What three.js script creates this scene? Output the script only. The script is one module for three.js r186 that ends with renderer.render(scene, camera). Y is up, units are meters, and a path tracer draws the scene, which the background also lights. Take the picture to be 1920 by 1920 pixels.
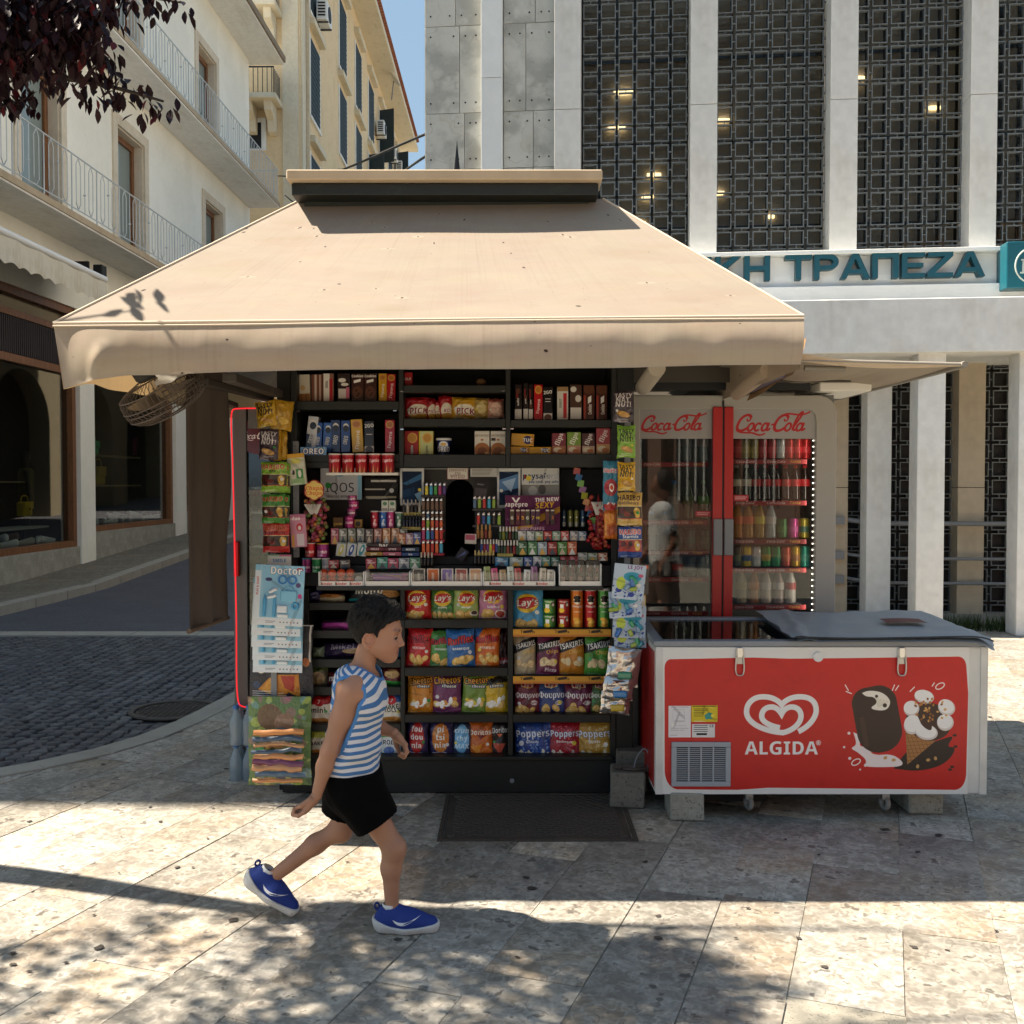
import * as THREE from 'three';
import { mergeGeometries, mergeVertices, toCreasedNormals } from 'three/addons/utils/BufferGeometryUtils.js';
import { RectAreaLightUniformsLib } from 'three/addons/lights/RectAreaLightUniformsLib.js';
import { RoundedBoxGeometry } from 'three/addons/geometries/RoundedBoxGeometry.js';

// ---------------------------------------------------------------- camera, sky, sun, exposure
const scene = new THREE.Scene();
const PITCH = -0.0281;
const camera = new THREE.PerspectiveCamera(53.13, 1, 0.1, 600);
camera.position.set(0, 1.6, 0);
camera.rotation.x = PITCH;
const renderer = new THREE.WebGLRenderer();
renderer.toneMapping = THREE.LinearToneMapping;
renderer.toneMappingExposure = 2.95;
renderer.shadowMap.enabled = true;

const SUN = new THREE.Vector3(-0.65, 1, -0.068).normalize();   // high, from the left and a little beyond
{ // clear summer sky
  const W = 256, H = 128, data = new Float32Array(W * H * 4);
  for (let r = 0; r < H; r++) for (let c = 0; c < W; c++) {
    const up = ((r + 0.5) / H - 0.5) * Math.PI, az = ((c + 0.5) / W - 0.5) * 2 * Math.PI;
    const v = new THREE.Vector3(Math.cos(az) * Math.cos(up), Math.sin(up), Math.sin(az) * Math.cos(up));
    const t = Math.pow(Math.max(0, v.y), 0.5), g = Math.max(0, v.dot(SUN));
    const hor = [0.60, 0.79, 0.95], zen = [0.20, 0.38, 0.62], glow = 0.5 * Math.pow(g, 10) + 0.25 * Math.pow(g, 3);
    for (let k = 0; k < 3; k++) {
      let s = hor[k] * (1 - t) + zen[k] * t + glow * [1, 0.95, 0.85][k];
      if (v.y < 0) s = s * (1 - Math.min(1, -v.y * 8)) + [0.2, 0.18, 0.16][k] * Math.min(1, -v.y * 8);
      data[(r * W + c) * 4 + k] = s * 0.33;
    }
    data[(r * W + c) * 4 + 3] = 1;
  }
  const t = new THREE.DataTexture(data, W, H, THREE.RGBAFormat, THREE.FloatType);
  t.mapping = THREE.EquirectangularReflectionMapping; t.magFilter = THREE.LinearFilter; t.needsUpdate = true;
  scene.background = t; scene.environment = t;
}
const sun = new THREE.DirectionalLight(new THREE.Color().setRGB(1, 0.89, 0.74), 5);
sun.position.copy(SUN).multiplyScalar(40).add(new THREE.Vector3(0, 0, -8));
sun.target.position.set(0, 0, -8);
sun.castShadow = true; sun.shadow.mapSize.set(4096, 4096); sun.shadow.radius = 1.2;
Object.assign(sun.shadow.camera, { left: -30, right: 30, top: 30, bottom: -30, near: 1, far: 120 });
scene.add(sun, sun.target);

// ---------------------------------------------------------------- helpers
const V = (x, y, z) => new THREE.Vector3(x, y, z);
function rng(s) { let a = s * 2654435761 >>> 0; return () => { a = (a + 0x6d2b79f5) | 0; let t = Math.imul(a ^ (a >>> 15), 1 | a); t = (t + Math.imul(t ^ (t >>> 7), 61 | t)) ^ t; return ((t ^ (t >>> 14)) >>> 0) / 4294967296; }; }
const lerp = (a, b, t) => a + (b - a) * t, clamp = (x, a = 0, b = 1) => Math.min(b, Math.max(a, x));
const sstep = (a, b, x) => { const t = clamp((x - a) / (b - a)); return t * t * (3 - 2 * t); };
// a point of the place, from where it is seen in the photograph (1920 px) and how far ahead it lies
function at(px, py, d) {
  const dx = (px - 960) / 1920, dy = (960 - py) / 1920, c = Math.cos(PITCH), s = Math.sin(PITCH);
  const y = dy * c + s, z = dy * s - c, k = d / -z;
  return V(dx * k, 1.6 + y * k, -d);
}
const ground = (px, py) => { let d = 5; for (let i = 0; i < 40; i++) d *= 1.6 / (1.6 - at(px, py, d).y); return at(px, py, d); };
const used = {};
function numbered(n) { const k = (used[n] = (used[n] ?? -1) + 1); return k ? n + '_' + String(k).padStart(3, '0') : n; }
function tag(o, label, category, group) { o.userData.label = label; if (category) o.userData.category = category; if (group) o.userData.group = group; return o; }
function sh(m) { m.castShadow = m.receiveShadow = true; return m; }
function part(name, geo, mat, parent) { const m = sh(new THREE.Mesh(Array.isArray(geo) ? merge(geo) : geo, mat)); m.name = parent === scene ? numbered(name) : name; parent.add(m); return m; }
function thing(name, label, category, pos, turn = 0, group) {
  const o = new THREE.Group(); o.name = numbered(name); scene.add(o);
  if (pos) o.position.copy(pos); o.rotation.y = turn; return tag(o, label, category, group);
}
function item(name, label, category, geo, mat, pos, turn = 0, group) {
  const m = part(name, geo, mat, scene); m.position.copy(pos); m.rotation.y = turn; return tag(m, label, category, group);
}
function struct(name, geo, mat) { const m = part(name, geo, mat, scene); m.userData.kind = 'structure'; return m; }
function dup(root, pos, turn, label, group) {
  const r = root.clone(); r.name = numbered(root.name.replace(/_\d{3}$/, '')); r.userData = { ...root.userData }; scene.add(r);
  if (pos) r.position.copy(pos); if (turn !== undefined) r.rotation.y = turn;
  if (label) r.userData.label = label; if (group) r.userData.group = group; return r;
}
function clean(g) {
  if (!g.index) { const n = g.attributes.position.count, ix = new Uint32Array(n); for (let i = 0; i < n; i++) ix[i] = i; g.setIndex(new THREE.BufferAttribute(ix, 1)); }
  if (!g.attributes.uv) g.setAttribute('uv', new THREE.BufferAttribute(new Float32Array(g.attributes.position.count * 2), 2));
  for (const k of Object.keys(g.attributes)) if (!['position', 'normal', 'uv'].includes(k)) g.deleteAttribute(k);
  return g;
}
const merge = (list) => list.length === 1 ? list[0] : mergeGeometries(list.map(clean));
const mv = (g, x, y, z, rx = 0, ry = 0, rz = 0) => { if (rx) g.rotateX(rx); if (rz) g.rotateZ(rz); if (ry) g.rotateY(ry); return g.translate(x, y, z); };
// box with uv in metres, chamfer optional
function bx(w, h, d, x = 0, y = 0, z = 0, r = 0) {
  const g = r ? new RoundedBoxGeometry(w, h, d, 1, Math.min(r, w / 2.01, h / 2.01, d / 2.01)) : new THREE.BoxGeometry(w, h, d);
  metric(g); return g.translate(x, y, z);
}
function metric(g) { // uv in metres from position and the way each face looks
  const p = g.attributes.position, n = g.attributes.normal, uv = new Float32Array(p.count * 2);
  for (let i = 0; i < p.count; i++) {
    const ax = Math.abs(n.getX(i)), ay = Math.abs(n.getY(i)), az = Math.abs(n.getZ(i));
    if (ay > ax && ay > az) { uv[i * 2] = p.getX(i); uv[i * 2 + 1] = p.getZ(i); }
    else if (ax > az) { uv[i * 2] = p.getZ(i); uv[i * 2 + 1] = p.getY(i); }
    else { uv[i * 2] = p.getX(i); uv[i * 2 + 1] = p.getY(i); }
  }
  g.setAttribute('uv', new THREE.BufferAttribute(uv, 2)); return g;
}
function bar(a, b, r, seg = 6) { // a round bar between two points
  const d = b.clone().sub(a), g = new THREE.CylinderGeometry(r, r, d.length(), seg, 1);
  g.applyQuaternion(new THREE.Quaternion().setFromUnitVectors(V(0, 1, 0), d.normalize()));
  return g.translate((a.x + b.x) / 2, (a.y + b.y) / 2, (a.z + b.z) / 2);
}
const tube = (pts, r, n = 24, seg = 6, closed = false) => new THREE.TubeGeometry(new THREE.CatmullRomCurve3(pts, closed), n, r, seg, closed);
const lathe = (pts, seg = 20) => new THREE.LatheGeometry(pts.map(([x, y]) => new THREE.Vector2(x, y)), seg);
const extrude = (pts, depth, bevel = 0) => {
  const s = Array.isArray(pts) ? new THREE.Shape(pts.map(([x, y]) => new THREE.Vector2(x, y))) : pts;
  return new THREE.ExtrudeGeometry(s, { depth, bevelEnabled: bevel > 0, bevelSize: bevel, bevelThickness: bevel, bevelSegments: 1, curveSegments: 10 });
};
function sheet(nu, nv, f, uvf) { // a grid surface
  const pos = [], uv = [], ix = [];
  for (let j = 0; j <= nv; j++) for (let i = 0; i <= nu; i++) {
    const p = f(i / nu, j / nv); pos.push(p.x, p.y, p.z); const q = uvf ? uvf(i / nu, j / nv, p) : [i / nu, j / nv]; uv.push(q[0], q[1]);
  }
  for (let j = 0; j < nv; j++) for (let i = 0; i < nu; i++) { const a = j * (nu + 1) + i, b = a + 1, c = a + nu + 1, d = c + 1; ix.push(a, b, d, a, d, c); }
  const g = new THREE.BufferGeometry();
  g.setAttribute('position', new THREE.Float32BufferAttribute(pos, 3)); g.setAttribute('uv', new THREE.Float32BufferAttribute(uv, 2)); g.setIndex(ix); g.computeVertexNormals(); return g;
}
// noise
const hash = (x, y, s) => { let h = (x * 374761393 + y * 668265263 + s * 974634977) | 0; h = Math.imul(h ^ (h >>> 13), 1274126177); h ^= h >>> 16; return (h >>> 0) / 4294967296; };
function pnoise(x, y, per, s, pery = per) { // repeating value noise
  const ix = Math.floor(x), iy = Math.floor(y), fx = x - ix, fy = y - iy, u = fx * fx * (3 - 2 * fx), v = fy * fy * (3 - 2 * fy);
  const m = (a, p) => ((a % p) + p) % p, x0 = m(ix, per), x1 = m(ix + 1, per), y0 = m(iy, pery), y1 = m(iy + 1, pery);
  return lerp(lerp(hash(x0, y0, s), hash(x1, y0, s), u), lerp(hash(x0, y1, s), hash(x1, y1, s), u), v);
}
function fbm(u, v, f, oct, s, fy = f) { let a = 0.5, r = 0, t = 0; for (let i = 0; i < oct; i++) { r += a * pnoise(u * f, v * fy, f, s + i * 17, fy); t += a; a *= 0.55; f *= 2; fy *= 2; } return r / t; }
const wob = (x, y, s) => pnoise(x + 500, y + 500, 4096, s) * 2 - 1;
function tex(size, repeat, fn, srgb = true) { // fn(u,v) -> [r,g,b] 0..1 display values, or a number
  const d = new Uint8Array(size * size * 4);
  for (let y = 0; y < size; y++) for (let x = 0; x < size; x++) {
    let c = fn((x + 0.5) / size, (y + 0.5) / size); if (typeof c === 'number') c = [c, c, c];
    for (let k = 0; k < 3; k++) d[(y * size + x) * 4 + k] = clamp(c[k]) * 255; d[(y * size + x) * 4 + 3] = 255;
  }
  const t = new THREE.DataTexture(d, size, size); t.wrapS = t.wrapT = THREE.RepeatWrapping; t.magFilter = THREE.LinearFilter;
  t.repeat.set(1 / repeat, 1 / repeat); if (srgb) t.colorSpace = THREE.SRGBColorSpace; t.needsUpdate = true; return t;
}
const mixc = (a, b, t) => a.map((x, i) => x + (b[i] - x) * t);
const hex = (h) => { const c = parseInt(h.slice(1), 16); return [(c >> 16) / 255, ((c >> 8) & 255) / 255, (c & 255) / 255]; };
const M = (color, rough = 0.7, o = {}) => new THREE.MeshStandardMaterial({ color, roughness: rough, ...o });
const MP = (color, rough = 0.5, o = {}) => new THREE.MeshPhysicalMaterial({ color, roughness: rough, ...o });

// ---------------------------------------------------------------- surfaces
const T = {};
T.grain = tex(256, 0.5, (u, v) => 0.3 + 0.7 * fbm(u, v, 24, 4, 5), false);
T.stone = tex(1024, 1.6, (u, v) => { // worn limestone: crumbled fine mottling, pale veins, brown and dark trodden patches
  const w = fbm(u, v, 6, 4, 1), wu = u + 0.03 * w, wv = v + 0.03 * fbm(u, v, 7, 4, 4), a = fbm(wu, wv, 16, 5, 2), b = fbm(u, v, 44, 4, 3), c = fbm(u, v, 90, 3, 8), o = fbm(u, v, 3, 4, 9);
  const ridge = 1 - Math.abs(2 * fbm(wu, wv, 30, 3, 6) - 1) * 3.2, vein = 1 - Math.abs(2 * fbm(wu, wv, 22, 3, 16) - 1) * 4;
  let col = mixc(hex('#979389'), hex('#c5c1b6'), sstep(0.30, 0.68, a * 0.5 + b * 0.5));
  col = mixc(col, hex('#b99a75'), 0.4 * sstep(0.56, 0.78, o));
  col = mixc(col, hex('#857d74'), 0.55 * sstep(0.50, 0.66, w) * sstep(0.35, 0.6, b));
  col = mixc(col, hex('#d8d5cb'), 0.45 * sstep(0.45, 0.95, ridge));
  col = mixc(col, hex('#6f675e'), 0.55 * sstep(0.6, 1, vein) * sstep(0.40, 0.6, c));
  col = mixc(col, hex('#4f4b45'), 0.6 * sstep(0.64, 0.72, b * 0.6 + a * 0.4));
  return col.map((x) => x * (0.86 + 0.28 * c));
});
T.stoneBump = tex(512, 1.6, (u, v) => 0.6 * fbm(u, v, 30, 5, 3) + 0.4 * fbm(u, v, 80, 4, 8), false);
T.plaster = tex(512, 3, (u, v) => { const a = fbm(u, v, 4, 5, 21), b = fbm(u, v, 40, 3, 22); return mixc([0.965, 0.965, 0.96], [1, 1, 1], sstep(0.3, 0.7, a)).map((x) => x * (0.975 + 0.03 * b)); });
T.stained = tex(512, 3, (u, v) => { const a = fbm(u, v, 5, 5, 31), b = fbm(u, v, 40, 3, 32), s = fbm(u, v, 26, 4, 33, 3); return mixc([1, 1, 1], [0.84, 0.81, 0.76], 0.3 * sstep(0.52, 0.78, a * 0.6 + s * 0.4)).map((x) => x * (0.93 + 0.08 * b)); });
T.asphalt = tex(512, 1.6, (u, v) => { const a = fbm(u, v, 90, 3, 41), b = fbm(u, v, 4, 4, 42); return 0.75 + 0.35 * a + 0.15 * (b - 0.5); });
T.canvas = tex(512, 1.2, (u, v) => { const a = fbm(u, v, 4, 5, 51), w = 0.5 + 0.5 * Math.sin(u * 6.2832 * 170) * Math.sin(v * 6.2832 * 170), s = fbm(u, v, 30, 4, 53, 4); return mixc([1, 1, 1], [0.86, 0.82, 0.75], 0.55 * sstep(0.45, 0.75, a * 0.6 + s * 0.4)).map((x) => x * (0.95 + 0.05 * w)); });
T.weave = tex(256, 0.12, (u, v) => 0.5 + 0.25 * Math.sin(u * 6.2832 * 40) + 0.25 * Math.sin(v * 6.2832 * 40), false);
T.marble = tex(1024, 2.6, (u, v) => { const w = fbm(u, v, 4, 5, 61), k = Math.abs(Math.sin((u * 2 + w * 2.4 + v) * 6.2832)), a = fbm(u, v, 10, 5, 62); return mixc(mixc([0.96, 0.96, 0.94], [0.80, 0.80, 0.78], sstep(0.4, 0.75, a)), [0.62, 0.58, 0.50], 0.2 * sstep(0.16, 0, k) + 0.2 * sstep(0.6, 0.8, w)); });
T.wood = tex(256, 0.8, (u, v) => { const g = fbm(u, v, 50, 4, 71, 3), r = 0.5 + 0.5 * Math.sin((u * 14 + fbm(u, v, 4, 3, 72) * 5) * 6.2832); return mixc([0.72, 0.72, 0.72], [1, 1, 1], 0.6 * g + 0.4 * r); });
T.paintWear = tex(512, 1.1, (u, v) => { const a = fbm(u, v, 8, 5, 81, 16), c = fbm(u, v, 60, 3, 82); return mixc([1, 1, 1], [2.2, 2.1, 1.9], 0.3 * sstep(0.60, 0.70, a * 0.7 + c * 0.3)).map((x) => x * (0.85 + 0.2 * c) * 0.6); });
T.concrete = tex(512, 0.8, (u, v) => { const a = fbm(u, v, 6, 5, 91), c = fbm(u, v, 70, 3, 92); return mixc([0.78, 0.78, 0.76], [1, 1, 0.98], a).map((x) => x * (0.85 + 0.2 * c) * (c > 0.7 ? 0.75 : 1)); });
T.crinkle = tex(256, 1 / 22, (u, v) => 0.6 * Math.abs(2 * fbm(u, v, 5, 3, 101) - 1) + 0.4 * Math.abs(2 * fbm(u, v, 9, 3, 102) - 1), false);
T.strand = tex(256, 0.05, (u, v) => fbm(u + 0.06 * fbm(u, v, 4, 2, 7), v, 40, 3, 111, 5), false);
const mats = {
  mortar: M(0xaaa499, 0.95, { map: T.concrete }),
  plaza: M(0xffffff, 0.62, { map: T.stone, bumpMap: T.stoneBump, bumpScale: 0.004, vertexColors: true }),
  kerb: M(0xa09a8e, 0.85, { map: T.stained, bumpMap: T.stoneBump, bumpScale: 0.006 }),
  asphalt: M(0x55545a, 0.9, { map: T.asphalt }),
  cobble: M(0x57565e, 0.62, { map: T.concrete, bumpMap: T.stoneBump, bumpScale: 0.004 }),
  facade: M(0xf1ede0, 0.85, { map: T.plaster }), white: M(0xeef0ee, 0.85, { map: T.plaster }), whiteStain: M(0xeaeae6, 0.85, { map: T.stained }),
  pilaster: M(0xdedcd6, 0.75, { map: T.stained }), marble: M(0xcfcdc7, 0.55, { map: T.marble }),
  cream: M(0xd6c9b4, 0.85, { map: T.stained }), yellow: M(0xe6cfaa, 0.9, { map: T.stained }), trim: M(0xd8cdb4, 0.85, { map: T.stained }),
  wood: M(0x8a5a34, 0.5, { map: T.wood }), iron: M(0x2a2b2c, 0.55, { metalness: 0.4 }), ironLight: M(0xb9bec0, 0.5),
  grille: M(0x6f7475, 0.55), dark: M(0x0b0b0c, 0.7), darkGreen: M(0x21251e, 0.5, { map: T.paintWear }),
  steel: M(0xb6b6b4, 0.32, { metalness: 0.9 }), chrome: M(0xd0d0d0, 0.18, { metalness: 1 }), rubber: M(0x141414, 0.8),
  glass: MP(0xffffff, 0.02, { transmission: 1, thickness: 0, ior: 1.5 }), shopGlass: MP(0xd8dcd8, 0.02, { transmission: 1, thickness: 0, ior: 1.6 }),
  awning0: MP(0xd9bf9b, 0.85, { map: T.canvas, bumpMap: T.weave, bumpScale: 0.0006, transmission: 0.22, thickness: 0 }),
  brown: MP(0x6d5a49, 0.9, { map: T.canvas, bumpMap: T.weave, bumpScale: 0.0006 }),
  castIron: M(0x5c534c, 0.6, { metalness: 0.15, map: T.concrete }), concrete: M(0xb8b4a8, 0.92, { map: T.concrete, bumpMap: T.grain, bumpScale: 0.006 }),
  shutter: M(0x22343a, 0.7), greyCover: M(0x5c6267, 0.5, { bumpMap: T.weave, bumpScale: 0.0005 }), black: M(0x0d0d0e, 0.55), whitePlastic: M(0xdadad6, 0.4), red: M(0xb01a1a, 0.35), grey: M(0x7d8083, 0.5),
};
// ================================================================ THE GROUND
{
  const base = struct('ground', new THREE.CircleGeometry(300, 48).rotateX(-Math.PI / 2).translate(0, -0.35, 0), mats.mortar);
  // plaza bedding and its slabs
  const KERB = [[-9, 4.35], [-6, 4.55], [-3.6, 5.1], [-2.81, 5.62], [-2.32, 6.28], [-2.06, 7.6], [-1.95, 9.2], [-1.9, 11.5], [-1.9, 13]]; // x, d
  const bed = new THREE.Shape([...KERB.map(([x, d]) => new THREE.Vector2(x, d)), new THREE.Vector2(16, 13), new THREE.Vector2(16, -8), new THREE.Vector2(-9, -8)]);
  const plaza = struct('plaza', metric(new THREE.ShapeGeometry(bed).rotateX(-Math.PI / 2).translate(0, -0.0055, 0)), mats.mortar);
  const r = rng(11), A = 20.2 * Math.PI / 180, u = [Math.sin(A), Math.cos(A)], v = [Math.cos(A), -Math.sin(A)]; // (x,d): along the strips, across them
  const o = [1.83, 3.92], sp = 0.318;
  const cross = (a, b, p) => (b[0] - a[0]) * (p[1] - a[1]) - (b[1] - a[1]) * (p[0] - a[0]);
  function clipKerb(poly) {
    const cx = poly.reduce((s, p) => s + p[0], 0) / poly.length, cd = poly.reduce((s, p) => s + p[1], 0) / poly.length;
    let best = null, bd = 9e9;
    for (let i = 0; i + 1 < KERB.length; i++) { const [a, b] = [KERB[i], KERB[i + 1]], L = (b[0] - a[0]) ** 2 + (b[1] - a[1]) ** 2, t = clamp(((cx - a[0]) * (b[0] - a[0]) + (cd - a[1]) * (b[1] - a[1])) / L), e = Math.hypot(cx - lerp(a[0], b[0], t), cd - lerp(a[1], b[1], t)); if (e < bd) { bd = e; best = [a, b]; } }
    const [a, b] = best, out = [];
    for (let i = 0; i < poly.length; i++) {
      const p = poly[i], q = poly[(i + 1) % poly.length], sp_ = -cross(a, b, p), sq = -cross(a, b, q);
      if (sp_ >= 0) out.push(p);
      if (sp_ * sq < 0) { const t = sp_ / (sp_ - sq); out.push([lerp(p[0], q[0], t), lerp(p[1], q[1], t)]); }
    }
    return out;
  }
  function slab(poly, up, tint, uo) {
    const n = poly.length, c = poly.reduce((s, p) => [s[0] + p[0] / n, s[1] + p[1] / n], [0, 0]), ins = (p, k) => { const l = Math.hypot(p[0] - c[0], p[1] - c[1]); return [p[0] - (p[0] - c[0]) / l * k, p[1] - (p[1] - c[1]) / l * k]; };
    const pos = [], uv = [], col = [], ix = [];
    const rings = [[0.010, 0], [0.004, -0.003], [0.003, -0.02]].map(([k, y]) => poly.map((p) => [...ins(p, k), y + up + (p[0] - c[0]) * (uo[0] - 0.5) * 0.005]));
    const push = (q) => { pos.push(q[0], q[2], -q[1]); const a = uo[2] > 0.5 ? 1 : -1; uv.push((q[0] * v[0] + q[1] * v[1]) * a + uo[0] * 1.6, (q[0] * u[0] + q[1] * u[1]) * a + uo[1] * 1.6 + q[2]); col.push(...tint); };
    for (const ring of rings) ring.forEach(push);
    for (let i = 1; i + 1 < n; i++) ix.push(0, i, i + 1);
    for (let k = 0; k < 2; k++) for (let i = 0; i < n; i++) { const a = k * n + i, b = k * n + (i + 1) % n; ix.push(a, a + n, b, b, a + n, b + n); }
    const g = new THREE.BufferGeometry(); g.setAttribute('position', new THREE.Float32BufferAttribute(pos, 3)); g.setAttribute('uv', new THREE.Float32BufferAttribute(uv, 2)); g.setAttribute('color', new THREE.Float32BufferAttribute(col, 3)); g.setIndex(ix);
    // face winding upward
    const t = V(pos[3] - pos[0], 0, pos[5] - pos[2]).cross(V(pos[6] - pos[0], 0, pos[8] - pos[2])); if (t.y < 0) { const a = g.index.array; for (let i = 0; i < a.length; i += 3) { const q = a[i]; a[i] = a[i + 1]; a[i + 1] = q; } }
    return toCreasedNormals(g, 0.5);
  }
  let count = 0;
  for (let i = -34; i < 30; i++) {
    let s = -9 + r() * 0.7;
    const w0 = i * sp + (hash(i, 1, 3) - 0.5) * 0.03, w1 = (i + 1) * sp + (hash(i + 1, 1, 3) - 0.5) * 0.03;
    while (s < 9) {
      const len = 0.7 + r() * 0.8, e = s + len, jit = () => (r() - 0.5) * 0.012, sk = (r() - 0.5) * 0.03;
      const P = (a, b) => [o[0] + v[0] * a + u[0] * b + jit(), o[1] + v[1] * a + u[1] * b + jit()];
      let poly = [P(w0, s), P(w1, s + sk), P(w1, e), P(w0, e)];
      const cx = (poly[0][0] + poly[2][0]) / 2, cd = (poly[0][1] + poly[2][1]) / 2, k = 0.55 + r() * 0.24, warm = r(), uo = [r(), r(), r()], up = (r() - 0.5) * 0.003;
      s = e;
      if (cd < 2.6 || cd > 11.3 || Math.abs(cx) > 0.5 * cd + 0.9 || cx < -5.5) continue;
      const hid = (cx > -0.85 && cx < 0.35 && cd > 5.75 && cd < 6.9) || (cx > -1.1 && cx < 0.3 && cd > 7); if (hid) continue;
      poly = clipKerb(poly); if (poly.length < 3) continue;
      const area = Math.abs(poly.reduce((q, p, j) => { const n = poly[(j + 1) % poly.length]; return q + p[0] * n[1] - n[0] * p[1]; }, 0)) / 2; if (area < 0.01) continue;
      const m = part('paving_slab', slab(poly, up, [k * (0.98 + warm * 0.04), k * 0.97, k * (0.97 - warm * 0.05)], uo), mats.plaza, plaza); count++;
    }
  }
  { // trodden dark spots and specks lying on the slabs
    const rr = rng(61), g = []; for (let i = 0; i < 150; i++) { const d = 3.3 + Math.pow(rr(), 1.4) * 5.5, x = (rr() - 0.5) * d * 1.04, q = 0.003 + rr() * rr() * 0.016; if (x < -2.2 + (5.2 - d) * 1.2 && d > 4.8) continue; if (x > -1.2 && x < 2.3 && d > 5.1) continue; const s = new THREE.CircleGeometry(q, 9), p = s.attributes.position; for (let k = 1; k < p.count; k++) { const m = 0.7 + 0.6 * hash(k % 9, i, 5); p.setXY(k, p.getX(k) * m * 1.3, p.getY(k) * m); } g.push(s.rotateX(-Math.PI / 2).rotateY(rr() * 6).translate(x, 0.0042, -d)); }
    const spots = part('gum_spot', g, M(0x3b3530, 0.85), plaza); spots.userData.kind = 'stuff';
  }
  // pale border stones along the curve
  {
    const curve = new THREE.CatmullRomCurve3(KERB.map(([x, d]) => V(x, 0, -d))), n = 36, kerb = struct('kerb', metric(new THREE.TubeGeometry(curve, 60, 0.03, 4).translate(0, -0.06, 0)), mats.mortar);
    for (let i = 8; i < n; i++) {
      const a = curve.getPointAt(i / n), b = curve.getPointAt((i + 0.985) / n), t = b.clone().sub(a), nrm = V(t.z, 0, -t.x).normalize().multiplyScalar(-0.085);
      const pts = [a.clone().add(nrm), b.clone().add(nrm), b.clone().sub(nrm), a.clone().sub(nrm)];
      const g = extrude(pts.map((p) => [p.x, -p.z]), 0.10, 0.006); g.rotateX(-Math.PI / 2); g.translate(0, -0.098 + (hash(i, 2, 9) - 0.5) * 0.003, 0); metric(g);
      part('kerb_stone', g, mats.kerb, kerb);
    }
  }
  // cobbled road: arcs of small setts, the nearest as stones of their own
  {
    const road = struct('cobbled_road', sheet(8, 8, (a, b) => V(lerp(-9, -1.9, a), -0.036, -lerp(4.2, 11, b)), (a, b) => [a * 7, b * 7]), M(0x4a4a50, 0.95, { map: T.asphalt }));
    const base = [0, 1, 2, 3, 4, 5].map((k) => { const rr = rng(90 + k), g = new RoundedBoxGeometry(0.098, 0.05, 0.082, 2, 0.017), p = g.attributes.position; for (let i = 0; i < p.count; i++) { const x = p.getX(i), y = p.getY(i), z = p.getZ(i); p.setXYZ(i, x * (0.93 + 0.12 * hash(Math.sign(z) + 2, k, 5)) + y * 0.1 * (rr() - 0.5), y + (y > 0 ? 0.007 * wob(x * 40, z * 40, k) + 0.012 * (1 - (x * x + z * z) * 300) * 0.4 : 0), z * (0.92 + 0.14 * hash(Math.sign(x) + 2, k, 6))); } g.computeVertexNormals(); return metric(g); });
    const cm = [0x55555a, 0x646266, 0x737276, 0x5c595e].map((c) => M(c, 0.6, { map: T.concrete, bumpMap: T.stoneBump, bumpScale: 0.004 }));
    const inside = (x, d) => { for (let i = 0; i + 1 < KERB.length; i++) { const [a, b] = [KERB[i], KERB[i + 1]]; if (x >= a[0] && x < b[0] && d < lerp(a[1], b[1], (x - a[0]) / (b[0] - a[0])) + 0.17) return false; } if (x > -2.14) return false; for (const [kx, kd] of KERB) if (Math.hypot(x - kx, d - kd) < 0.13) return false; return x > -8 && d < 10.75 && d > 4.6; };
    const put = [];
    for (let row = 0; row < 90; row++) for (let i = 0; i < 74; i++) {
      const span = 1.25, k = Math.floor(i / 12.5), t = (i % 12.5) / 12.5 - 0.5, x = -8.1 + (k + t + 0.5) * span * 0.99 + (hash(row, i, 4) - 0.5) * 0.016, d = 4.3 + row * 0.094 - 0.30 * (1 - 4 * t * t) + (hash(i, row, 5) - 0.5) * 0.016;
      if (!inside(x, d) || Math.hypot(x + 2.36, d - 7.25) < 0.37) continue;
      put.push([x, d, -Math.atan(2.4 * t / span) + (hash(i, row, 6) - 0.5) * 0.2, x * x + d * d + (x < -0.52 * d ? 100 : 0)]);
    }
    put.sort((a, b) => a[3] - b[3]);
    put.slice(0, 300).forEach(([x, d, a], i) => { const m = part('cobblestone', base[i % 6], cm[Math.floor(hash(i, 3, 3) * 4)], road); m.position.set(x, -0.045 + (hash(i, 1, 1) - 0.5) * 0.008, -d); m.rotation.y = a; });
    const rest = put.slice(300), im = sh(new THREE.InstancedMesh(base[0], M(0xffffff, 0.6, { map: T.concrete, bumpMap: T.stoneBump, bumpScale: 0.004 }), rest.length)), mm = new THREE.Matrix4(), q = new THREE.Quaternion(), cc = new THREE.Color();
    rest.forEach(([x, d, a], i) => { im.setMatrixAt(i, mm.compose(V(x, -0.045 + (hash(i, 1, 1) - 0.5) * 0.008, -d), q.setFromAxisAngle(V(0, 1, 0), a), V(1, 1, 1))); im.setColorAt(i, cc.setHex([0x55555a, 0x646266, 0x737276, 0x5c595e][Math.floor(hash(i, 7, 3) * 4)])); });
    im.name = 'cobblestone'; im.userData.kind = 'stuff'; road.add(im);
    // white stone band across the street
    const band = struct('stone_band', metric(new THREE.BoxGeometry(9, 0.1, 0.28, 12).translate(-5.2, -0.075, -11.0)), mats.mortar);
    for (let i = 0; i < 12; i++) part('band_stone', bx(0.70, 0.06, 0.29, -9 + i * 0.71 + 0.3, -0.046, -11.0, 0.006), mats.kerb, band);
  }
  // the asphalt street climbing away, its pavement and kerb
  const rise = (d) => Math.max(0, d - 15.5) * 0.052 - 0.05;
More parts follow.
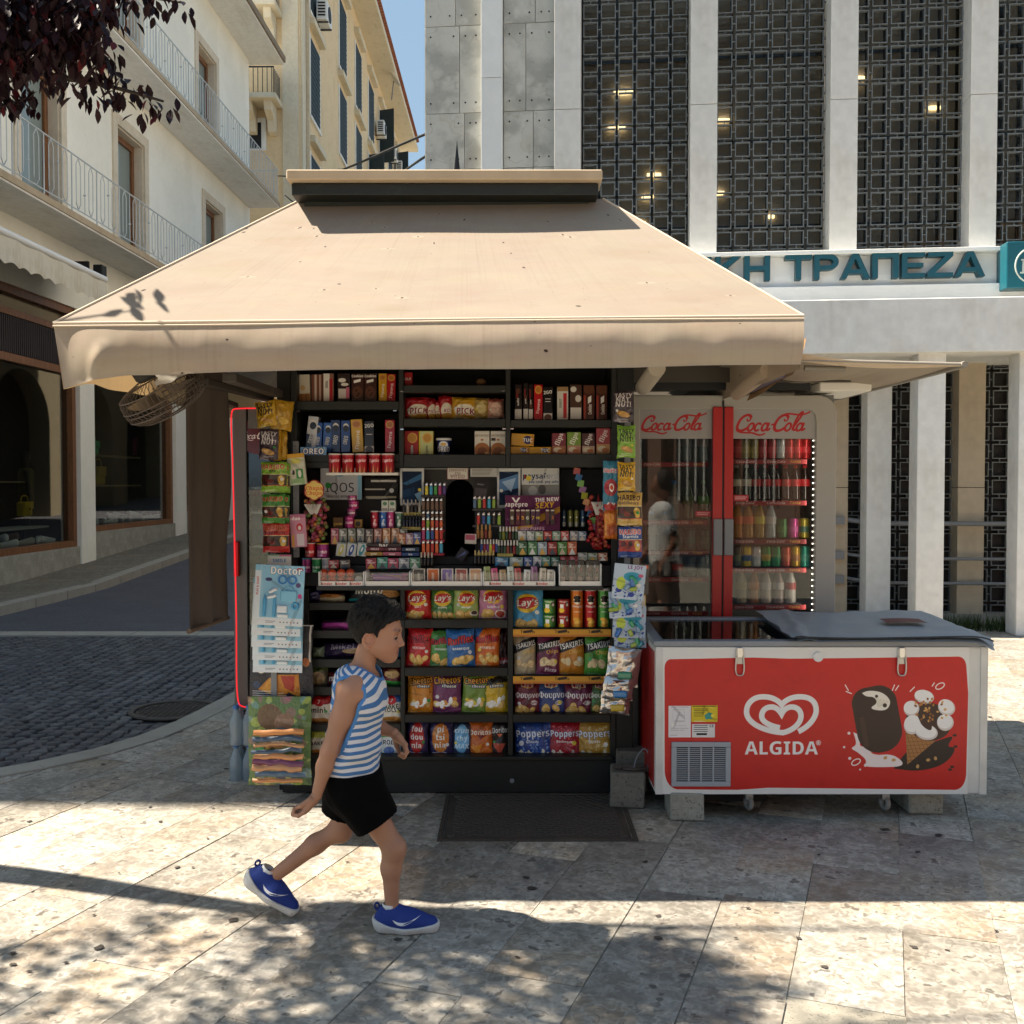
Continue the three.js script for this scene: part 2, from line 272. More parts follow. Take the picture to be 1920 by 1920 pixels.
  const road = struct('road', sheet(4, 40, (a, b) => { const d = lerp(11.1, 75, b); return V(lerp(-7.2, -0.9, a), rise(d), -d); }, (a, b) => [a * 6, b * 64]), mats.asphalt);
  const FX = (d) => -7.65 + 0.0245 * (d - 14);  // line of the left shopfronts
  const pave = struct('pavement', sheet(3, 60, (a, b) => { const d = lerp(4.2, 75, b); return V(FX(d) + lerp(-0.5, 1.2, a), rise(d) + 0.12, -d); }, (a, b) => [a * 1.6, b * 70]), M(0xa9a295, 0.8, { map: T.stone }));
  for (let d = 9; d < 34; d += 0.92) {
    const g = bx(0.2, 0.2, 0.905, 0, 0, 0, 0.012), m = part('kerb_stone', g, mats.kerb, pave); m.position.set(FX(d) + 1.24, rise(d + 0.45) + 0.03, -d - 0.45); m.rotation.x = d > 15 ? 0.052 : 0; m.rotation.y = -0.0245;
  }
}
// ================================================================ COVERS IN THE GROUND
{
  const t = thing('manhole_cover', 'round cast iron cover set in the dark cobbled road', 'manhole cover', V(-2.40, -0.014, -7.25));
  part('cover_ring', new THREE.TorusGeometry(0.295, 0.022, 6, 48).rotateX(Math.PI / 2).scale(1, 0.6, 1), mats.castIron, t);
  part('cover_plate', lathe([[0, 0], [0.255, 0], [0.272, -0.004], [0.272, -0.03], [0, -0.03]].map(([a, b]) => [a, b]), 40), mats.castIron, t);
  const studs = []; for (let i = -6; i <= 6; i++) for (let j = -6; j <= 6; j++) if (Math.hypot(i, j) < 6.2) studs.push(bx(0.03, 0.008, 0.012, i * 0.04, 0.003, j * 0.04, 0.002).rotateY((i + j) % 2 ? 0 : 0));
  part('tread_stud', studs, mats.castIron, t).userData.kind = 'stuff';
  const x0 = -0.335, x1 = 0.565, z0 = -5.22, z1 = -4.53;
  const c = thing('access_cover', 'rectangular rusty checkered iron cover in front of the kiosk', 'manhole cover', V((x0 + x1) / 2, 0, (z0 + z1) / 2));
  const w = x1 - x0, d = z1 - z0;
  part('cover_frame', [bx(w, 0.02, 0.02, 0, 0, d / 2 - 0.01), bx(w, 0.02, 0.02, 0, 0, -d / 2 + 0.01), bx(0.02, 0.02, d - 0.04, w / 2 - 0.01, 0, 0), bx(0.02, 0.02, d - 0.04, -w / 2 + 0.01, 0, 0)], mats.castIron, c);
  part('cover_plate', bx(w - 0.052, 0.014, d - 0.052, 0, 0, 0, 0.002), mats.castIron, c);
  const tr = []; for (let i = -15; i <= 15; i++) for (let j = -11; j <= 11; j++) { const g = new RoundedBoxGeometry(0.034, 0.008, 0.008, 1, 0.003); g.rotateY((i + j) % 2 ? 0.5 : -0.5); tr.push(g.translate(i * 0.025, 0.009, j * 0.026)); }
  part('tread_rib', tr, mats.castIron, c).userData.kind = 'stuff';
  for (const [a, b] of [[-1, -1], [1, -1], [-1, 1], [1, 1]]) part('lifting_lug', new THREE.CylinderGeometry(0.018, 0.02, 0.008, 14).translate(a * (w / 2 - 0.06), 0.0105, b * (d / 2 - 0.055)), mats.castIron, c);
}
// ================================================================ THE BANK (turned a little to the left)
const bank = thing('bank_building', 'pale modernist bank with tall white pilasters and dark metal grilles', 'bank', V(2.375, 0, -12), -0.0995);
{
  const ux = (px, z = 0) => { const k = (px - 960) / 1920, c = Math.cos(0.0995), s = Math.sin(0.0995); return (k * (12 - z * c) - 2.375 + z * s) / (c + k * s); }; // facade x from the photograph
  const H = 9.5, BASE = 4.15;   // grilles begin above the sign band
  part("wall", [bx(11.4, H, 0.3, 2.5, H / 2 - 0.05, -0.65), bx(0.3, H, 9, -3.1, H / 2 - 0.05, -5.4), bx(11.5, 0.3, 9, 2.45, H, -5.0), bx(0.3, H, 9, 8.3, H / 2 - 0.05, -5)], M(0x1b1a1a, 0.8), bank);
  const hall = part('back_wall', bx(10.8, H, 0.1, 2.5, H / 2, -0.42), M(0xc8c0b4, 0.8), bank);
  const pil = (px0, px1, y0, y1, z, dz, mat, name = 'pilaster') => { const a = ux(px0), b = ux(px1); const n = Math.max(1, Math.round((y1 - y0) / 1.6)); let first; for (let i = 0; i < n; i++) { const h = (y1 - y0) / n; part(name, bx(b - a, h - 0.006, dz, (a + b) / 2, y0 + h * (i + 0.5), z, 0.004), mat, bank); } };
  for (const [a, b] of [[1040, 1088], [1289, 1338], [1545, 1595], [1801, 1850], [2060, 2110]]) pil(a, b, BASE, H, 0, 0.36, mats.pilaster);
  pil(906, 944, 0, H, 0.0, 0.34, mats.white);
  // stone cladding in the two left bays
  const fxG = clean(new THREE.CylinderGeometry(0.011, 0.011, 0.01, 6).rotateX(Math.PI / 2)), r = rng(5), rows = [0.0, 1.3, 2.2, 3.2, 4.42, 5.0, 5.32, 5.98, 7.0, 7.95, 9.4];
  for (const [a, b] of [[800, 905], [945, 1040]]) for (let i = 0; i + 1 < rows.length; i++) {
    const xa = ux(a), xb = ux(b), k = rows[i + 1] - rows[i] > 0.9 ? 0.35 + r() * 0.3 : 0.55 + r() * 0.2, xs = [xa, lerp(xa, xb, k), xb];
    for (let j = 0; j < 2; j++) {
      const w = xs[j + 1] - xs[j], h = rows[i + 1] - rows[i], g = bx(w - 0.005, h - 0.005, 0.05, (xs[j] + xs[j + 1]) / 2, rows[i] + h / 2, 0.02 + r() * 0.004, 0.003);
      const uv = g.attributes.uv, o = [r() * 3, r() * 3]; for (let q = 0; q < uv.count; q++) uv.setXY(q, uv.getX(q) + o[0], uv.getY(q) + o[1]);
      const p = part('stone_panel', g, mats.marble, bank);
      for (const sx of [-1, 1]) for (const sy of [-1, 1]) part('fixing', fxG, mats.iron, p).position.set((xs[j] + xs[j + 1]) / 2 + sx * (w / 2 - 0.07), rows[i] + h / 2 + sy * (h / 2 - 0.12), 0.048);
    }
  }
  part('side_wall', bx(0.2, H, 8.6, ux(800) + 0.08, H / 2, -4.35), mats.pilaster, bank);
  part('backing_wall', bx(ux(1040) - ux(800) - 0.2, H, 0.1, (ux(1040) + ux(800)) / 2 + 0.1, H / 2, -0.06), mats.pilaster, bank);
  // metal grilles: squares joined by short bars, one mesh for each square
  const SQ = 0.172, PI_ = 0.2078, dep = 0.05, th = 0.0105;
  const sq = (arms) => { const o = SQ / 2, g = [bx(SQ, th, dep, 0, o - th / 2, 0), bx(SQ, th, dep, 0, -o + th / 2, 0), bx(th, SQ - 2 * th, dep, o - th / 2, 0, 0), bx(th, SQ - 2 * th, dep, -o + th / 2, 0, 0)]; if (arms) g.push(bx(PI_ - SQ, th, dep * 0.7, PI_ / 2, 0, 0), bx(th, PI_ - SQ, dep * 0.7, 0, PI_ / 2, 0)); return merge(g); };
  const sqG = sq(true);
  const innerMat = M(0x2c2d2e, 0.6);
  for (const [a, b, cols] of [[1088, 1289, 6], [1338, 1545, 6], [1595, 1801, 6], [1850, 2060, 6]]) {
    const xa = ux(a), xb = ux(b), gr = new THREE.Group(); gr.name = 'grille'; bank.add(gr); gr.position.set((xa + xb) / 2, BASE, -0.12);
    const back = part('window_glass', bx(xb - xa + 0.02, H - BASE, 0.01, 0, (H - BASE) / 2, -0.16), MP(0xd8d6d0, 0.05, { transmission: 1, thickness: 0, ior: 1.5, specularIntensity: 0.35 }), gr);
    const second = [], off = (xb - xa - (cols - 1) * PI_) / 2;
    for (let i = 0; i < cols; i++) for (let j = 0; j < 16; j++) {
      const x = xa + off + i * PI_ - (xa + xb) / 2, y = 0.1 + j * PI_;
      if (a < 1850 || i < 3) part('grille_square', sqG, mats.grille, gr).position.set(x, y, 0); else second.push(sqG.clone().translate(x, y, 0));
    }
    if (second.length) part('grille_square', second, mats.grille, gr).userData.kind = 'stuff';
    const st = []; for (let i = 0; i <= 6; i++) st.push(bx(0.03, H - BASE, 0.03, -(xb - xa) / 2 + i * (xb - xa) / 6, (H - BASE) / 2, -0.19)); for (let j = 0; j < 5; j++) st.push(bx(xb - xa, 0.03, 0.03, 0, 0.5 + j * 1.0, -0.20)); part('mullion', st, innerMat, gr);
  }
  // lamps seen in the hall behind
  const lampMat = new THREE.MeshStandardMaterial({ color: 0xffffff, emissive: 0xffe6b0, emissiveIntensity: 1.5 });
  for (const [px, py, w] of [[1167, 160, 28], [1154, 226, 26], [1226, 319, 20], [1214, 360, 17], [1197, 410, 20], [1355, 220, 22], [1347, 357, 20], [1450, 404, 10], [1608, 150, 28], [1760, 210, 18]]) {
    const l = part('ceiling_lamp', new THREE.CylinderGeometry(w / 1920 * 8, w / 1920 * 8, 0.04, 20), lampMat, bank); l.position.set(ux(px), at(px, py, 12.22).y, -0.34); l.scale.z = 0.25;
  }
  // sign band, ledge, portico beam, soffit and columns
  const L0 = ux(1040), L1 = 6.2, cx = (L0 + L1) / 2, w = L1 - L0;
  part('sign_band', bx(w, 0.35, 0.22, cx, 3.965, 0.22, 0.005), mats.white, bank);
  part('ledge', bx(w, 0.045, 0.42, cx, 4.163, 0.25, 0.006), mats.white, bank);
  part('upper_beam', bx(w, 0.29, 0.5, cx, 3.643, 0.2, 0.005), mats.white, bank);
  const beam = bx(w + 1, 0.56, 0.42, cx + 0.3, 3.235, 0.95, 0.01); part('portico_beam', beam, mats.whiteStain, bank);
  part('portico_roof', bx(w + 1, 0.1, 1.0, cx + 0.3, 3.42, 0.3), M(0x5f5e5a, 0.9, { map: T.concrete }), bank);
  part('soffit', bx(w, 0.06, 1.0, cx, 3.0, 0.25), mats.white, bank);
  for (const [px, d] of [[1745, 0.88], [1935, 0.88]]) { const x = ux(px, 1.03); part('column', bx(0.285, 3.1, 0.30, x, 1.55, d, 0.012), mats.whiteStain, bank); }
  part('column', bx(0.27, 3.1, 0.30, ux(1648, 0.35), 1.55, 0.20, 0.012), mats.whiteStain, bank);
  for (const [a, b] of [[1548, 1590], [1796, 1846], [2050, 2100]]) pil(a, b, 0, 3.1, -0.15, 0.3, M(0xc3b39a, 0.85, { map: T.stained }), 'lower_pilaster');
  const low = []; for (let i = 0; i < 22; i++) for (let j = 0; j < 15; j++) low.push(sqG.clone().translate(ux(1590) + i * PI_ + 0.1, 0.1 + j * PI_, -0.25)); const lg = part('lower_grille', low, mats.grille, bank); lg.userData.kind = 'stuff';
  part('porch_wall', bx(7, 2.95, 0.04, ux(1590) + 2.9, 1.475, -0.31), M(0x1c1714, 0.7), bank); part('plinth', bx(w, 0.12, 0.3, cx, 0.04, -0.1), mats.concrete, bank);
  const rail = []; for (const y of [1.14, 0.74, 0.46]) { const r_ = y > 1 ? 0.03 : 0.02; rail.push(bar(V(ux(1640), y, 0.1), V(ux(1930), y, 0.1), r_), bar(V(ux(1572), y + 0.05, -0.1), V(ux(1640), y, 0.1), r_)); } part('handrail', rail, mats.grey, bank);
  part('rail_bracket', [1.17, 0.77, 0.49].map((y) => bx(0.12, 0.09, 0.1, ux(1572), y, 0.02)), mats.grey, bank);
  // raised lettering on the band
  const sign = new THREE.Group(); sign.name = numbered('bank_sign'); scene.add(sign); tag(sign, 'raised teal capital letters along the white band of the bank', 'sign'); sign.position.copy(bank.position); sign.rotation.copy(bank.rotation);
  const s = 0.19, LT = { // stroke polygons, 1 high
    K: [1, [[[0, 0], [0, 1], [s, 1], [s, 0]], [[s, 0.42], [s, 0.62], [0.62, 1], [0.92, 1], [0.42, 0.53], [0.95, 0], [0.66, 0]]]],
    H: [0.95, [[[0, 0], [0, 1], [s, 1], [s, 0]], [[0.72, 0], [0.72, 1], [0.91, 1], [0.91, 0]], [[s, 0.41], [s, 0.59], [0.72, 0.59], [0.72, 0.41]]]],
    T: [0.98, [[[0, 0.83], [0, 1], [0.94, 1], [0.94, 0.83]], [[0.375, 0], [0.375, 0.83], [0.565, 0.83], [0.565, 0]]]],
    A: [1.06, [[[0, 0], [0.4, 1], [0.62, 1], [0.51, 0.8], [0.19, 0]], [[0.51, 0.8], [0.62, 1], [1.02, 0], [0.82, 0]], [[0.26, 0.2], [0.33, 0.37], [0.69, 0.37], [0.76, 0.2]]]],
    E: [0.84, [[[0, 0], [0, 1], [s, 1], [s, 0]], [[s, 0.83], [s, 1], [0.8, 1], [0.8, 0.83]], [[s, 0.42], [s, 0.58], [0.74, 0.58], [0.74, 0.42]], [[s, 0], [s, 0.17], [0.8, 0.17], [0.8, 0]]]],
    Z: [0.92, [[[0.02, 0.83], [0.02, 1], [0.88, 1], [0.88, 0.83]], [[0.88, 0.83], [0.6, 0.83], [0, 0.17], [0.27, 0.17]], [[0, 0], [0, 0.17], [0.88, 0.17], [0.88, 0]]]],
    N: [0.98, [[[0, 0], [0, 1], [s, 1], [s, 0]], [[0.72, 0], [0.72, 1], [0.91, 1], [0.91, 0]], [[s, 1], [0.72, 0.3], [0.72, 0], [s, 0.7]]]],
    I: [0.3, [[[0, 0], [0, 1], [s, 1], [s, 0]]]],
    PI: [0.98, [[[0, 0], [0, 0.83], [s, 0.83], [s, 0]], [[0.72, 0], [0.72, 0.83], [0.91, 0.83], [0.91, 0]], [[0, 0.83], [0, 1], [0.91, 1], [0.91, 0.83]]]],
    P: [0.9, [[[0, 0], [0, 1], [s, 1], [s, 0]]], true], O: [1.05, [], false, true], ' ': [0.42, []],
  };
  const teal = M(0x0a4f5e, 0.45), word = ['E', 'O', 'N', 'I', 'K', 'H', ' ', 'T', 'P', 'A', 'PI', 'E', 'Z', 'A'], hh = 0.272, wx = 1.14, gap = 0.02;
  let x = ux(1846, 0.44); const pos = []; for (const c of [...word].reverse()) { x -= LT[c][0] * hh * wx + gap * 0.55; pos.unshift(x); }
  word.forEach((c, i) => {
    if (c === ' ' || pos[i] < ux(1150, 0.44)) return; const [, polys, bowl, ring] = LT[c], gs = polys.map((p) => extrude(p.map(([a, b]) => [a * hh * wx, b * hh]), 0.11));
    if (bowl) { const sh_ = new THREE.Shape(); sh_.moveTo(s, 0.38); sh_.lineTo(0.5, 0.38); sh_.bezierCurveTo(0.98, 0.38, 0.98, 1, 0.5, 1); sh_.lineTo(s, 1); sh_.lineTo(s, 0.83); sh_.lineTo(0.5, 0.83); sh_.bezierCurveTo(0.72, 0.83, 0.72, 0.55, 0.5, 0.55); sh_.lineTo(s, 0.55); gs.push(extrude(sh_, 0.11 / hh).scale(hh * wx, hh, hh)); }
    if (ring) gs.push(new THREE.TorusGeometry(0.13, 0.03, 4, 24).translate(0.16, 0.15, 0.03), bx(0.14, 0.04, 0.06, 0.16, 0.15, 0.03));
    const m = part('letter', gs.map((g) => g.toNonIndexed ? (g.index ? g.toNonIndexed() : g) : g), teal, sign); m.position.set(pos[i], 3.868, 0.335);
  });
  const em = new THREE.Group(); em.name = numbered('emblem_box'); scene.add(em); em.position.copy(bank.position); em.rotation.copy(bank.rotation); tag(em, 'teal box sign with a pale building emblem at the right picture edge', 'sign');
  const ex = ux(1885, 0.65), ew = 0.56, ecx = ex + ew / 2 - 0.02;
  part('sign_box', bx(ew, 0.50, 0.30, ecx, 3.94, 0.5, 0.012), M(0x0b5a68, 0.35), em);
  const pale = M(0xb9c4bb, 0.5); part('emblem_ring', new THREE.TorusGeometry(0.19, 0.009, 6, 40).translate(ecx, 3.93, 0.652), pale, em);
  part('emblem_building', [bx(0.26, 0.018, 0.008, ecx, 3.99, 0.653), bx(0.28, 0.018, 0.008, ecx, 3.855, 0.653), ...[0, 1, 2, 3, 4, 5, 6].map((i) => bx(0.016, 0.11, 0.008, ecx - 0.11 + i * 0.037, 3.92, 0.653)), extrude([[-0.07, 0], [0.07, 0], [0, 0.045]], 0.006).translate(ecx, 4.005, 0.65)], pale, em);
  // weeds at the foot of the bank
  const r2 = rng(77), blades = [];
  for (let i = 0; i < 900; i++) { const gx = ux(lerp(1690, 1900, r2())) , gz = 0.25 + r2() * 0.5, h = 0.05 + r2() * 0.14, a = r2() * 6.3, g = new THREE.BufferGeometry(); g.setAttribute('position', new THREE.Float32BufferAttribute([-0.006, 0, 0, 0.006, 0, 0, (r2() - 0.5) * 0.1, h, 0.03], 3)); g.setAttribute('normal', new THREE.Float32BufferAttribute([0, 0.6, 0.8, 0, 0.6, 0.8, 0, 0.6, 0.8], 3)); blades.push(g.rotateY(a).translate(gx, 0, gz)); }
  const wd = part('weeds', blades, M(0x3e4f26, 0.9, { side: THREE.DoubleSide }), scene); wd.position.copy(bank.position); wd.rotation.copy(bank.rotation); wd.userData.kind = 'stuff'; tag(wd, 'straggly green weeds along the foot of the bank columns', 'weeds');
}
// ================================================================ THE WHITE BUILDING ON THE LEFT (local: x out of the facade, z = minus the distance ahead)
{
  const TH = -0.0245, o = V(-7.65, 0, -14), c = Math.cos(TH), s = Math.sin(TH);
  // local t (along the street, ahead), out (towards the street) from the pixel column
  const tx = (px, out = 0) => { const k = (px - 960) / 1920; // X = o.x + out*c + t*0.0245.. ; d = 14 + t
    return (k * 14 - (o.x + out)) / (0.0245 - k); };
  const hy = (py, px, out = 0) => { const t = tx(px, out); return at(px, py, 14 + t).y; };
  const B = thing('white_building', 'white plastered building with two long balconies and wood framed shop windows', 'building', o, TH);
  const t0 = -7.92, t1 = 14.7, L = t1 - t0;
  const wall = (name, a, b, y0, y1, mat, x0 = -0.35, x1 = 0, p = B, r = 0) => part(name, bx(x1 - x0, y1 - y0, b - a, (x0 + x1) / 2, (y0 + y1) / 2, -(a + b) / 2, r), mat, p);
  const SL1 = 5.72, SL2 = 9.30, EAVE = 13.3;
  // doors of the two upper floors: [px left, px right of the surround, floor]
  const doors = [];
  for (const t of [-5.6, -1.9, 1.75, 5.42, 10.59]) doors.push([t, SL1 + 0.16, 2.75]);
  for (const t of [-4.2, 0.5, 5.2, 10.16]) doors.push([t, SL2 + 0.16, 2.7]);
  const DW = 1.75;
  for (const [lev, top, list] of [[SL1, SL2, doors.filter((d) => d[1] < 8)], [SL2, EAVE, doors.filter((d) => d[1] > 8)]]) {
    const ts = list.map((d) => d[0]).filter((t) => t > t0 + 0.5 && t < t1 - DW - 0.3).sort((a, b) => a - b); let a = t0;
    for (const t of ts) { wall('wall', a, t, lev, top, mats.facade); wall('wall', t, t + DW, lev + 2.9, top, mats.facade); a = t + DW; }
    wall('wall', a, t1, lev, top, mats.facade);
    for (const t of ts) {
      const d = new THREE.Group(); d.name = 'balcony_door'; d.position.set(0, lev + 0.12, -t - DW / 2); B.add(d);
      const h = 2.78, sw = 0.2;
      part('surround', [bx(0.05, h, sw, 0.012, h / 2, DW / 2 - sw / 2), bx(0.05, h, sw, 0.012, h / 2, -DW / 2 + sw / 2), bx(0.05, sw, DW - 2 * sw, 0.012, h - sw / 2, 0), bx(0.30, h, 0.03, -0.163, h / 2, DW / 2 - sw - 0.012), bx(0.30, h, 0.03, -0.163, h / 2, -DW / 2 + sw + 0.012), bx(0.30, 0.03, DW - 2 * sw - 0.06, -0.163, h - sw - 0.015, 0)], mats.cream, d);
      part('door_frame', [bx(0.08, h - sw - 0.03, 0.11, -0.22, (h - sw) / 2, DW / 2 - sw - 0.085), bx(0.08, h - sw - 0.03, 0.11, -0.22, (h - sw) / 2, -DW / 2 + sw + 0.085), bx(0.08, 0.11, DW - 2 * sw - 0.28, -0.22, h - sw - 0.09, 0)], mats.wood, d);
      part('pane', bx(0.02, h - sw - 0.1, DW - 2 * sw - 0.28, -0.24, (h - sw) / 2 - 0.05, 0), M(0x7f8a86, 0.08), d);
    }
  }
  wall('side_wall', t0, t0 + 0.3, 0, EAVE, mats.facade, -9, -0.36); wall('end_wall', t1 - 0.3, t1, 0, EAVE, mats.facade, -9, -0.36);
  wall('roof', t0 - 0.2, t1 + 0.3, EAVE + 0.0, EAVE + 0.22, mats.whiteStain, -9, 0.9);
  part('eave_edge', bx(0.05, 0.16, L + 0.6, 0.93, EAVE + 0.13, -(t0 + t1) / 2), M(0x8a7a66, 0.9, { map: T.stained }), B);
  wall('back_wall', t0, t1, 0, EAVE, mats.facade, -9.3, -9.01);
  // balconies
  for (const lev of [SL1, SL2]) {
    const b = new THREE.Group(); b.name = 'balcony'; B.add(b); b.position.y = lev;
    part('slab', bx(0.84, 0.14, L - 0.1, 0.425, 0, -(t0 + t1) / 2, 0.008), mats.whiteStain, b);
    part('slab_edge', bx(0.02, 0.10, L - 0.1, 0.858, 0.01, -(t0 + t1) / 2), M(0xb09f85, 0.9, { map: T.stained }), b);
    const g = [], x = 0.80, rr = 0.009;
    g.push(bar(V(x, 0.98, -t0), V(x, 0.98, -t1), 0.014, 5), bar(V(x, 0.16, -t0), V(x, 0.16, -t1), 0.011, 5));
    for (let t = t0, i = 0; t < t1; t += 0.15, i++) {
      const k = i % 6;
      if (k === 0) g.push(bar(V(x, 0.07, -t), V(x, 0.98, -t), 0.012, 4));
      else g.push(bar(V(x, k === 3 ? 0.16 : 0.26, -t), V(x, k === 3 ? 0.98 : 0.86, -t), rr, 3));
      if (k === 1 || k === 4) { g.push(bar(V(x, 0.86, -t), V(x, 0.97, -t - 0.075), rr, 3), bar(V(x, 0.86, -t - 0.15), V(x, 0.97, -t - 0.075), rr, 3), bar(V(x, 0.26, -t), V(x, 0.16, -t - 0.075), rr, 3), bar(V(x, 0.26, -t - 0.15), V(x, 0.16, -t - 0.075), rr, 3)); }
      if (k === 3) g.push(new THREE.OctahedronGeometry(0.028).translate(x, i % 12 < 6 ? 0.7 : 0.45, -t));
    }
    for (const t of [t0, t1]) g.push(bar(V(0, 0.98, -t), V(x, 0.98, -t), 0.014, 5), bar(V(0, 0.16, -t), V(x, 0.16, -t), 0.011, 5), ...[0.13, 0.27, 0.4, 0.53, 0.67].map((q) => bar(V(q, 0.16, -t), V(q, 0.98, -t), rr, 3)));
    part('railing', g.map((q) => q.index ? q.toNonIndexed() : q), mats.ironLight, b).userData.kind = 'stuff';
  }
  // shop level: piers, windows with wood frames
  const rise = (t) => Math.max(0, t + 14 - 15.5) * 0.052 - 0.05, TOP = SL1 - 0.07;
  const piers = [[t0, tx(-420)], [tx(146), tx(173)], [tx(326), tx(345)], [tx(420), t1]];
  for (const [a, b] of piers) { wall('wall', a, b, rise(a) - 0.3, 4.62, mats.facade, -0.3, 0.06); }
  wall('lintel_wall', t0, t1, 4.62, TOP, mats.facade, -0.3, 0.02);
  const wins = [[tx(-420), tx(146)], [tx(173), tx(326)], [tx(345), tx(420)]];
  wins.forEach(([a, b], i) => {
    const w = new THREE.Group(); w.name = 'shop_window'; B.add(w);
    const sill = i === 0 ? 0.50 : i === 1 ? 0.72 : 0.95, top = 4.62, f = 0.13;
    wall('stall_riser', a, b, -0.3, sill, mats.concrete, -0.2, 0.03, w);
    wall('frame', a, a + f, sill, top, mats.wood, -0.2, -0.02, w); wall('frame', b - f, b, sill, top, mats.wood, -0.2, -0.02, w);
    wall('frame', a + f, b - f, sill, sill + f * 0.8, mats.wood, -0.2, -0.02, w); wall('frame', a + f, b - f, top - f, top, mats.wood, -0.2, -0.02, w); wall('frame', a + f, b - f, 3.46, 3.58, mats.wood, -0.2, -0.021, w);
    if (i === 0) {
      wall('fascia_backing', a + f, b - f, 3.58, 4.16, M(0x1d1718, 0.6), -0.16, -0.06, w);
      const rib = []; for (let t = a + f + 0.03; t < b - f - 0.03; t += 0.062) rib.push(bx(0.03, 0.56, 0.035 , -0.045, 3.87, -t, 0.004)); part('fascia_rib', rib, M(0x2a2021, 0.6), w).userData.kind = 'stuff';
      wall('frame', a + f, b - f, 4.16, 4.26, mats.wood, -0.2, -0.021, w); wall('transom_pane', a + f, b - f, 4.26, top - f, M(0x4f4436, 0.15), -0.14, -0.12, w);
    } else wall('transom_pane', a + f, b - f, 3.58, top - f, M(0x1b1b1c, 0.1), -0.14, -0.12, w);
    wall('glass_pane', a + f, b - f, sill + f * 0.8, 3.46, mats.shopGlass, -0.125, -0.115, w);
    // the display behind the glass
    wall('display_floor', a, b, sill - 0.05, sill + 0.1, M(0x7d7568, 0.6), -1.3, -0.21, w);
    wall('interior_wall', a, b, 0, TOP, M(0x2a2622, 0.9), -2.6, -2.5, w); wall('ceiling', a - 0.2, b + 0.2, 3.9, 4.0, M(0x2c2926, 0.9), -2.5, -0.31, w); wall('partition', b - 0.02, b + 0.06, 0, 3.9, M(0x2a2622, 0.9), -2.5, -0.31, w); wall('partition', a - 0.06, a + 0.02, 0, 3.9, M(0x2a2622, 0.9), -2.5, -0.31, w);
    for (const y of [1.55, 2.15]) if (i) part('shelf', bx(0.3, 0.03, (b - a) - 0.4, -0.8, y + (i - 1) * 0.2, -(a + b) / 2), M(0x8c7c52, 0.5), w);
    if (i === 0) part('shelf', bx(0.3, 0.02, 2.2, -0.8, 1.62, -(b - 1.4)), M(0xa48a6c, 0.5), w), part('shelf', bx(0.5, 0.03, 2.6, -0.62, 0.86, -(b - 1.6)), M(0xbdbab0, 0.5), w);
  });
  // shoes and bags on show, each a thing of its own
  const shoeG = (l) => { const g = new RoundedBoxGeometry(l, 0.1, 0.1, 4, 0.045), p = g.attributes.position; for (let i = 0; i < p.count; i++) { const x = p.getX(i) / l + 0.5, y = p.getY(i); p.setXYZ(i, p.getX(i), y > 0 ? y * (1.5 - 1.1 * sstep(0.2, 0.75, x)) : y, p.getZ(i) * (0.75 + 0.3 * Math.sin(x * 5 + 0.4))); } g.computeVertexNormals(); return clean(g); };
  const sg = shoeG(0.3), r = rng(31), world = (x, y, t) => V(x, y, -t).applyEuler(new THREE.Euler(0, TH, 0)).add(o);
  const names = ['white', 'pale grey', 'cream', 'dark brown', 'tan'], cols = [0xf2f2f0, 0x9a9a98, 0xcfc4ae, 0x2c2522, 0x7a5c44].map((c) => M(c, 0.6));
  [[wins[0], 0.50, 14, 'near'], [wins[1], 0.72, 16, 'second']].forEach(([[a, b], sill, n, which]) => {
    for (let i = 0; i < n; i++) {
      const k = r() < 0.5 ? 0 : Math.floor(r() * 5), lo = Math.max(a + 0.3, b - 3.6), t = lerp(lo, b - 0.3, (i % 8 + 0.3 + r() * 0.4) / 8), x = i < 8 ? -0.29 : -0.5;
      item('shoe', `${names[k]} shoe, ${['first', 'second', 'third', 'fourth', 'fifth', 'sixth', 'seventh', 'eighth'][i % 8]} from left in the ${i < 8 ? 'front' : 'back'} row of the ${which} shop window`, 'shoe', sg, cols[k], world(x, sill + 0.15 + (i < 8 ? 0 : 0.08), t), r() * 6, `shoes in the ${which} shop window`);
    }
  });
  const bag = (n, label, col, x, y, t, w, h) => { const g = thing(n, label, 'bag', world(x, y, t), TH + Math.PI / 2); const m = M(col, 0.5); part('bag_body', bx(w, h, 0.14, 0, h / 2, 0, 0.03), m, g); part('bag_flap', bx(w * 1.02, h * 0.5, 0.02, 0, h * 0.76, 0.075, 0.008), m, g); part('strap', tube([V(-w * 0.4, h, 0), V(-w * 0.3, h * 1.35, 0), V(w * 0.3, h * 1.35, 0), V(w * 0.4, h, 0)], 0.012, 16, 5), m, g); part('buckle', bx(0.03, 0.04, 0.01, 0, h * 0.52, 0.09), mats.chrome, g); };
  bag('handbag', 'bright green bag on the upper shelf of the second shop window', 0x2fae72, -0.72, 2.17, tx(176, -0.7), 0.3, 0.26);
  bag('handbag', 'mustard yellow satchel on the middle shelf of the second shop window', 0xa98f22, -0.72, 1.57, tx(186, -0.7), 0.38, 0.36);
  bag('backpack', 'pink patterned backpack hanging high in the second shop window', 0x8a2f5a, -0.85, 2.2, tx(262, -0.8), 0.3, 0.42);
  // white sign card in the second window
  item('display_sign', 'pale grey showcard with dark letters low in the second shop window', 'sign', [bx(0.02, 0.42, 1.1, 0, 0.21, 0, 0.004)], M(0x9fa3a8, 0.6), world(-0.95, 0.75, tx(282, -0.9)), TH);
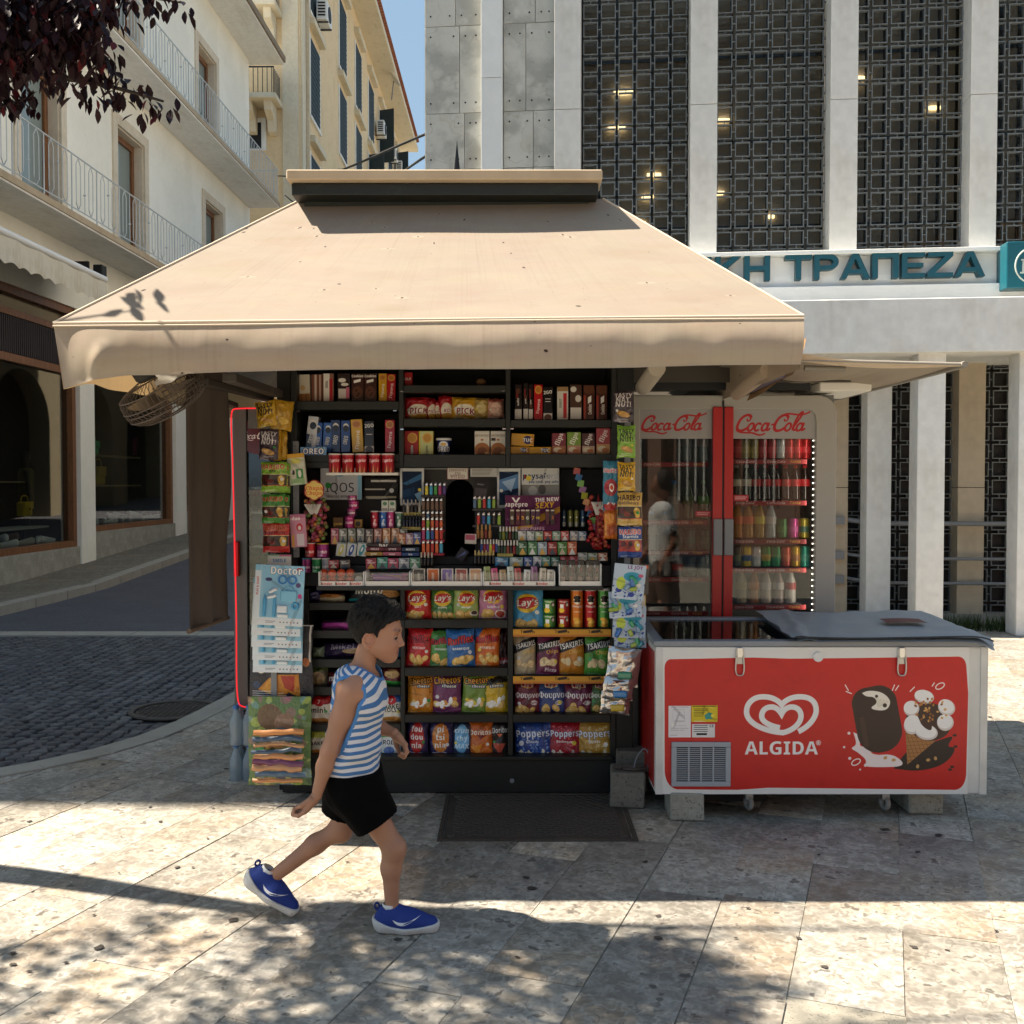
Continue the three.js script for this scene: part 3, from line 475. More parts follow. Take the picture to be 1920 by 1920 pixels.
  // dark mannequin carrying a yellow bag, near window
  {
    const m = thing('mannequin', 'dark clothed shop mannequin with a yellow bag in the near window', 'mannequin', world(-0.75, 0.5, tx(48, -0.75)), TH + Math.PI / 2 + 0.5), dk = M(0x17161a, 0.7);
    part('mannequin_body', [lathe([[0.001, 1.36], [0.16, 1.33], [0.19, 1.2], [0.15, 0.98], [0.17, 0.8], [0.15, 0.72]], 14).scale(1, 1, 0.6), lathe([[0.001, 1.66], [0.07, 1.62], [0.085, 1.54], [0.05, 1.44], [0.05, 1.34]], 12), ...[-1, 1].flatMap((k) => [bar(V(k * 0.09, 0.78, 0), V(k * 0.08, 0.02, 0.02 * k), 0.06, 8), bar(V(k * 0.19, 1.3, 0), V(k * 0.26, 0.8, 0.05), 0.04, 8)])].map((g) => g.index ? g.toNonIndexed() : g), dk, m);
    part('jacket', lathe([[0.13, 1.36], [0.2, 1.3], [0.2, 1.0], [0.21, 0.78]], 14).scale(1, 1, 0.65), M(0x4a431c, 0.7, { side: THREE.DoubleSide }), m);
    bag('handbag', 'small yellow handbag carried by the mannequin in the near window', 0xc9a812, -0.55, 1.05, tx(45, -0.55), 0.3, 0.24);
  }
  // rolled shop awning
  const aw = thing('shop_awning', 'half rolled cream awning with a scalloped hem over the shopfront', 'awning', o, TH);
  const ta = t0 + 0.5, tb = tx(206, 0.9), cm = M(0xbfb6a4, 0.9, { map: T.canvas });
  part('canopy', sheet(60, 6, (a, b) => V(lerp(0.1, 0.85, b), lerp(5.35, 4.98, b) + 0.012 * Math.sin(a * 190) * (1 - b) * b * 4, -lerp(ta, tb, a)), (a, b) => [a * 20, b]), M(0xbfb6a4, 0.9, { map: T.canvas, side: THREE.DoubleSide }), aw);
  part('front_bar', bar(V(0.87, 4.95, -ta), V(0.87, 4.95, -tb), 0.055, 12), mats.whitePlastic, aw);
  part('valance', sheet(400, 4, (a, b) => V(0.89 + 0.01 * Math.sin(a * 90), 4.93 - b * (0.40 - 0.05 * Math.abs(Math.sin(a * (tb - ta) / 0.36 * Math.PI))), -lerp(ta, tb, a)), (a, b) => [a * 20, b * 0.5]), M(0xcfc8b8, 0.9, { map: T.canvas, side: THREE.DoubleSide }), aw);
  part('end_bracket', [bx(0.5, 0.22, 0.05, 0.35, 5.15, -tb - 0.02, 0.01), bx(0.16, 0.3, 0.2, 0.7, 5.08, -tb - 0.2, 0.02)], mats.dark, aw);
}
// ================================================================ THE YELLOW HOUSE AT THE END
{
  const Y = thing('yellow_building', 'tall yellow building with dark shutters and a broad tiled eave', 'building', V(-6.6, 0, -32.3));
  const g = M(0xe4cba2, 0.9, { map: T.stained }), Ht = 21.6, Lz = 29;
  part('wall', [bx(0.4, Ht, Lz, -0.2, Ht / 2, -Lz / 2), bx(9, Ht, 0.4, -4.9, Ht / 2, -0.2)], g, Y);
  part('corner_strip', [bx(0.06, Ht, 0.5, 0.03, Ht / 2, -0.3), bx(0.5, Ht, 0.06, -0.3, Ht / 2, 0.03), bx(0.1, Ht, 0.08, 0.06, Ht / 2, -0.9)], mats.trim, Y);
  part('eave', bx(1.1, 0.25, Lz + 1, 0.45, Ht - 0.1, -Lz / 2, 0.03), mats.trim, Y);
  const tiles = []; for (let i = 0; i < 110; i++) tiles.push(new THREE.CylinderGeometry(0.11, 0.11, 1.3, 6, 1, true, 0, Math.PI).rotateZ(Math.PI / 2 + 0.16).translate(0.45, Ht + 0.15, -i * 0.27 + 0.4)); part('roof_tile', tiles, M(0x8d5a41, 0.9, { side: THREE.DoubleSide }), Y).userData.kind = 'stuff';
  const t = (px) => 6.6 / ((960 - px) / 1920) - 32.3;
  const xs = [[t(585), 1.55], [t(639), 1.6], [t(669), 1.6], [t(693), 1.7], [t(713), 1.8], [t(729), 1.8], [t(741), 2]];
  xs.forEach(([a, w], ci) => [[17.5, 2.6], [14.2, 2.5], [10.5, 2.5], [6.8, 2.6]].forEach(([y, h], ri) => {
    if (ci === 0) { y -= 0.5 + ri * 0.08; }
    const f = new THREE.Group(); f.name = 'window'; f.position.set(0, y, -a - w / 2); Y.add(f);
    part('window_frame', [bx(0.08, h + 0.2, 0.14, 0.0, h / 2, w / 2 + 0.07), bx(0.08, h + 0.2, 0.14, 0, h / 2, -w / 2 - 0.07), bx(0.12, 0.1, w + 0.3, 0.02, -0.08, 0)], mats.whiteStain, f);
    part('cornice', bx(0.26, 0.22, w + 0.5, 0.1, h + 0.45, 0, 0.02), mats.trim, f);
    const open = ci >= 3 && (ri + ci) % 2 === 0, sl = (z, rot) => { const p = part('shutter', [bx(0.04, h, w / 2 - 0.03, 0, h / 2, 0), ...Array.from({ length: 14 }, (_, k) => bx(0.05, 0.03, w / 2 - 0.12, 0.012, 0.1 + k * (h - 0.2) / 13, 0))], mats.shutter, f); p.position.set(0.03, 0, z); p.rotation.y = rot; };
    sl(w / 4, open ? 0 : 0); if (open) { const q = f.children[f.children.length - 1]; q.position.set(0.36, 0, w / 2 + 0.05); q.rotation.y = 1.2; }
    sl(-w / 4, 0);
    part('pane', bx(0.02, h, w, -0.0 + 0.004, h / 2, 0), mats.dark, f);
  }));
  // stub balconies and small windows on the wall that faces the square
  for (const y of [at(510, 182, 31.5).y, at(510, 8, 31.5).y, 20]) {
    const b = new THREE.Group(); b.name = 'balcony'; b.position.set(-1.25, y, 0); Y.add(b);
    part('slab', bx(2.6, 0.16, 1.0, -0.6, 0, 0.5, 0.02), mats.trim, b);
    for (const x of [-0.9, -0.1, 0.5]) part('corbel', extrude([[0, 0], [0.75, 0], [0.7, -0.25], [0.3, -0.42], [0.22, -0.75], [0, -0.8]], 0.2, 0.02).rotateY(-Math.PI / 2).translate(x, -0.09, 0.02), mats.trim, b);
    part('railing', [bx(2.5, 0.04, 0.03, -0.6, 0.85, 0.96), ...Array.from({ length: 18 }, (_, i) => bx(0.02, 0.85, 0.02, -1.8 + i * 0.14, 0.44, 0.96)), ...Array.from({ length: 6 }, (_, i) => bx(0.02, 0.85, 0.02, 0.62, 0.44, 0.1 + i * 0.16))], mats.iron, b);
  }
  for (const [px, py] of [[471, 250], [470, 55]]) { const p = at(px, py, 32.2), w = new THREE.Group(); w.name = 'window'; Y.add(w); w.position.set(p.x + 6.6, p.y, 0.02); part('window_frame', [bx(0.9, 1.0, 0.06, 0, 0, 0)], mats.whiteStain, w); part('pane', bx(0.6, 0.8, 0.02, 0, -0.05, 0.035), mats.dark, w); }
  // air conditioners, each a thing
  [[601, 28, 34.8, 'top'], [711, 243, 50, 'middle'], [733, 290, 55, 'lower'], [750, 316, 58, 'lowest']].forEach(([px, py, d, w]) => {
    const p = at(px, py, d), c = thing('air_conditioner', `${w} white air conditioner box hung on the yellow facade`, 'air conditioner', V(-6.6, p.y - 0.35, -d));
    part('casing', bx(0.36, 0.66, 0.95, 0.3, 0.33, 0, 0.03), mats.whitePlastic, c);
    part('fan_grille', new THREE.CylinderGeometry(0.26, 0.26, 0.02, 20).rotateZ(Math.PI / 2).translate(0.49, 0.33, 0), mats.dark, c);
    part('side_grille', Array.from({ length: 5 }, (_, i) => bx(0.24, 0.05, 0.02, 0.3, 0.14 + i * 0.1, 0.48)), mats.dark, c);
    part('bracket', [bx(0.5, 0.04, 0.04, 0.25, -0.02, 0.3), bx(0.5, 0.04, 0.04, 0.25, -0.02, -0.3)], mats.iron, c);
  });
  const dish = thing('satellite_dish', 'small white satellite dish on the roof edge of the yellow building', 'satellite dish', at(738, 152, 50)); part('dish', lathe([[0, 0], [0.2, 0.03], [0.38, 0.12]], 18).rotateZ(-0.9), M(0xd0d0cc, 0.5, { side: THREE.DoubleSide }), dish); part('mast', bar(V(0, 0, 0), V(-0.1, -0.9, 0), 0.03), mats.grey, dish);
}
// overhead cables
for (const [a, b, l] of [[[520, 330, 29], [806, 248, 12.4], 'upper'], [[690, 324, 29], [806, 288, 12.4], 'lower'], [[534, 366, 29], [590, 352, 20], 'lowest']]) {
  const p = at(...a), q = at(...b), m = p.clone().lerp(q, 0.5); m.y -= 0.25; item('cable', `${l} black cable strung between the yellow building and the bank`, 'cable', tube([p, m, q], 0.018, 24, 5), mats.black, V(0, 0, 0));
}
// arcaded house behind the bank, mirrored in the shop windows
{
  const A = thing('arcade_building', 'pale arcaded building seen only mirrored in the shop windows', 'building', V(-1.6, 0, -21.2)), w = M(0x8f836c, 0.9, { map: T.stained });
  const s = new THREE.Shape(); s.moveTo(0, -0.2); s.lineTo(34, -0.2); s.lineTo(34, 7); s.lineTo(0, 7); s.lineTo(0, -0.2);
  for (let i = 0; i < 8; i++) { const h = new THREE.Path(), x = 0.7 + i * 4.1; h.moveTo(x, 0); h.lineTo(x, 3.2); h.absarc(x + 1.5, 3.2, 1.5, Math.PI, 0, true); h.lineTo(x + 3, 0); h.lineTo(x, 0); s.holes.push(h); }
  part('arcade_wall', metric(new THREE.ExtrudeGeometry(s, { depth: 0.6, bevelEnabled: false, curveSegments: 10 }).rotateY(Math.PI / 2)), w, A);
  part('back_wall', bx(0.2, 7, 34, 3.4, 3.5, -17), M(0x6a6258, 0.9), A);
  part('roof', bx(3.9, 0.2, 34, 1.8, 7.1, -17), w, A);
}
// rosy house across the square, mirrored in the fridge doors
{
  const A = thing('rosy_building', 'rosy plastered house across the square seen only mirrored in glass', 'building', V(7.5, 0, 9.5), 0.75), w = M(0x8a6a5a, 0.9, { map: T.stained });
  part('wall', bx(24, 9, 0.5, 0, 4.5, 0), w, A); for (let i = 0; i < 13; i++) part('pilaster', bx(0.35, 9, 0.25, -10.5 + i * 1.75, 4.5, -0.36), w, A);
  for (let i = 0; i < 12; i++) for (const y of [1.2, 4.8]) { const f = new THREE.Group(); f.name = 'window'; f.position.set(-9.6 + i * 1.75, y, -0.26); A.add(f); part('pane', bx(0.9, 1.9, 0.05, 0, 0.95, 0), mats.dark, f); part('window_bar', [0, 1, 2, 3].map((k) => bx(0.04, 1.9, 0.04, -0.33 + k * 0.22, 0.95, -0.05)), mats.whitePlastic, f); }
}
// ================================================================ THE KIOSK
const KX = (px, d = 5.25) => at(px, 906, d).x, KY = (py, d = 5.25) => at(960, py, d).y;
const kiosk = thing('kiosk', 'dark green wooden street kiosk under a wide cream awning', 'kiosk', V(0, 0, 0));
{
  const g = mats.darkGreen, D = 5.25, deep = 0.36;
  const board = (px0, px1, py0, py1, d0 = D, d1 = D + deep, name = 'shelf_board', mat = g) => { const a = KX(px0, d0), b = KX(px1, d0), y0 = KY(py1, d0), y1 = KY(py0, d0); return part(name, bx(b - a, y1 - y0, d1 - d0, (a + b) / 2, (y0 + y1) / 2, -(d0 + d1) / 2, 0.003), mat, kiosk); };
  board(526, 1186, 1424, 1486, D - 0.015, D + 1.2, 'plinth', M(0x1f241f, 0.55, { map: T.paintWear }));
  board(560, 1150, 1419, 1426, D - 0.03, D + deep, 'shelf_board');
  // upright boards
  for (const [a, b, y0, y1] of [[546, 557, 640, 1424], [748, 757, 640, 876], [948, 957, 640, 876], [1146, 1156, 640, 1424], [750, 758, 1104, 1424], [952, 962, 1104, 1424], [568, 578, 1104, 1424]]) board(a, b, y0, y1, D + 0.006, D + deep, 'upright');
  board(1156, 1188, 660, 1486, D + 0.02, D + 0.5, 'corner_post'); board(520, 546, 660, 1486, D + 0.05, D + 0.5, 'corner_post');
  // shelves: upper three bays, lower three bays
  for (const [a, b, rows] of [[557, 748, [[752, 768], [851, 866]]], [757, 948, [[722, 736], [785, 800], [852, 876]]], [957, 1146, [[787, 801], [851, 876]]],
    [578, 750, [[1130, 1144], [1182, 1197], [1236, 1252], [1288, 1304], [1358, 1372]]], [758, 952, [[1162, 1178], [1252, 1268], [1340, 1355]]], [962, 1146, [[1178, 1190], [1268, 1281], [1340, 1355]]]]) for (const [y0, y1] of rows) board(a, b, y0, y1, D, D + deep);
  board(557, 1146, 866, 877, D + 0.012, D + deep, 'lintel');
  board(557, 1146, 640, 662, D + 0.012, D + deep, 'lintel');
  // wooden backs behind the shelves, body of the hut
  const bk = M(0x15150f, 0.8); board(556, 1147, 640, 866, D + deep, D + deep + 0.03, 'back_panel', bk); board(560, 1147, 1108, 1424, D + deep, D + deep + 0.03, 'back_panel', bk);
  const x0 = KX(546), x1 = KX(1156);
  part('side_wall', bx(0.04, 2.5, 1.6, x0 + 0.02, 1.3, -6.42), g, kiosk); part('side_wall', bx(0.04, 2.5, 1.6, x1 - 0.02, 1.3, -6.42), g, kiosk); part('rear_wall', bx(x1 - x0, 2.5, 0.04, (x0 + x1) / 2, 1.3, -7.2), g, kiosk); part('floor', bx(x1 - x0 - 0.1, 0.06, 1.5, (x0 + x1) / 2, 0.2, -6.4), bk, kiosk);
  part('roof', bx(x1 - x0 + 0.5, 0.08, 2.2, (x0 + x1) / 2, 2.66, -6.2), g, kiosk);
  part('inner_shelf', [bx(x1 - x0 - 0.2, 0.03, 0.3, 0, 1.2, -6.9), bx(x1 - x0 - 0.2, 0.03, 0.3, 0, 1.7, -6.9)], bk, kiosk);
  // window of the hut, with its pale frames and the dark arched serving hatch
  const wz = 5.56, wbar = (px0, px1, py0, py1, mat = mats.whitePlastic, n = 'window_frame', d = wz) => board(px0, px1, py0, py1, d, d + 0.025, n, mat);
  wbar(752, 1048, 876, 880); wbar(1044, 1049, 880, 960); wbar(600, 604, 880, 1040, mats.grey);
  const ar = new THREE.Shape(), X = (px) => KX(px, wz), Y = (py) => KY(py, wz); ar.moveTo(X(752), Y(880)); ar.lineTo(X(1044), Y(880)); ar.lineTo(X(1044), Y(1060)); ar.lineTo(X(890), Y(1060)); ar.lineTo(X(890), Y(930)); ar.bezierCurveTo(X(890), Y(888), X(835), Y(888), X(835), Y(930)); ar.lineTo(X(835), Y(1060)); ar.lineTo(X(752), Y(1060)); ar.lineTo(X(752), Y(880));
  part('window_board', new THREE.ExtrudeGeometry(ar, { depth: 0.02, bevelEnabled: false, curveSegments: 10 }).translate(0, 0, -wz - 0.03), M(0x4a4744, 0.7), kiosk);
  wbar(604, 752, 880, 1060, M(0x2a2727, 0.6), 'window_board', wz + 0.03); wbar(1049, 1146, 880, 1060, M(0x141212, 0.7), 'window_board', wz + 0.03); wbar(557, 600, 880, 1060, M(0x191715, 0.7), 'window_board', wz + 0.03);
  // counter and its steps
  board(592, 1132, 1099, 1107, 5.04, D + deep, 'counter'); board(560, 1146, 1060, 1099, D + 0.02, D + deep, 'counter_step', mats.black); board(560, 1146, 1043, 1062, D + 0.10, D + deep, 'counter_step', mats.black); board(560, 832, 1017, 1045, D + 0.17, D + deep, 'counter_step', mats.black); board(892, 1146, 1014, 1045, D + 0.17, D + deep, 'counter_step', mats.black);
  // little lights and clips on the shelf edges
  for (const [px, py] of [[560, 771], [741, 770], [754, 734], [944, 733], [754, 805], [945, 804], [960, 804]]) part('shelf_clip', bx(0.016, 0.006, 0.008, KX(px), KY(py), -D + 0.002), mats.chrome, kiosk);
  for (const [px, py] of [[701, 1462], [960, 1462]]) part('bolt', new THREE.CylinderGeometry(0.012, 0.012, 0.008, 10).rotateX(Math.PI / 2).translate(KX(px), KY(py), -D + 0.016), mats.grey, kiosk);
  for (const [px0, px1, py] of [[775, 805, 1169], [843, 874, 1169], [880, 910, 1169]]) part('price_rail', bx(KX(px1) - KX(px0), 0.018, 0.006, KX((px0 + px1) / 2), KY(py), -D + 0.004), mats.black, kiosk);

  // ---------------- awning
  const cv = document.createElement('canvas'); cv.width = 1024; cv.height = 512; const c = cv.getContext('2d'), r = rng(8);
  c.fillStyle = '#e2dace'; c.fillRect(0, 0, 1024, 512);
  for (let i = 0; i < 900; i++) { c.fillStyle = `rgba(${r() < 0.5 ? '150,120,90' : '245,230,205'},${0.01 + r() * 0.016})`; c.beginPath(); c.ellipse(r() * 1024, r() * 512, 10 + r() * 90, 4 + r() * 26, r() * 0.6 - 0.3, 0, 7); c.fill(); }
  for (let i = 0; i < 260; i++) { c.fillStyle = `rgba(120,95,70,${0.01 + r() * 0.03})`; const x = r() * 1024; c.fillRect(x, r() * 300, 1 + r() * 3, 60 + r() * 220); }
  for (let i = 0; i < 34; i++) { const x = r() * 1024, y = 50 + r() * 430; if (r() < 0.5) { c.fillStyle = 'rgba(245,235,220,.8)'; c.beginPath(); c.ellipse(x, y, 5 + r() * 12, 2 + r() * 3, 0, 0, 7); c.fill(); } c.fillStyle = '#3d2a24'; c.beginPath(); c.ellipse(x, y, 1 + r() * 3, 1 + r() * 2, r() * 3, 0, 7); c.fill(); }
  for (let i = 0; i < 90; i++) { c.fillStyle = 'rgba(90,60,45,.5)'; c.beginPath(); c.arc(r() * 1024, r() * 512, 0.4 + r() * 0.8, 0, 7); c.fill(); }
  const ct = new THREE.CanvasTexture(cv); ct.colorSpace = THREE.SRGBColorSpace;
  const am = MP(0xaca39a, 0.88, { map: ct, bumpMap: T.weave, bumpScale: 0.0005, transmission: 0.16, thickness: 0, side: THREE.DoubleSide });
  const FL = at(100, 606, 4.05), FR = at(1507, 592, 4.05), TL = at(556, 379, 4.74), TR = at(1131, 373, 4.74);
  const BL = V(FL.x, FL.y, -7.4), BR = V(FR.x, FR.y, -7.4), TBL = V(TL.x, TL.y, -6.4), TBR = V(TR.x, TR.y, -6.4);
  const quad = (a, b, c_, d, sag, s) => sheet(28, 14, (u, v) => { const p = a.clone().lerp(b, u).lerp(c_.clone().lerp(d, u), v); p.y -= sag * Math.sin(Math.PI * u) * Math.sin(Math.PI * v) * (0.7 + 0.3 * Math.sin(u * 9 + s)); return p; });
  const aw = part('awning', quad(FL, FR, TL, TR, 0.018, 1), am, kiosk);
  part('side_slope', quad(BL, FL, TBL, TL, 0.03, 2), am, aw); part('side_slope', quad(FR, BR, TR, TBR, 0.03, 3), am, aw); part('rear_slope', quad(BR, BL, TBR, TBL, 0.03, 3), am, aw);
  const pm = M(0xc4b6a2, 0.8); part('hem', [bar(FL, FR, 0.006), bar(FL, TL, 0.006), bar(FR, TR, 0.006), tube([FL.clone().add(V(0, -0.012, 0.006)), FL.clone().lerp(FR, 0.25).add(V(0, -0.014, 0.008)), FL.clone().lerp(FR, 0.6).add(V(0, -0.008, 0.006)), FR.clone().add(V(0, -0.012, 0.006))], 0.004, 40, 5)].map((g_) => g_.toNonIndexed()), pm, aw);
  // front valance: bellies out under the hem, then falls back in; a fold near the left corner, which hangs lower
  const vt = M(0xb8ada1, 0.88, { map: ct, side: THREE.DoubleSide });
  const drop = (u) => 0.205 + 0.055 * Math.pow(clamp(1 - u / 0.105), 1.3) - 0.012 * u;
  part('valance', sheet(220, 26, (u, v) => {
    const p = FL.clone().lerp(FR, u), L = clamp(1 - u / 0.09), fold = Math.exp(-Math.pow((u - 0.075 + v * 0.022) / 0.012, 2)) * sstep(0.25, 0.7, v);
    const belly = (0.033 + 0.003 * wob(u * 5, 0, 3) + 0.002 * wob(u * 16, 1, 4)) * Math.sin(Math.min(1, v / 0.95) * Math.PI * 0.80) * sstep(0, 0.05, u);
    const pleat = 0.004 * wob(u * 26, v * 1.5, 6) * sstep(0.05, 0.6, v) + 0.002 * wob(u * 70, v * 3, 7) * v;
    p.y -= v * drop(u) + 0.006 * wob(u * 8, 9, 2) * v; p.z += belly + pleat + fold * 0.02 + L * 0.03 * v; p.x += L * 0.05 * v + (u > 0.97 ? -(u - 0.97) / 0.03 * 0.015 * v : 0); return p;
  }, (u, v) => [u, 0.55 - v * 0.2]), vt, aw);
  const side = (A, B, sgn) => sheet(60, 8, (u, v) => { const p = A.clone().lerp(B, u); p.y -= v * (0.205 + (sgn < 0 ? 0.055 * Math.pow(clamp(1 - u / 0.12), 1.3) : 0)) + 0.008 * wob(u * 12, 3, 5) * v; p.x += (sgn < 0 ? 0.05 * clamp(1 - u / 0.1) : -0.015 * clamp(1 - u / 0.1)) * v + 0.012 * Math.sin(u * 22) * v; p.z += (sgn < 0 ? 0.03 * clamp(1 - u / 0.1) * v : 0); return p; }, (u, v) => [u, 0.4 - v * 0.2]);
  const tv = MP(0xd0b68c, 0.9, { map: ct, transmission: 0.45, thickness: 0, side: THREE.DoubleSide });
  part('valance', side(FL, BL, -1), tv, aw); part('valance', side(FR, BR, 1), vt, aw);
  part('frame_bar', [bar(FL.clone().add(V(0.02, -0.02, -0.03)), FR.clone().add(V(-0.02, -0.02, -0.03)), 0.014), bar(FL.clone().add(V(0.03, -0.03, -0.04)), V(TL.x, 2.3, -5.3), 0.012), bar(FR.clone().add(V(-0.03, -0.03, -0.04)), V(TR.x, 2.3, -5.3), 0.012)], mats.steel, aw);
  // arms under the awning at the left
  for (const [a, b, w] of [[[380, 716, 4.5], [506, 748, 5.4], 0.05], [[430, 708, 4.3], [520, 738, 5.2], 0.06], [[356, 728, 4.7], [440, 760, 5.3], 0.04]]) { const p = at(...a), q = at(...b), d = q.clone().sub(p), gg = bx(w, w * 0.6, d.length(), 0, 0, 0, 0.004); gg.applyQuaternion(new THREE.Quaternion().setFromUnitVectors(V(0, 0, -1), d.clone().normalize())); part('awning_arm', gg.translate((p.x + q.x) / 2, (p.y + q.y) / 2, (p.z + q.z) / 2), M(0x6f665b, 0.6, { map: T.paintWear }), kiosk); }
  // roof cap
  const cx0 = at(536, 330, 4.56), cx1 = at(1130, 322, 4.56), w = cx1.x - cx0.x, mx = (cx0.x + cx1.x) / 2, Yc = (py) => at(840, py, 4.56).y;
  part('roof_cap', bx(w, Yc(317) - Yc(337), 1.9, mx, (Yc(317) + Yc(337)) / 2, -5.51, 0.008), M(0xc0ad92, 0.85, { map: T.stained }), kiosk).rotation.z = 0.0;
  part('cap_board', bx(w - 0.03, Yc(338) - Yc(361), 1.82, mx, (Yc(338) + Yc(361)) / 2, -5.51, 0.006), M(0x2c332c, 0.5, { map: T.paintWear }), kiosk);
  part('cap_neck', bx(w - 0.1, 0.10, 1.5, mx, Yc(361) - 0.049, -5.46), M(0x1c211c, 0.6), kiosk);
  part('finial', new THREE.ConeGeometry(0.03, 0.22, 4).rotateY(0.78).translate(at(857, 300, 5.8).x, at(857, 300, 5.8).y, -5.8), mats.iron, kiosk);
  // curtain rolled down at the left flank
  const cA = at(350, 700, 4.55), cB = at(424, 715, 5.12), b0 = at(350, 1186, 4.55).y, b1 = at(424, 1160, 5.12).y;
  part('side_curtain', sheet(40, 30, (u, v) => { const p = cA.clone().lerp(cB, u); p.y = lerp(2.26, lerp(b0, b1, u), v); p.x += 0.012 * Math.sin(u * 14 + v * 1.5) * sstep(0, 0.4, v) + 0.012 * wob(u * 3, v * 4, 8); return p; }, (u, v) => [u * 0.7, v * 1.4]), M(0x5c5046, 0.92, { map: T.canvas, bumpMap: T.weave, bumpScale: 0.0006, side: THREE.DoubleSide }), kiosk);
  part('curtain_pole', bar(V(cA.x, b0 + 0.005, cA.z), V(cB.x, b1 + 0.005, cB.z), 0.012), mats.brown, kiosk);
  // lamps and rolls under the right half
  const tubeL = (a, b, rr, mat, n) => part(n, bar(at(...a), at(...b), rr, 14), mat, kiosk);
  tubeL([1206, 726, 5.2], [1232, 690, 4.7], 0.04, M(0xb8ad9c, 0.5), 'lamp_tube'); tubeL([1382, 738, 5.3], [1440, 694, 4.6], 0.035, M(0xb5a28c, 0.6), 'roll_pole'); tubeL([1402, 728, 5.2], [1466, 696, 4.6], 0.032, M(0x6d6574, 0.6), 'roll_pole');
  part('cardboard_sheet', sheet(10, 4, (u, v) => { const a = at(1400, 752, 5.2), b = at(1488, 702, 4.5), p = a.clone().lerp(b, u); p.y += v * 0.16; p.x += v * 0.05 + 0.01 * Math.sin(u * 6 + v * 3); return p; }), M(0x8a6a45, 0.9, { map: T.stained, side: THREE.DoubleSide }), kiosk);
  // canopy over the fridge: a dark board ceiling on the right flank
  part('flank_ceiling', bx(0.95, 0.05, 1.9, 1.05, 2.29, -6.5), M(0x3c3833, 0.7, { map: T.stained }), kiosk);
  part('fascia', bx(1.22, 0.11, 0.03, 1.18, 2.19, -5.44), M(0x4a443c, 0.7, { map: T.stained }), kiosk);
  part('fascia', bx(1.0, 0.09, 0.03, 1.10, 2.145, -5.52), mats.iron, kiosk);
  // side awning seen nearly edge on
  const s0 = at(1425, 649, 4.6), s1 = at(1802, 682, 4.6), s2 = V(s1.x, s1.y, -7.0), s3 = V(s0.x - 0.05, s0.y, -7.0);
  const um = M(0xa89a88, 0.85, { map: T.canvas, side: THREE.DoubleSide }), sa = part('side_awning', sheet(20, 12, (u, v) => { const p = s0.clone().lerp(s1, u).lerp(s3.clone().lerp(s2, u), v); p.y += 0.012 * Math.sin(u * 11) * Math.sin(v * 5) - 0.03 * Math.sin(u * 3.14); return p; }), um, kiosk);
  part('valance', sheet(30, 2, (u, v) => { const p = s0.clone().lerp(s1, u); p.y -= v * (0.03 * (1 - u) + 0.012) + 0.03 * Math.sin(u * 3.14); p.z += 0.01; return p; }), M(0xcdb593, 0.9, { map: T.canvas, side: THREE.DoubleSide }), sa);
  part('frame_bar', [bar(s0.clone().add(V(0, -0.06, 0)), s1.clone().add(V(0.01, -0.005, 0)), 0.012), bar(s1.clone().add(V(0.01, -0.005, 0.02)), s2.clone().add(V(0.01, -0.005, 0)), 0.016), bar(s3.clone().add(V(0, -0.08, 0)), s2, 0.012), bar(at(1508, 690, 4.7), at(1585, 692, 4.7), 0.014)], M(0x8b857a, 0.5), sa);
  part('lamp_box', bx(0.28, 0.05, 0.5, at(1575, 735, 5.6).x, at(1575, 728, 5.6).y, -5.75, 0.01), M(0xe8e4da, 0.5), kiosk);
}
// wall fan slung under the awning
{
  const c = at(306, 738, 4.5), f = thing('fan', 'dusty caged fan slung under the left end of the awning', 'fan', c), R = 0.19, w = M(0x635850, 0.55, { metalness: 0.3 });
  f.rotation.set(0.35, 0.15, 0.44);
  const wires = []; for (let i = 0; i < 48; i++) { const a = i / 48 * 6.2832, P = (rr, y) => V(Math.cos(a) * rr, y, Math.sin(a) * rr); wires.push(tube([P(0.04, -0.085), P(R * 0.7, -0.08), P(R * 0.97, -0.045), P(R, 0), P(R * 0.95, 0.05), P(0.08, 0.085)], 0.0016, 14, 3)); }
  for (const [rr, y] of [[R * 1.005, 0], [R * 0.97, -0.045], [R * 0.7, -0.08], [R * 0.95, 0.05], [0.06, -0.085], [R * 0.985, -0.02]]) wires.push(new THREE.TorusGeometry(rr, 0.003, 4, 48).rotateX(Math.PI / 2).translate(0, y, 0));
  part('cage', wires, w, f).userData.kind = 'stuff';
  for (let k = 0; k < 3; k++) part('blade', sheet(6, 6, (u, v) => { const a = k * 2.094 + (v - 0.5) * 1.4, rr = lerp(0.03, R * 0.86, u); return V(Math.cos(a) * rr, (v - 0.5) * 0.05, Math.sin(a) * rr); }), M(0x6a5f52, 0.5, { side: THREE.DoubleSide }), f);
  part('motor', lathe([[0.001, 0.24], [0.05, 0.235], [0.07, 0.2], [0.07, 0.1], [0.06, 0.085]], 18), M(0x1d1a18, 0.6), f);
  part('mount', bx(0.05, 0.04, 0.24, 0, 0.26, -0.06, 0.006), mats.dark, f);
  const tg = thing('plastic_tag', 'crumpled clear plastic strip tied to the fan cage', 'plastic bag', at(318, 716, 4.30)); part('plastic_strip', [sheet(8, 6, (u, v) => V((u - 0.5) * 0.12 + 0.01 * Math.sin(v * 9), (v - 0.5) * 0.05 + u * 0.05, 0.02 * Math.sin(u * 9 + v * 7)))], MP(0xe8e4de, 0.2, { side: THREE.DoubleSide }), tg);
}
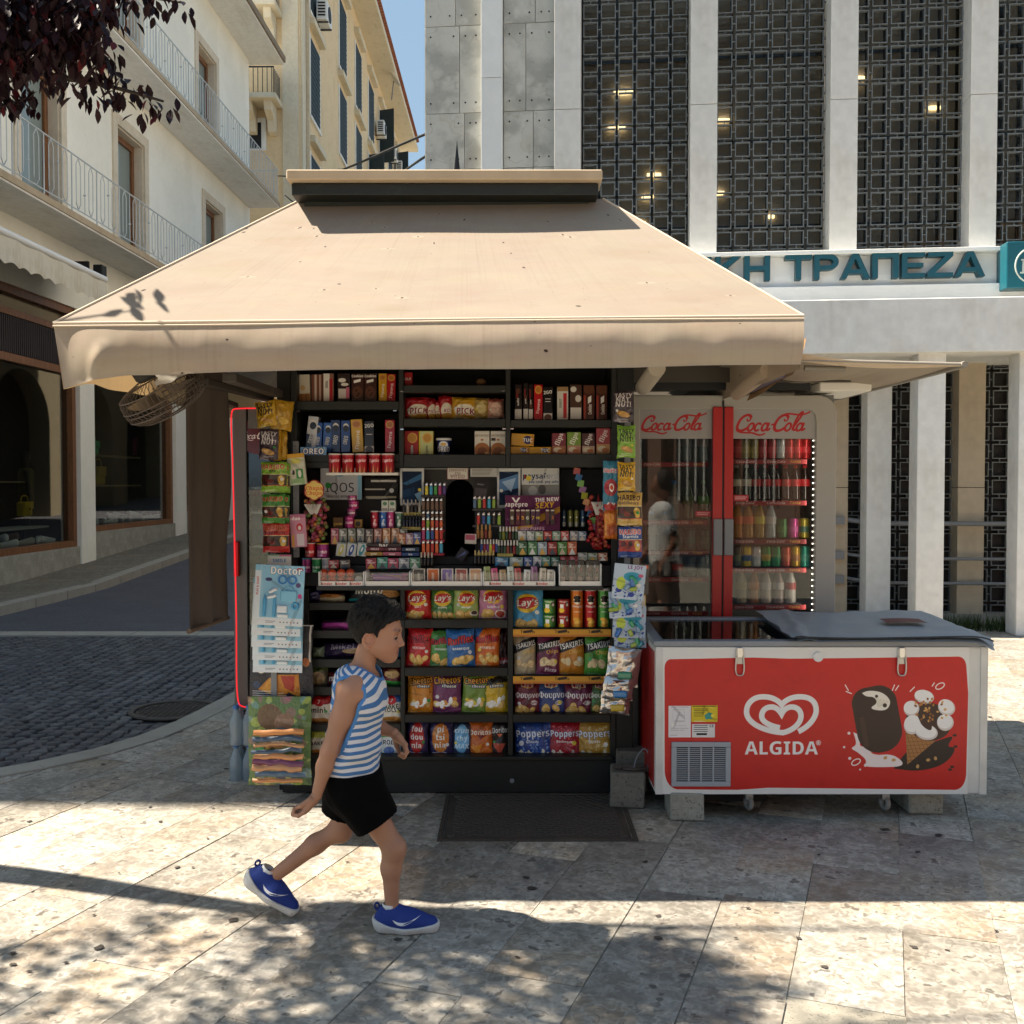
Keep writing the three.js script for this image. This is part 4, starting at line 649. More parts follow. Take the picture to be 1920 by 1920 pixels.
// ================================================================ PRINTED PACKAGING
const ATL = [];
function newAtlas() { const c = document.createElement('canvas'); c.width = c.height = 2048; const t = new THREE.CanvasTexture(c); t.colorSpace = THREE.SRGBColorSpace; t.anisotropy = 8; const a = { c, x: c.getContext('2d'), px: 2, py: 2, row: 0, t, m: {} }; ATL.push(a); return a; }
newAtlas();
const FIN = { bag: { roughness: 0.36, clearcoat: 0.22, clearcoatRoughness: 0.25 }, card: { roughness: 0.55 }, can: { roughness: 0.28, metalness: 0.35 }, gloss: { roughness: 0.2 }, paper: { roughness: 0.85 } };
const finish = (a, k) => a.m[k] ??= new THREE.MeshPhysicalMaterial({ map: a.t, ...FIN[k], ...(k === 'bag' ? { bumpMap: T.crinkle, bumpScale: 0.006 } : {}) });
const printCache = {};
function print(w, h, draw, key) { // returns the place of this print in an atlas
  if (key && printCache[key]) return printCache[key];
  w = Math.ceil(w); h = Math.ceil(h); let a = ATL[ATL.length - 1];
  if (a.px + w + 4 > 2048) { a.px = 2; a.py += a.row + 4; a.row = 0; }
  if (a.py + h + 4 > 2048) a = newAtlas();
  const x = a.px, y = a.py, c = a.x; a.px += w + 4; a.row = Math.max(a.row, h);
  c.save(); c.translate(x, y); c.beginPath(); c.rect(-2, -2, w + 4, h + 4); c.clip(); draw(c, w, h); c.restore();
  const R = { a, u0: (x + 0.5) / 2048, u1: (x + w - 0.5) / 2048, v0: 1 - (y + h - 0.5) / 2048, v1: 1 - (y + 0.5) / 2048 }; if (key) printCache[key] = R; return R;
}
function remap(g, R) { const uv = g.attributes.uv; for (let i = 0; i < uv.count; i++) uv.setXY(i, lerp(R.u0, R.u1, clamp(uv.getX(i))), lerp(R.v0, R.v1, clamp(uv.getY(i)))); return g; }
function text(c, s, x, y, size, color, o = {}) { // centred, squeezed into o.w
  c.save(); c.translate(x, y); if (o.rot) c.rotate(o.rot); if (o.skew) c.transform(1, 0, o.skew, 1, 0, 0);
  c.font = `${o.thin ? '' : 'bold '}${size}px ${o.serif ? 'serif' : 'sans-serif'}`; c.textAlign = 'center'; c.textBaseline = 'middle';
  const m = c.measureText(s).width, k = o.fit ? o.fit / m : o.w && m > o.w ? o.w / m : 1; c.scale(k * (o.sx || 1), 1);
  if (o.line) { c.lineJoin = 'round'; c.lineWidth = o.lw || size * 0.18; c.strokeStyle = o.line; c.strokeText(s, 0, 0); }
  c.fillStyle = color; c.fillText(s, 0, 0); c.restore();
}
const ell = (c, col, x, y, rx, ry, rot = 0) => { c.fillStyle = col; c.beginPath(); c.ellipse(x, y, rx, ry, rot, 0, 7); c.fill(); };
// o: b ground, r rectangles, e ellipses, t texts, chips, specks
function pack(o, seed = 1) {
  return (c, w, h) => {
    const r = rng(seed * 7 + 3); c.fillStyle = o.b; c.fillRect(-2, -2, w + 4, h + 4);
    for (const [col, x, y, ww, hh, rot] of o.r || []) { c.save(); c.translate(x * w, y * h); c.rotate(rot || 0); c.fillStyle = col; c.fillRect(0, 0, ww * w, hh * h); c.restore(); }
    for (const p of o.p || []) { c.fillStyle = p[0]; c.beginPath(); p.slice(1).forEach(([x, y], i) => i ? c.lineTo(x * w, y * h) : c.moveTo(x * w, y * h)); c.fill(); }
    for (let i = 0; i < (o.specks || 0); i++) ell(c, o.sc || 'rgba(255,255,255,.7)', r() * w, (o.sy || 0.5) * h + r() * (1 - (o.sy || 0.5)) * h, w * (0.01 + r() * 0.03), w * (0.01 + r() * 0.025), r() * 3);
    for (let i = 0; i < (o.chips || 0); i++) { // crisps: pale ovals with a browner rim and a fold
      const x = w * (0.14 + 0.72 * ((i * 0.62 + r() * 0.3) % 1)), y = h * (o.cy || 0.82) + (r() - 0.5) * h * 0.14, a = w * (0.13 + r() * 0.07), b = a * (0.55 + r() * 0.3), t = r() * 3;
      ell(c, o.crim || '#a8702c', x, y, a * 1.06, b * 1.08, t); ell(c, o.cc || '#e0b868', x, y, a, b, t); ell(c, 'rgba(250,225,160,.7)', x - a * 0.2, y - b * 0.25, a * 0.5, b * 0.28, t); for (let k = 0; k < 4; k++) ell(c, 'rgba(140,85,30,.6)', x + (r() - 0.5) * a, y + (r() - 0.5) * b, a * 0.06, a * 0.05);
    }
    for (const [col, x, y, rx, ry, rot] of o.e || []) ell(c, col, x * w, y * h, rx * w, ry * h, rot);
    for (const [s, x, y, size, col, q] of o.t || []) text(c, s, x * w, y * h, size * w, col, { w: w * 0.94, ...q, lw: q?.lw ? q.lw * w : undefined });
    if (w > 60 && h > 70 && !o.plain) { // small print, badges and streaks of the artwork
      for (let i = 0; i < 5; i++) { c.fillStyle = r() < 0.5 ? 'rgba(255,255,255,.14)' : 'rgba(0,0,0,.14)'; c.save(); c.translate(r() * w, r() * h); c.rotate(r() * 3); c.beginPath(); c.ellipse(0, 0, w * (0.2 + r() * 0.3), h * 0.02 + r() * 5, 0, 0, 7); c.fill(); c.restore(); }
      const bx0 = r() < 0.5 ? 0.1 : 0.72; ell(c, ['#e9d24a', '#efe9dc', '#3a9a4a', '#d8d8d8'][seed % 4], w * (bx0 + 0.09), h * (0.54 + r() * 0.1), w * 0.07, w * 0.07); for (let i = 0; i < 4; i++) { c.fillStyle = 'rgba(255,255,255,.7)'; c.fillRect(w * 0.1, h * (0.935 + i * 0.016), w * (0.2 + r() * 0.5), 1); }
    }
    for (let i = 0; i < (o.fine || 0); i++) { c.fillStyle = o.fc || 'rgba(255,255,255,.75)'; c.fillRect(w * (o.fx || 0.2), h * (o.fy || 0.9) + i * h * 0.03, w * (0.3 + r() * 0.3), Math.max(1, h * 0.012)); }
  };
}
// ---- shapes
function bagGeo(w, h, t, seed) { // pillow bag with crimped ends
  const nx = 12, ny = 16, half = (s) => sheet(nx, ny, (u, v) => {
    const x = u * 2 - 1, y = v * 2 - 1, e = Math.pow(Math.max(0, 1 - Math.pow(Math.abs(x), 2.6)), 0.55) * Math.pow(Math.max(0, 1 - Math.pow(Math.abs(y), 3.2)), 0.75);
    const wr = 0.006 * wob(u * 6, v * 9, seed) + 0.005 * wob(u * 11 + v * 3, v * 7, seed + 4) + 0.012 * Math.abs(wob(u * 3 + v * 2, v * 4, seed + 9)) * Math.abs(y);
    const crimp = Math.abs(y) > 0.86 ? 0.002 * Math.sin(u * 60) : 0, edge = 1 - 0.05 * (1 - Math.pow(Math.abs(y), 6)) * (0.6 + 0.4 * wob(seed, v * 5, 3));
    return V(s * x * w / 2 * edge + 0.002 * wob(v * 8, seed, 5), (v * h) + 0.004 * wob(u * 5, seed, 6) * y, s * (e * (t / 2 + wr) + 0.0015) + crimp);
  }, (u, v) => [s > 0 ? u : 1 - u, v]);
  return merge([half(1), half(-1)]);
}
function boxGeo(w, h, d, flat) { // printed front, plain sides
  const g = new RoundedBoxGeometry(w, h, d, 1, Math.min(0.003, w * 0.2, d * 0.2)), p = g.attributes.position, n = g.attributes.normal, uv = g.attributes.uv;
  for (let i = 0; i < p.count; i++) { const f = n.getZ(i) > 0.3; uv.setXY(i, f ? p.getX(i) / w + 0.5 : 0.03, f ? p.getY(i) / h + 0.5 : flat ?? 0.5); }
  return g.translate(0, h / 2, 0);
}
function canGeo(prof, seg = 18) { // turned body, print wrapped round with its face to the front
  const g = lathe(prof, seg), h0 = prof[0][1], h1 = prof[prof.length - 1][1], p = g.attributes.position, uv = g.attributes.uv;
  for (let i = 0; i < p.count; i++) uv.setXY(i, (uv.getX(i) + 0.5) % 1, (p.getY(i) - h0) / (h1 - h0));
  const k = Math.floor(seg / 2); return g;
}
function wrapCan(r, h, seg = 16) { const g = new THREE.CylinderGeometry(r, r, h, seg, 1, true, -Math.PI, Math.PI * 2); return g.translate(0, h / 2, 0); }
const P_PER_M = 760;
const box = (x0, x1, y0, y1, d) => { const a = at(x0, y1, d), b = at(x1, y0, d); return { w: b.x - a.x, h: b.y - a.y, p: V((a.x + b.x) / 2, a.y, -d) }; };
let seedN = 1;
function bagItem(x0, x1, y0, y1, d, o, label, q = {}) {
  const b = box(x0, x1, y0, y1, d), s = seedN++, R = print(b.w * P_PER_M, b.h * P_PER_M, pack(o, s));
  const m = item(q.name || 'snack_bag', label, q.cat || 'snack bag', remap(bagGeo(b.w * 1.03, b.h, q.t ?? Math.min(0.055, b.w * 0.42), s), R), finish(R.a, 'bag'), b.p, q.turn ?? (hash(s, 1, 2) - 0.5) * 0.25, q.group);
  m.position.z -= q.t === undefined ? 0.03 : q.t / 2; m.rotation.z = q.tilt ?? (hash(s, 3, 2) - 0.5) * 0.05; m.rotation.x = q.lean ?? -0.06; return m;
}
function boxItem(x0, x1, y0, y1, d, o, label, q = {}) {
  const b = box(x0, x1, y0, y1, d), s = seedN++, R = print(b.w * P_PER_M, b.h * P_PER_M, pack(o, s)), dz = q.dz ?? Math.min(0.06, b.w);
  const m = item(q.name || 'food_box', label, q.cat || 'box', remap(boxGeo(b.w, b.h, dz), R), finish(R.a, q.fin || 'card'), b.p, q.turn ?? (hash(s, 1, 2) - 0.5) * 0.1, q.group);
  m.position.z -= dz / 2; if (q.tilt) m.rotation.z = q.tilt; return m;
}
function tubeItem(x0, x1, y0, y1, d, o, label, q = {}) { // canister with lid
  const b = box(x0, x1, y0, y1, d), s = seedN++, r = b.w / 2, R = print(r * 6.28 * P_PER_M * 0.8, b.h * P_PER_M, (c, w, h) => { c.save(); c.fillStyle = o.b; c.fillRect(-2, -2, w + 4, h + 4); c.translate(w * 0.34, 0); pack(o, s)(c, w * 0.32, h); c.restore(); c.fillStyle = o.b; c.fillRect(-2, -2, w * 0.34, h + 4); c.fillRect(w * 0.66, -2, w, h + 4); });
  const g = thing(q.name || 'canister', label, q.cat || 'canister', b.p.clone().add(V(0, 0, -r)), 0, q.group);
  part('body', remap(wrapCan(r * 0.97, b.h * 0.94), R), finish(R.a, q.fin || 'can'), g);
  part('lid', lathe([[0, b.h], [r * 0.95, b.h], [r, b.h * 0.985], [r, b.h * 0.93], [r * 0.9, b.h * 0.93]], 18), q.lid || mats.whitePlastic, g);
  part('rim', lathe([[0, 0.001], [r * 0.99, 0.001], [r * 0.99, b.h * 0.02], [r * 0.9, b.h * 0.02]], 18), mats.steel, g); return g;
}
// flowing script lettering drawn with a pen
function script(c, x, y, w, col) { // the two-word script on the fridges
  c.save(); c.translate(x, y); const k = w / 100; c.scale(k, k); c.transform(1, 0, -0.32, 1, 0, 0); c.strokeStyle = col; c.lineCap = 'round'; c.lineJoin = 'round';
  const st = (lw, f) => { c.lineWidth = lw; c.beginPath(); f(); c.stroke(); };
  const bigC = (X) => { st(4.2, () => { c.moveTo(X + 17, -11); c.bezierCurveTo(X + 14, -19, X - 1, -15, X - 1, 2); c.bezierCurveTo(X - 1, 13, X + 9, 14, X + 17, 6); }); st(2, () => { c.moveTo(X + 17, -11); c.bezierCurveTo(X + 19, -4, X + 12, -3, X + 12, -8); }); };
  const o = (X) => st(3.2, () => { c.ellipse(X, 5, 4.4, 6.2, 0.15, 0, 7); }), cc = (X) => st(3.2, () => { c.ellipse(X, 5, 4.4, 6.2, 0.15, 0.8, 5.3); }), a = (X) => { o(X); st(3.2, () => { c.moveTo(X + 5.2, -1); c.lineTo(X + 4.6, 9); c.quadraticCurveTo(X + 6, 12, X + 9, 8); }); };
  bigC(-46); o(-24); cc(-12.5); a(-1); st(2.6, () => { c.moveTo(10, 1); c.lineTo(13.5, 0.2); }); bigC(16); o(38); st(3.2, () => { c.moveTo(47, 9); c.bezierCurveTo(45, -2, 50, -20, 54, -20); c.bezierCurveTo(58, -18, 50, -4, 47, 6); c.quadraticCurveTo(49, 13, 53, 8); }); a(57);
  st(2.6, () => { c.moveTo(-46, 10); c.bezierCurveTo(-36, 18, -24, 12, -14, 16); c.bezierCurveTo(-8, 18, -4, 20, 2, 16); }); st(2.6, () => { c.moveTo(22, -13); c.bezierCurveTo(32, -24, 48, -8, 66, -20); });
  c.restore();
}
// ================================================================ GOODS ON THE SHELVES
{
  const ORD = ['first', 'second', 'third', 'fourth', 'fifth', 'sixth', 'seventh', 'eighth', 'ninth'];
  const W = '#f4f0e8', Y = '#f2c632', RD = '#c3161c';
  // ---- lower middle and lower right bays: bags of crisps, [x0,x1,y0,y1]
  const sun_ = (b, food, extra = {}) => ({ b, e: [[Y, 0.5, 0.36, 0.36, 0.24], [RD, 0.5, 0.345, 0.35, 0.15, -0.12]], t: [["Lay's", 0.5, 0.345, 0.3, W, { rot: -0.08, skew: -0.2, line: '#8d0f14', lw: 0.03 }], [food, 0.5, 0.62, 0.11, '#fff', {}]], chips: 4, cy: 0.87, ...extra });
  const C = 5.285, RW = ['top', 'second', 'third', 'bottom'];
  bagItem(760, 808, 1101, 1162, C, sun_('#c2201f', 'SALT'), 'red crisp bag with round yellow sun logo, leftmost in the top middle row', { tilt: 0.05 });
  bagItem(807, 852, 1102, 1162, C, sun_('#3f7335', 'ριγανη'), 'dark green crisp bag with round sun logo in the top middle row');
  bagItem(850, 897, 1102, 1162, C, sun_('#9db566', 'vinegar', { e: [[Y, 0.5, 0.36, 0.36, 0.24], [RD, 0.5, 0.345, 0.35, 0.15, -0.12], ['#e8e4da', 0.8, 0.82, 0.16, 0.09], ['#3a1d12', 0.8, 0.8, 0.12, 0.06]] }), 'pale green crisp bag with a sauce bowl picture in the top middle row');
  bagItem(898, 950, 1101, 1162, C, sun_('#c77fa6', 'ketchup', { e: [[Y, 0.5, 0.3, 0.36, 0.22], [RD, 0.5, 0.29, 0.35, 0.14, -0.12], ['#efe6dc', 0.77, 0.83, 0.2, 0.14], ['#b53a30', 0.77, 0.83, 0.15, 0.1]] }), 'pink crisp bag with round sun logo, right end of the top middle row');
  bagItem(962, 1019, 1105, 1180, C, sun_('#4aa0cf', '', { chips: 5 }), 'large light blue crisp bag at the left of the top right row');
  const mini = (b, x0, x1, y0, y1, l) => tubeItem(x0, x1, y0, y1, C, { b, e: [['#151210', 0.8, 0.3, 0.16, 0.2], ['#f0e6d4', 0.8, 0.35, 0.12, 0.12], [Y, 0.3, 0.75, 0.25, 0.18]], r: [['#eee', 0.2, 0.3, 0.3, 0.3]], t: [['Pringles', 0.5, 0.12, 0.2, W]] }, l, { lid: M(b === '#4d8a3a' ? 0x2f7a33 : 0xa02020, 0.4) });
  mini('#4d8a3a', 1017, 1043, 1152, 1180, 'short green crisp can, lower of the green pair'); mini('#4d8a3a', 1017, 1043, 1124, 1151, 'short green crisp can, upper of the green pair'); mini('#a3231f', 1045, 1069, 1152, 1180, 'short red crisp can, lower of the red pair'); mini('#a3231f', 1045, 1069, 1124, 1151, 'short red crisp can, upper of the red pair');
  const tall = (b, x0, x1, l) => tubeItem(x0, x1, 1103, 1180, C, { b, e: [['#f0e6d4', 0.5, 0.24, 0.3, 0.12], ['#20150f', 0.5, 0.19, 0.3, 0.06], ['#20150f', 0.38, 0.27, 0.16, 0.035, -0.3], ['#20150f', 0.62, 0.27, 0.16, 0.035, 0.3], ['#e3a93c', 0.45, 0.75, 0.3, 0.05, 0.3], ['#edbd55', 0.55, 0.82, 0.3, 0.05, -0.3], ['#d6972d', 0.5, 0.9, 0.3, 0.05]], t: [['Pringles', 0.5, 0.41, 0.3, W, { line: '#701010', lw: 0.03 }], ['paprika', 0.5, 0.55, 0.14, W]] }, l, { lid: M(0xd8d2c4, 0.4) });
  tall('#d4741d', 1070, 1095, 'tall orange crisp can beside the red one'); tall('#b3171f', 1096, 1120, 'tall red crisp can between the orange and green cans'); tall('#4c9440', 1121, 1146, 'tall green crisp can at the right end of the shelf');
  const ruf = (b, s, x = {}) => ({ b, t: [['Ruffles', 0.5, 0.28, 0.34, '#d42027', { rot: -0.1, skew: -0.15, line: '#4b0b10', lw: 0.05 }], [s, 0.5, 0.5, 0.12, W]], chips: 5, cy: 0.8, crim: '#c98f33', cc: '#eec36c', r: [['rgba(255,255,255,.16)', 0, 0.38, 1.1, 0.04, -0.1]], ...x });
  bagItem(760, 806, 1180, 1252, C, ruf('#c22126', 'KETCHUP'), 'red ridged crisp bag at the left of the second middle row', { tilt: -0.06 });
  bagItem(805, 846, 1185, 1252, C, ruf('#4c8b44', 'ORIGANO'), 'green ridged crisp bag in the second middle row');
  bagItem(839, 891, 1182, 1252, C + -0.02, ruf('#2d68a8', 'BARBEQUE'), 'blue ridged crisp bag in the second middle row', { tilt: 0.04 });
  bagItem(889, 935, 1179, 1252, C, ruf('#d76a21', 'BARBEQUE', { p: [['#2d5ea0', [0, 0], [0.35, 0], [0, 0.35]]] }), 'orange ridged crisp bag in the second middle row', { tilt: -0.03 });
  bagItem(928, 953, 1182, 1252, C + 0.05, { b: '#3a1414', r: [['#a41d22', 0, 0.75, 1, 0.25]], t: [['chips', 0.5, 0.85, 0.4, W]] }, 'narrow dark red bag half hidden at the right of the second middle row');
  const che = (b, bt, f) => ({ b, e: Array.from({ length: 9 }, (_, i) => [['#f2efe6', f, '#fff'][i % 3], 0.2 + hash(i, 3, b.length + bt.length) * 0.6, 0.5 + hash(i, 8, 7) * 0.38, 0.07 + 0.07 * hash(i, 1, 2), 0.05, i]), t: [['Cheetos', 0.5, 0.13, 0.33, bt, { rot: -0.12, line: '#14110f', lw: 0.07 }], ['cheese', 0.6, 0.27, 0.15, W, { line: '#222', lw: 0.05 }]], chips: 2, cy: 0.75 });
  bagItem(764, 811, 1269, 1340, C, che('#cf8524', '#e7a23c', '#c96f18'), 'amber puff snack bag, leftmost in the third middle row');
  bagItem(810, 863, 1268, 1340, C, che('#6e2f5e', '#f0a62e', '#d88c2a'), 'purple puff snack bag in the third middle row');
  bagItem(865, 913, 1269, 1340, C, che('#75913a', '#f0a62e', '#d8c02a'), 'olive green puff snack bag in the third middle row', { tilt: -0.05 });
  bagItem(903, 954, 1268, 1340, C + 0.01, che('#d9b22e', '#2c2412', '#e9e2cf'), 'bright yellow puff snack bag at the right end of the third middle row', { tilt: 0.04 });
  const hand = (b, patch, lines, pc) => ({ b, e: [[patch, 0.5, 0.45, 0.36, 0.42]], t: lines.map((s, i) => [s, 0.5, 0.2 + i * 0.23, 0.34, pc || W]), r: [['#d8d4e0', 0.15, 0.86, 0.6, 0.02], ['#d8d4e0', 0.15, 0.9, 0.5, 0.02]] });
  bagItem(761, 801, 1356, 1421, C, hand('#2b2350', '#b8251f', ['fou', 'dou', 'nia']), 'navy snack bag with a red patch and white handwriting in the bottom row', { tilt: -0.02 });
  bagItem(804, 848, 1356, 1421, C, hand('#2b2350', '#d07a26', ['pi', 'tsi', 'nia']), 'navy snack bag with an orange patch and white handwriting in the bottom row');
  bagItem(847, 884, 1360, 1421, C, hand('#1f2b48', '#6fb0dc', ['crun', 'chy', 'MAX'], '#cfe9f7'), 'dark bag with a sky blue patch in the bottom middle row');
  bagItem(879, 923, 1356, 1421, C, { b: '#c8641c', p: [['#7c1a12', [0.35, 0.36], [0.75, 0.36], [0.5, 0.5]], ['#e8902d', [0.1, 0.7], [0.6, 0.62], [0.4, 0.95]]], t: [['Doritos', 0.5, 0.29, 0.3, W, { rot: -0.05 }]], specks: 14, sc: '#e9b24a' }, 'orange corn chip bag in the bottom middle row');
  bagItem(920, 955, 1356, 1421, C + 0.01, { b: '#1d1616', p: [['#c05038', [0.1, 0.6], [0.8, 0.6], [0.5, 0.95]], ['#e86a3a', [0.35, 0.34], [0.65, 0.34], [0.5, 0.45]]], t: [['Doritos', 0.55, 0.24, 0.38, W, { rot: -0.06 }]] }, 'black corn chip bag at the right end of the bottom middle row');
  const tsa = (b, s, x = {}) => ({ b, p: [['#120f0d', [0, 0.24], [1, 0.0], [1, 0.22], [0, 0.46]]], t: [['TSAKIRIS', 0.52, 0.235, 0.3, W, { rot: -0.2, skew: -0.1 }], ['Chips', 0.66, 0.4, 0.2, '#e2b246', { rot: -0.15 }], [s, 0.6, 0.85, 0.2, W, { serif: 1, skew: -0.2 }]], chips: 4, cy: 0.68, crim: '#b98a4a', cc: '#e8cd98', ...x });
  bagItem(965, 1006, 1192, 1268, C, tsa('#b8a684', ''), 'beige crisp bag with a black slanted band on the yellow edged shelf', { tilt: 0.03 });
  bagItem(1005, 1049, 1193, 1268, C - 0.01, tsa('#6c2347', 'Pizza'), 'maroon crisp bag with a black slanted band on the yellow edged shelf', { tilt: -0.04 });
  bagItem(1047, 1096, 1192, 1268, C, tsa('#c98124', ''), 'golden crisp bag with a black slanted band on the yellow edged shelf');
  bagItem(1096, 1146, 1194, 1268, C - 0.01, tsa('#4f9433', ''), 'vivid green crisp bag with a black slanted band on the yellow edged shelf', { tilt: -0.03 });
  const oven = (b) => ({ b, e: [[Y, 0.5, 0.04, 0.25, 0.09], [RD, 0.5, 0.04, 0.23, 0.06], ['#e9ded6', 0.78, 0.62, 0.14, 0.08]], t: [["Lay's", 0.5, 0.05, 0.2, W], ['Φουρνο', 0.5, 0.36, 0.32, W, { serif: 1 }], ['50%', 0.78, 0.62, 0.14, b]], chips: 4, cy: 0.84 });
  bagItem(965, 1012, 1285, 1340, C, oven('#6e2030'), 'dark red oven crisp bag left in the third right row'); bagItem(1010, 1061, 1284, 1340, C, oven('#2d3a72'), 'navy oven crisp bag in the third right row'); bagItem(1058, 1112, 1285, 1340, C, oven('#6f2340'), 'plum oven crisp bag in the third right row'); bagItem(1106, 1146, 1286, 1340, C + 0.01, oven('#4a6a33'), 'green oven crisp bag at the right of the third right row');
  const pop = (b, s, sc) => ({ b, specks: 60, sy: 0.1, sc, t: [['Poppers', 0.5, 0.32, 0.27, '#e9ecf4', { rot: -0.04, line: 'rgba(20,20,50,.6)', lw: 0.025 }], [s, 0.5, 0.55, 0.11, W]], e: Array.from({ length: 12 }, (_, i) => ['#eae4cf', 0.1 + 0.8 * hash(i, 5, 1), 0.78 + 0.18 * hash(i, 2, 9), 0.05, 0.035, i]) });
  bagItem(966, 1034, 1357, 1420, C, pop('#27458e', 'Classic', '#7b9fd6'), 'blue popcorn bag in the bottom right bay'); bagItem(1028, 1087, 1357, 1420, C, pop('#a3182b', 'Barbeque', '#d8636a'), 'crimson popcorn bag in the bottom right bay', { tilt: -0.03 }); bagItem(1083, 1150, 1357, 1421, C, pop('#b98d35', 'Butter', '#d9bd74'), 'golden popcorn bag in the bottom right bay');
  // yellow price strips on the two shelves of that bay
  for (const [y0, y1, w] of [[1180, 1194, 'upper'], [1268, 1282, 'lower']]) boxItem(962, 1146, y0, y1, 5.235, { b: '#d99a2a', r: [['#c9782c', 0, 0.7, 1, 0.3]], e: [], t: [['Tsakiris', 0.15, 0.35, 0.04, '#2a1a10'], ['Tsakiris', 0.5, 0.35, 0.04, '#2a1a10'], ['Tsakiris', 0.84, 0.35, 0.04, '#2a1a10']], p: [['#2a1a10', [0.11, 0.2], [0.2, 0.05], [0.2, 0.35], [0.11, 0.5]], ['#2a1a10', [0.46, 0.2], [0.55, 0.05], [0.55, 0.35], [0.46, 0.5]], ['#2a1a10', [0.8, 0.2], [0.89, 0.05], [0.89, 0.35], [0.8, 0.5]]] }, `${w} yellow price strip along the crisp shelf edge`, { name: 'price_strip', cat: 'price strip', dz: 0.006, turn: 0 });
  // ---- lower left bay, lying packs and bread snacks
  const lie = (x0, x1, y0, y1, o, l) => bagItem(x0, x1, y0, y1, 5.29, o, l, { lean: -0.25, t: 0.07 });
  lie(575, 600, 1108, 1131, { b: '#23204f' }, 'dark blue wrapped croissant on the top lower left shelf'); lie(593, 645, 1113, 1131, { b: '#2a1c18', r: [['#cbbf9f', 0, 0.35, 1, 0.6]], e: [['#b9762e', 0.5, 0.4, 0.4, 0.2]] }, 'beige and brown wrapped pastry on the top lower left shelf'); lie(652, 748, 1102, 1131, { b: '#12181b', r: [['#37b0b8', 0, 0.8, 0.7, 0.2]], t: [['Molto', 0.4, 0.3, 0.2, W]], e: [['#c08a4a', 0.8, 0.45, 0.2, 0.25]] }, 'black and turquoise pastry pack behind the boy on the top lower left shelf');
  lie(600, 660, 1162, 1182, { b: '#b6419f', r: [['#2a0f2a', 0, 0, 1, 0.45]], fine: 3 }, 'shiny magenta pastry pack on the second lower left shelf');
  lie(584, 606, 1214, 1236, { b: '#7b8a72' }, 'pale grey green pack on the third lower left shelf'); lie(604, 712, 1206, 1236, { b: '#2f1f42', t: [['Mikel', 0.35, 0.3, 0.16, '#8d8794']], e: [['#a58a63', 0.55, 0.6, 0.2, 0.18]] }, 'dark violet pastry pack on the third lower left shelf');
  lie(578, 612, 1250, 1288, { b: '#57594a', e: [['#a48a63', 0.5, 0.65, 0.4, 0.3], ['#56702f', 0.5, 0.15, 0.5, 0.2]] }, 'clear bag of rusks on the fourth lower left shelf'); lie(612, 650, 1262, 1288, { b: '#5c1d1b', t: [['mini', 0.5, 0.5, 0.4, W]] }, 'dark red wrapped snack on the fourth lower left shelf'); lie(716, 751, 1254, 1287, { b: '#6b2730', r: [['#4aae4f', 0, 0.78, 1, 0.22]], e: [['#c6a26a', 0.5, 0.4, 0.4, 0.25]] }, 'red and green snack pack in front of the boy on the fourth shelf'); lie(712, 751, 1216, 1237, { b: '#d0a92a', r: [['#2f8aa0', 0.4, 0, 0.6, 1]] }, 'yellow and blue pack beside the chin of the boy');
  const sev = (b, s) => ({ b: '#e6dfce', r: [[b, 0, 0, 1, 0.28]], e: [[RD, 0.5, 0.2, 0.24, 0.16], ['#c8873d', 0.5, 0.95, 0.6, 0.16]], t: [['7', 0.5, 0.2, 0.26, W, { skew: -0.2 }], ...s] });
  bagItem(578, 617, 1308, 1358, 5.285, sev('#a2161c', [['mini', 0.45, 0.5, 0.34, '#1d1512']]), 'white and red bread snack bag on the fifth lower left shelf'); bagItem(617, 652, 1312, 1358, 5.30, sev('#a2161c', [['mini', 0.45, 0.5, 0.34, '#1d1512']]), 'white and red snack bag behind the arm of the boy'); bagItem(716, 752, 1304, 1356, 5.285, sev('#2d5ea8', [['BAKE', 0.5, 0.43, 0.3, '#111'], ['ROLLS', 0.5, 0.56, 0.3, '#111']]), 'white and blue bread roll bag beside the chest of the boy');
  bagItem(578, 608, 1370, 1421, 5.285, { b: '#d7d3bd', r: [['#a9b33a', 0, 0, 1, 0.3]], t: [['BAKE', 0.5, 0.5, 0.34, '#1d1512']], e: [['#c8873d', 0.5, 0.85, 0.4, 0.14]] }, 'white and lime bread roll bag low beside the arm of the boy'); bagItem(713, 752, 1370, 1421, 5.285, { b: '#dfe4e4', r: [['#4ba43d', 0, 0, 1, 0.28]], e: [['#4a6fb5', 0.4, 0.75, 0.25, 0.14]], t: [['ROLLS', 0.5, 0.45, 0.28, '#223']] }, 'white and green bread roll bag above the hand of the boy');

  // ---- upper left bay
  const U = 5.33, bx_ = (x0, x1, y0, y1, o, l, q = {}) => boxItem(x0, x1, y0, y1, U, o, l, { fin: 'gloss', ...q });
  bx_(560, 582, 702, 752, { b: '#cfc4b0', r: [['#9c6a35', 0, 0.72, 1, 0.28]], p: [['#7a4a22', [0.2, 0.72], [0.3, 0.72], [0.3, 1], [0.2, 1]], ['#7a4a22', [0.6, 0.72], [0.7, 0.72], [0.7, 1], [0.6, 1]]], e: [['#c8a370', 0.4, 0.5, 0.2, 0.1]] }, 'white topped breadstick packet, first on the upper left shelf', { tilt: 0.03 });
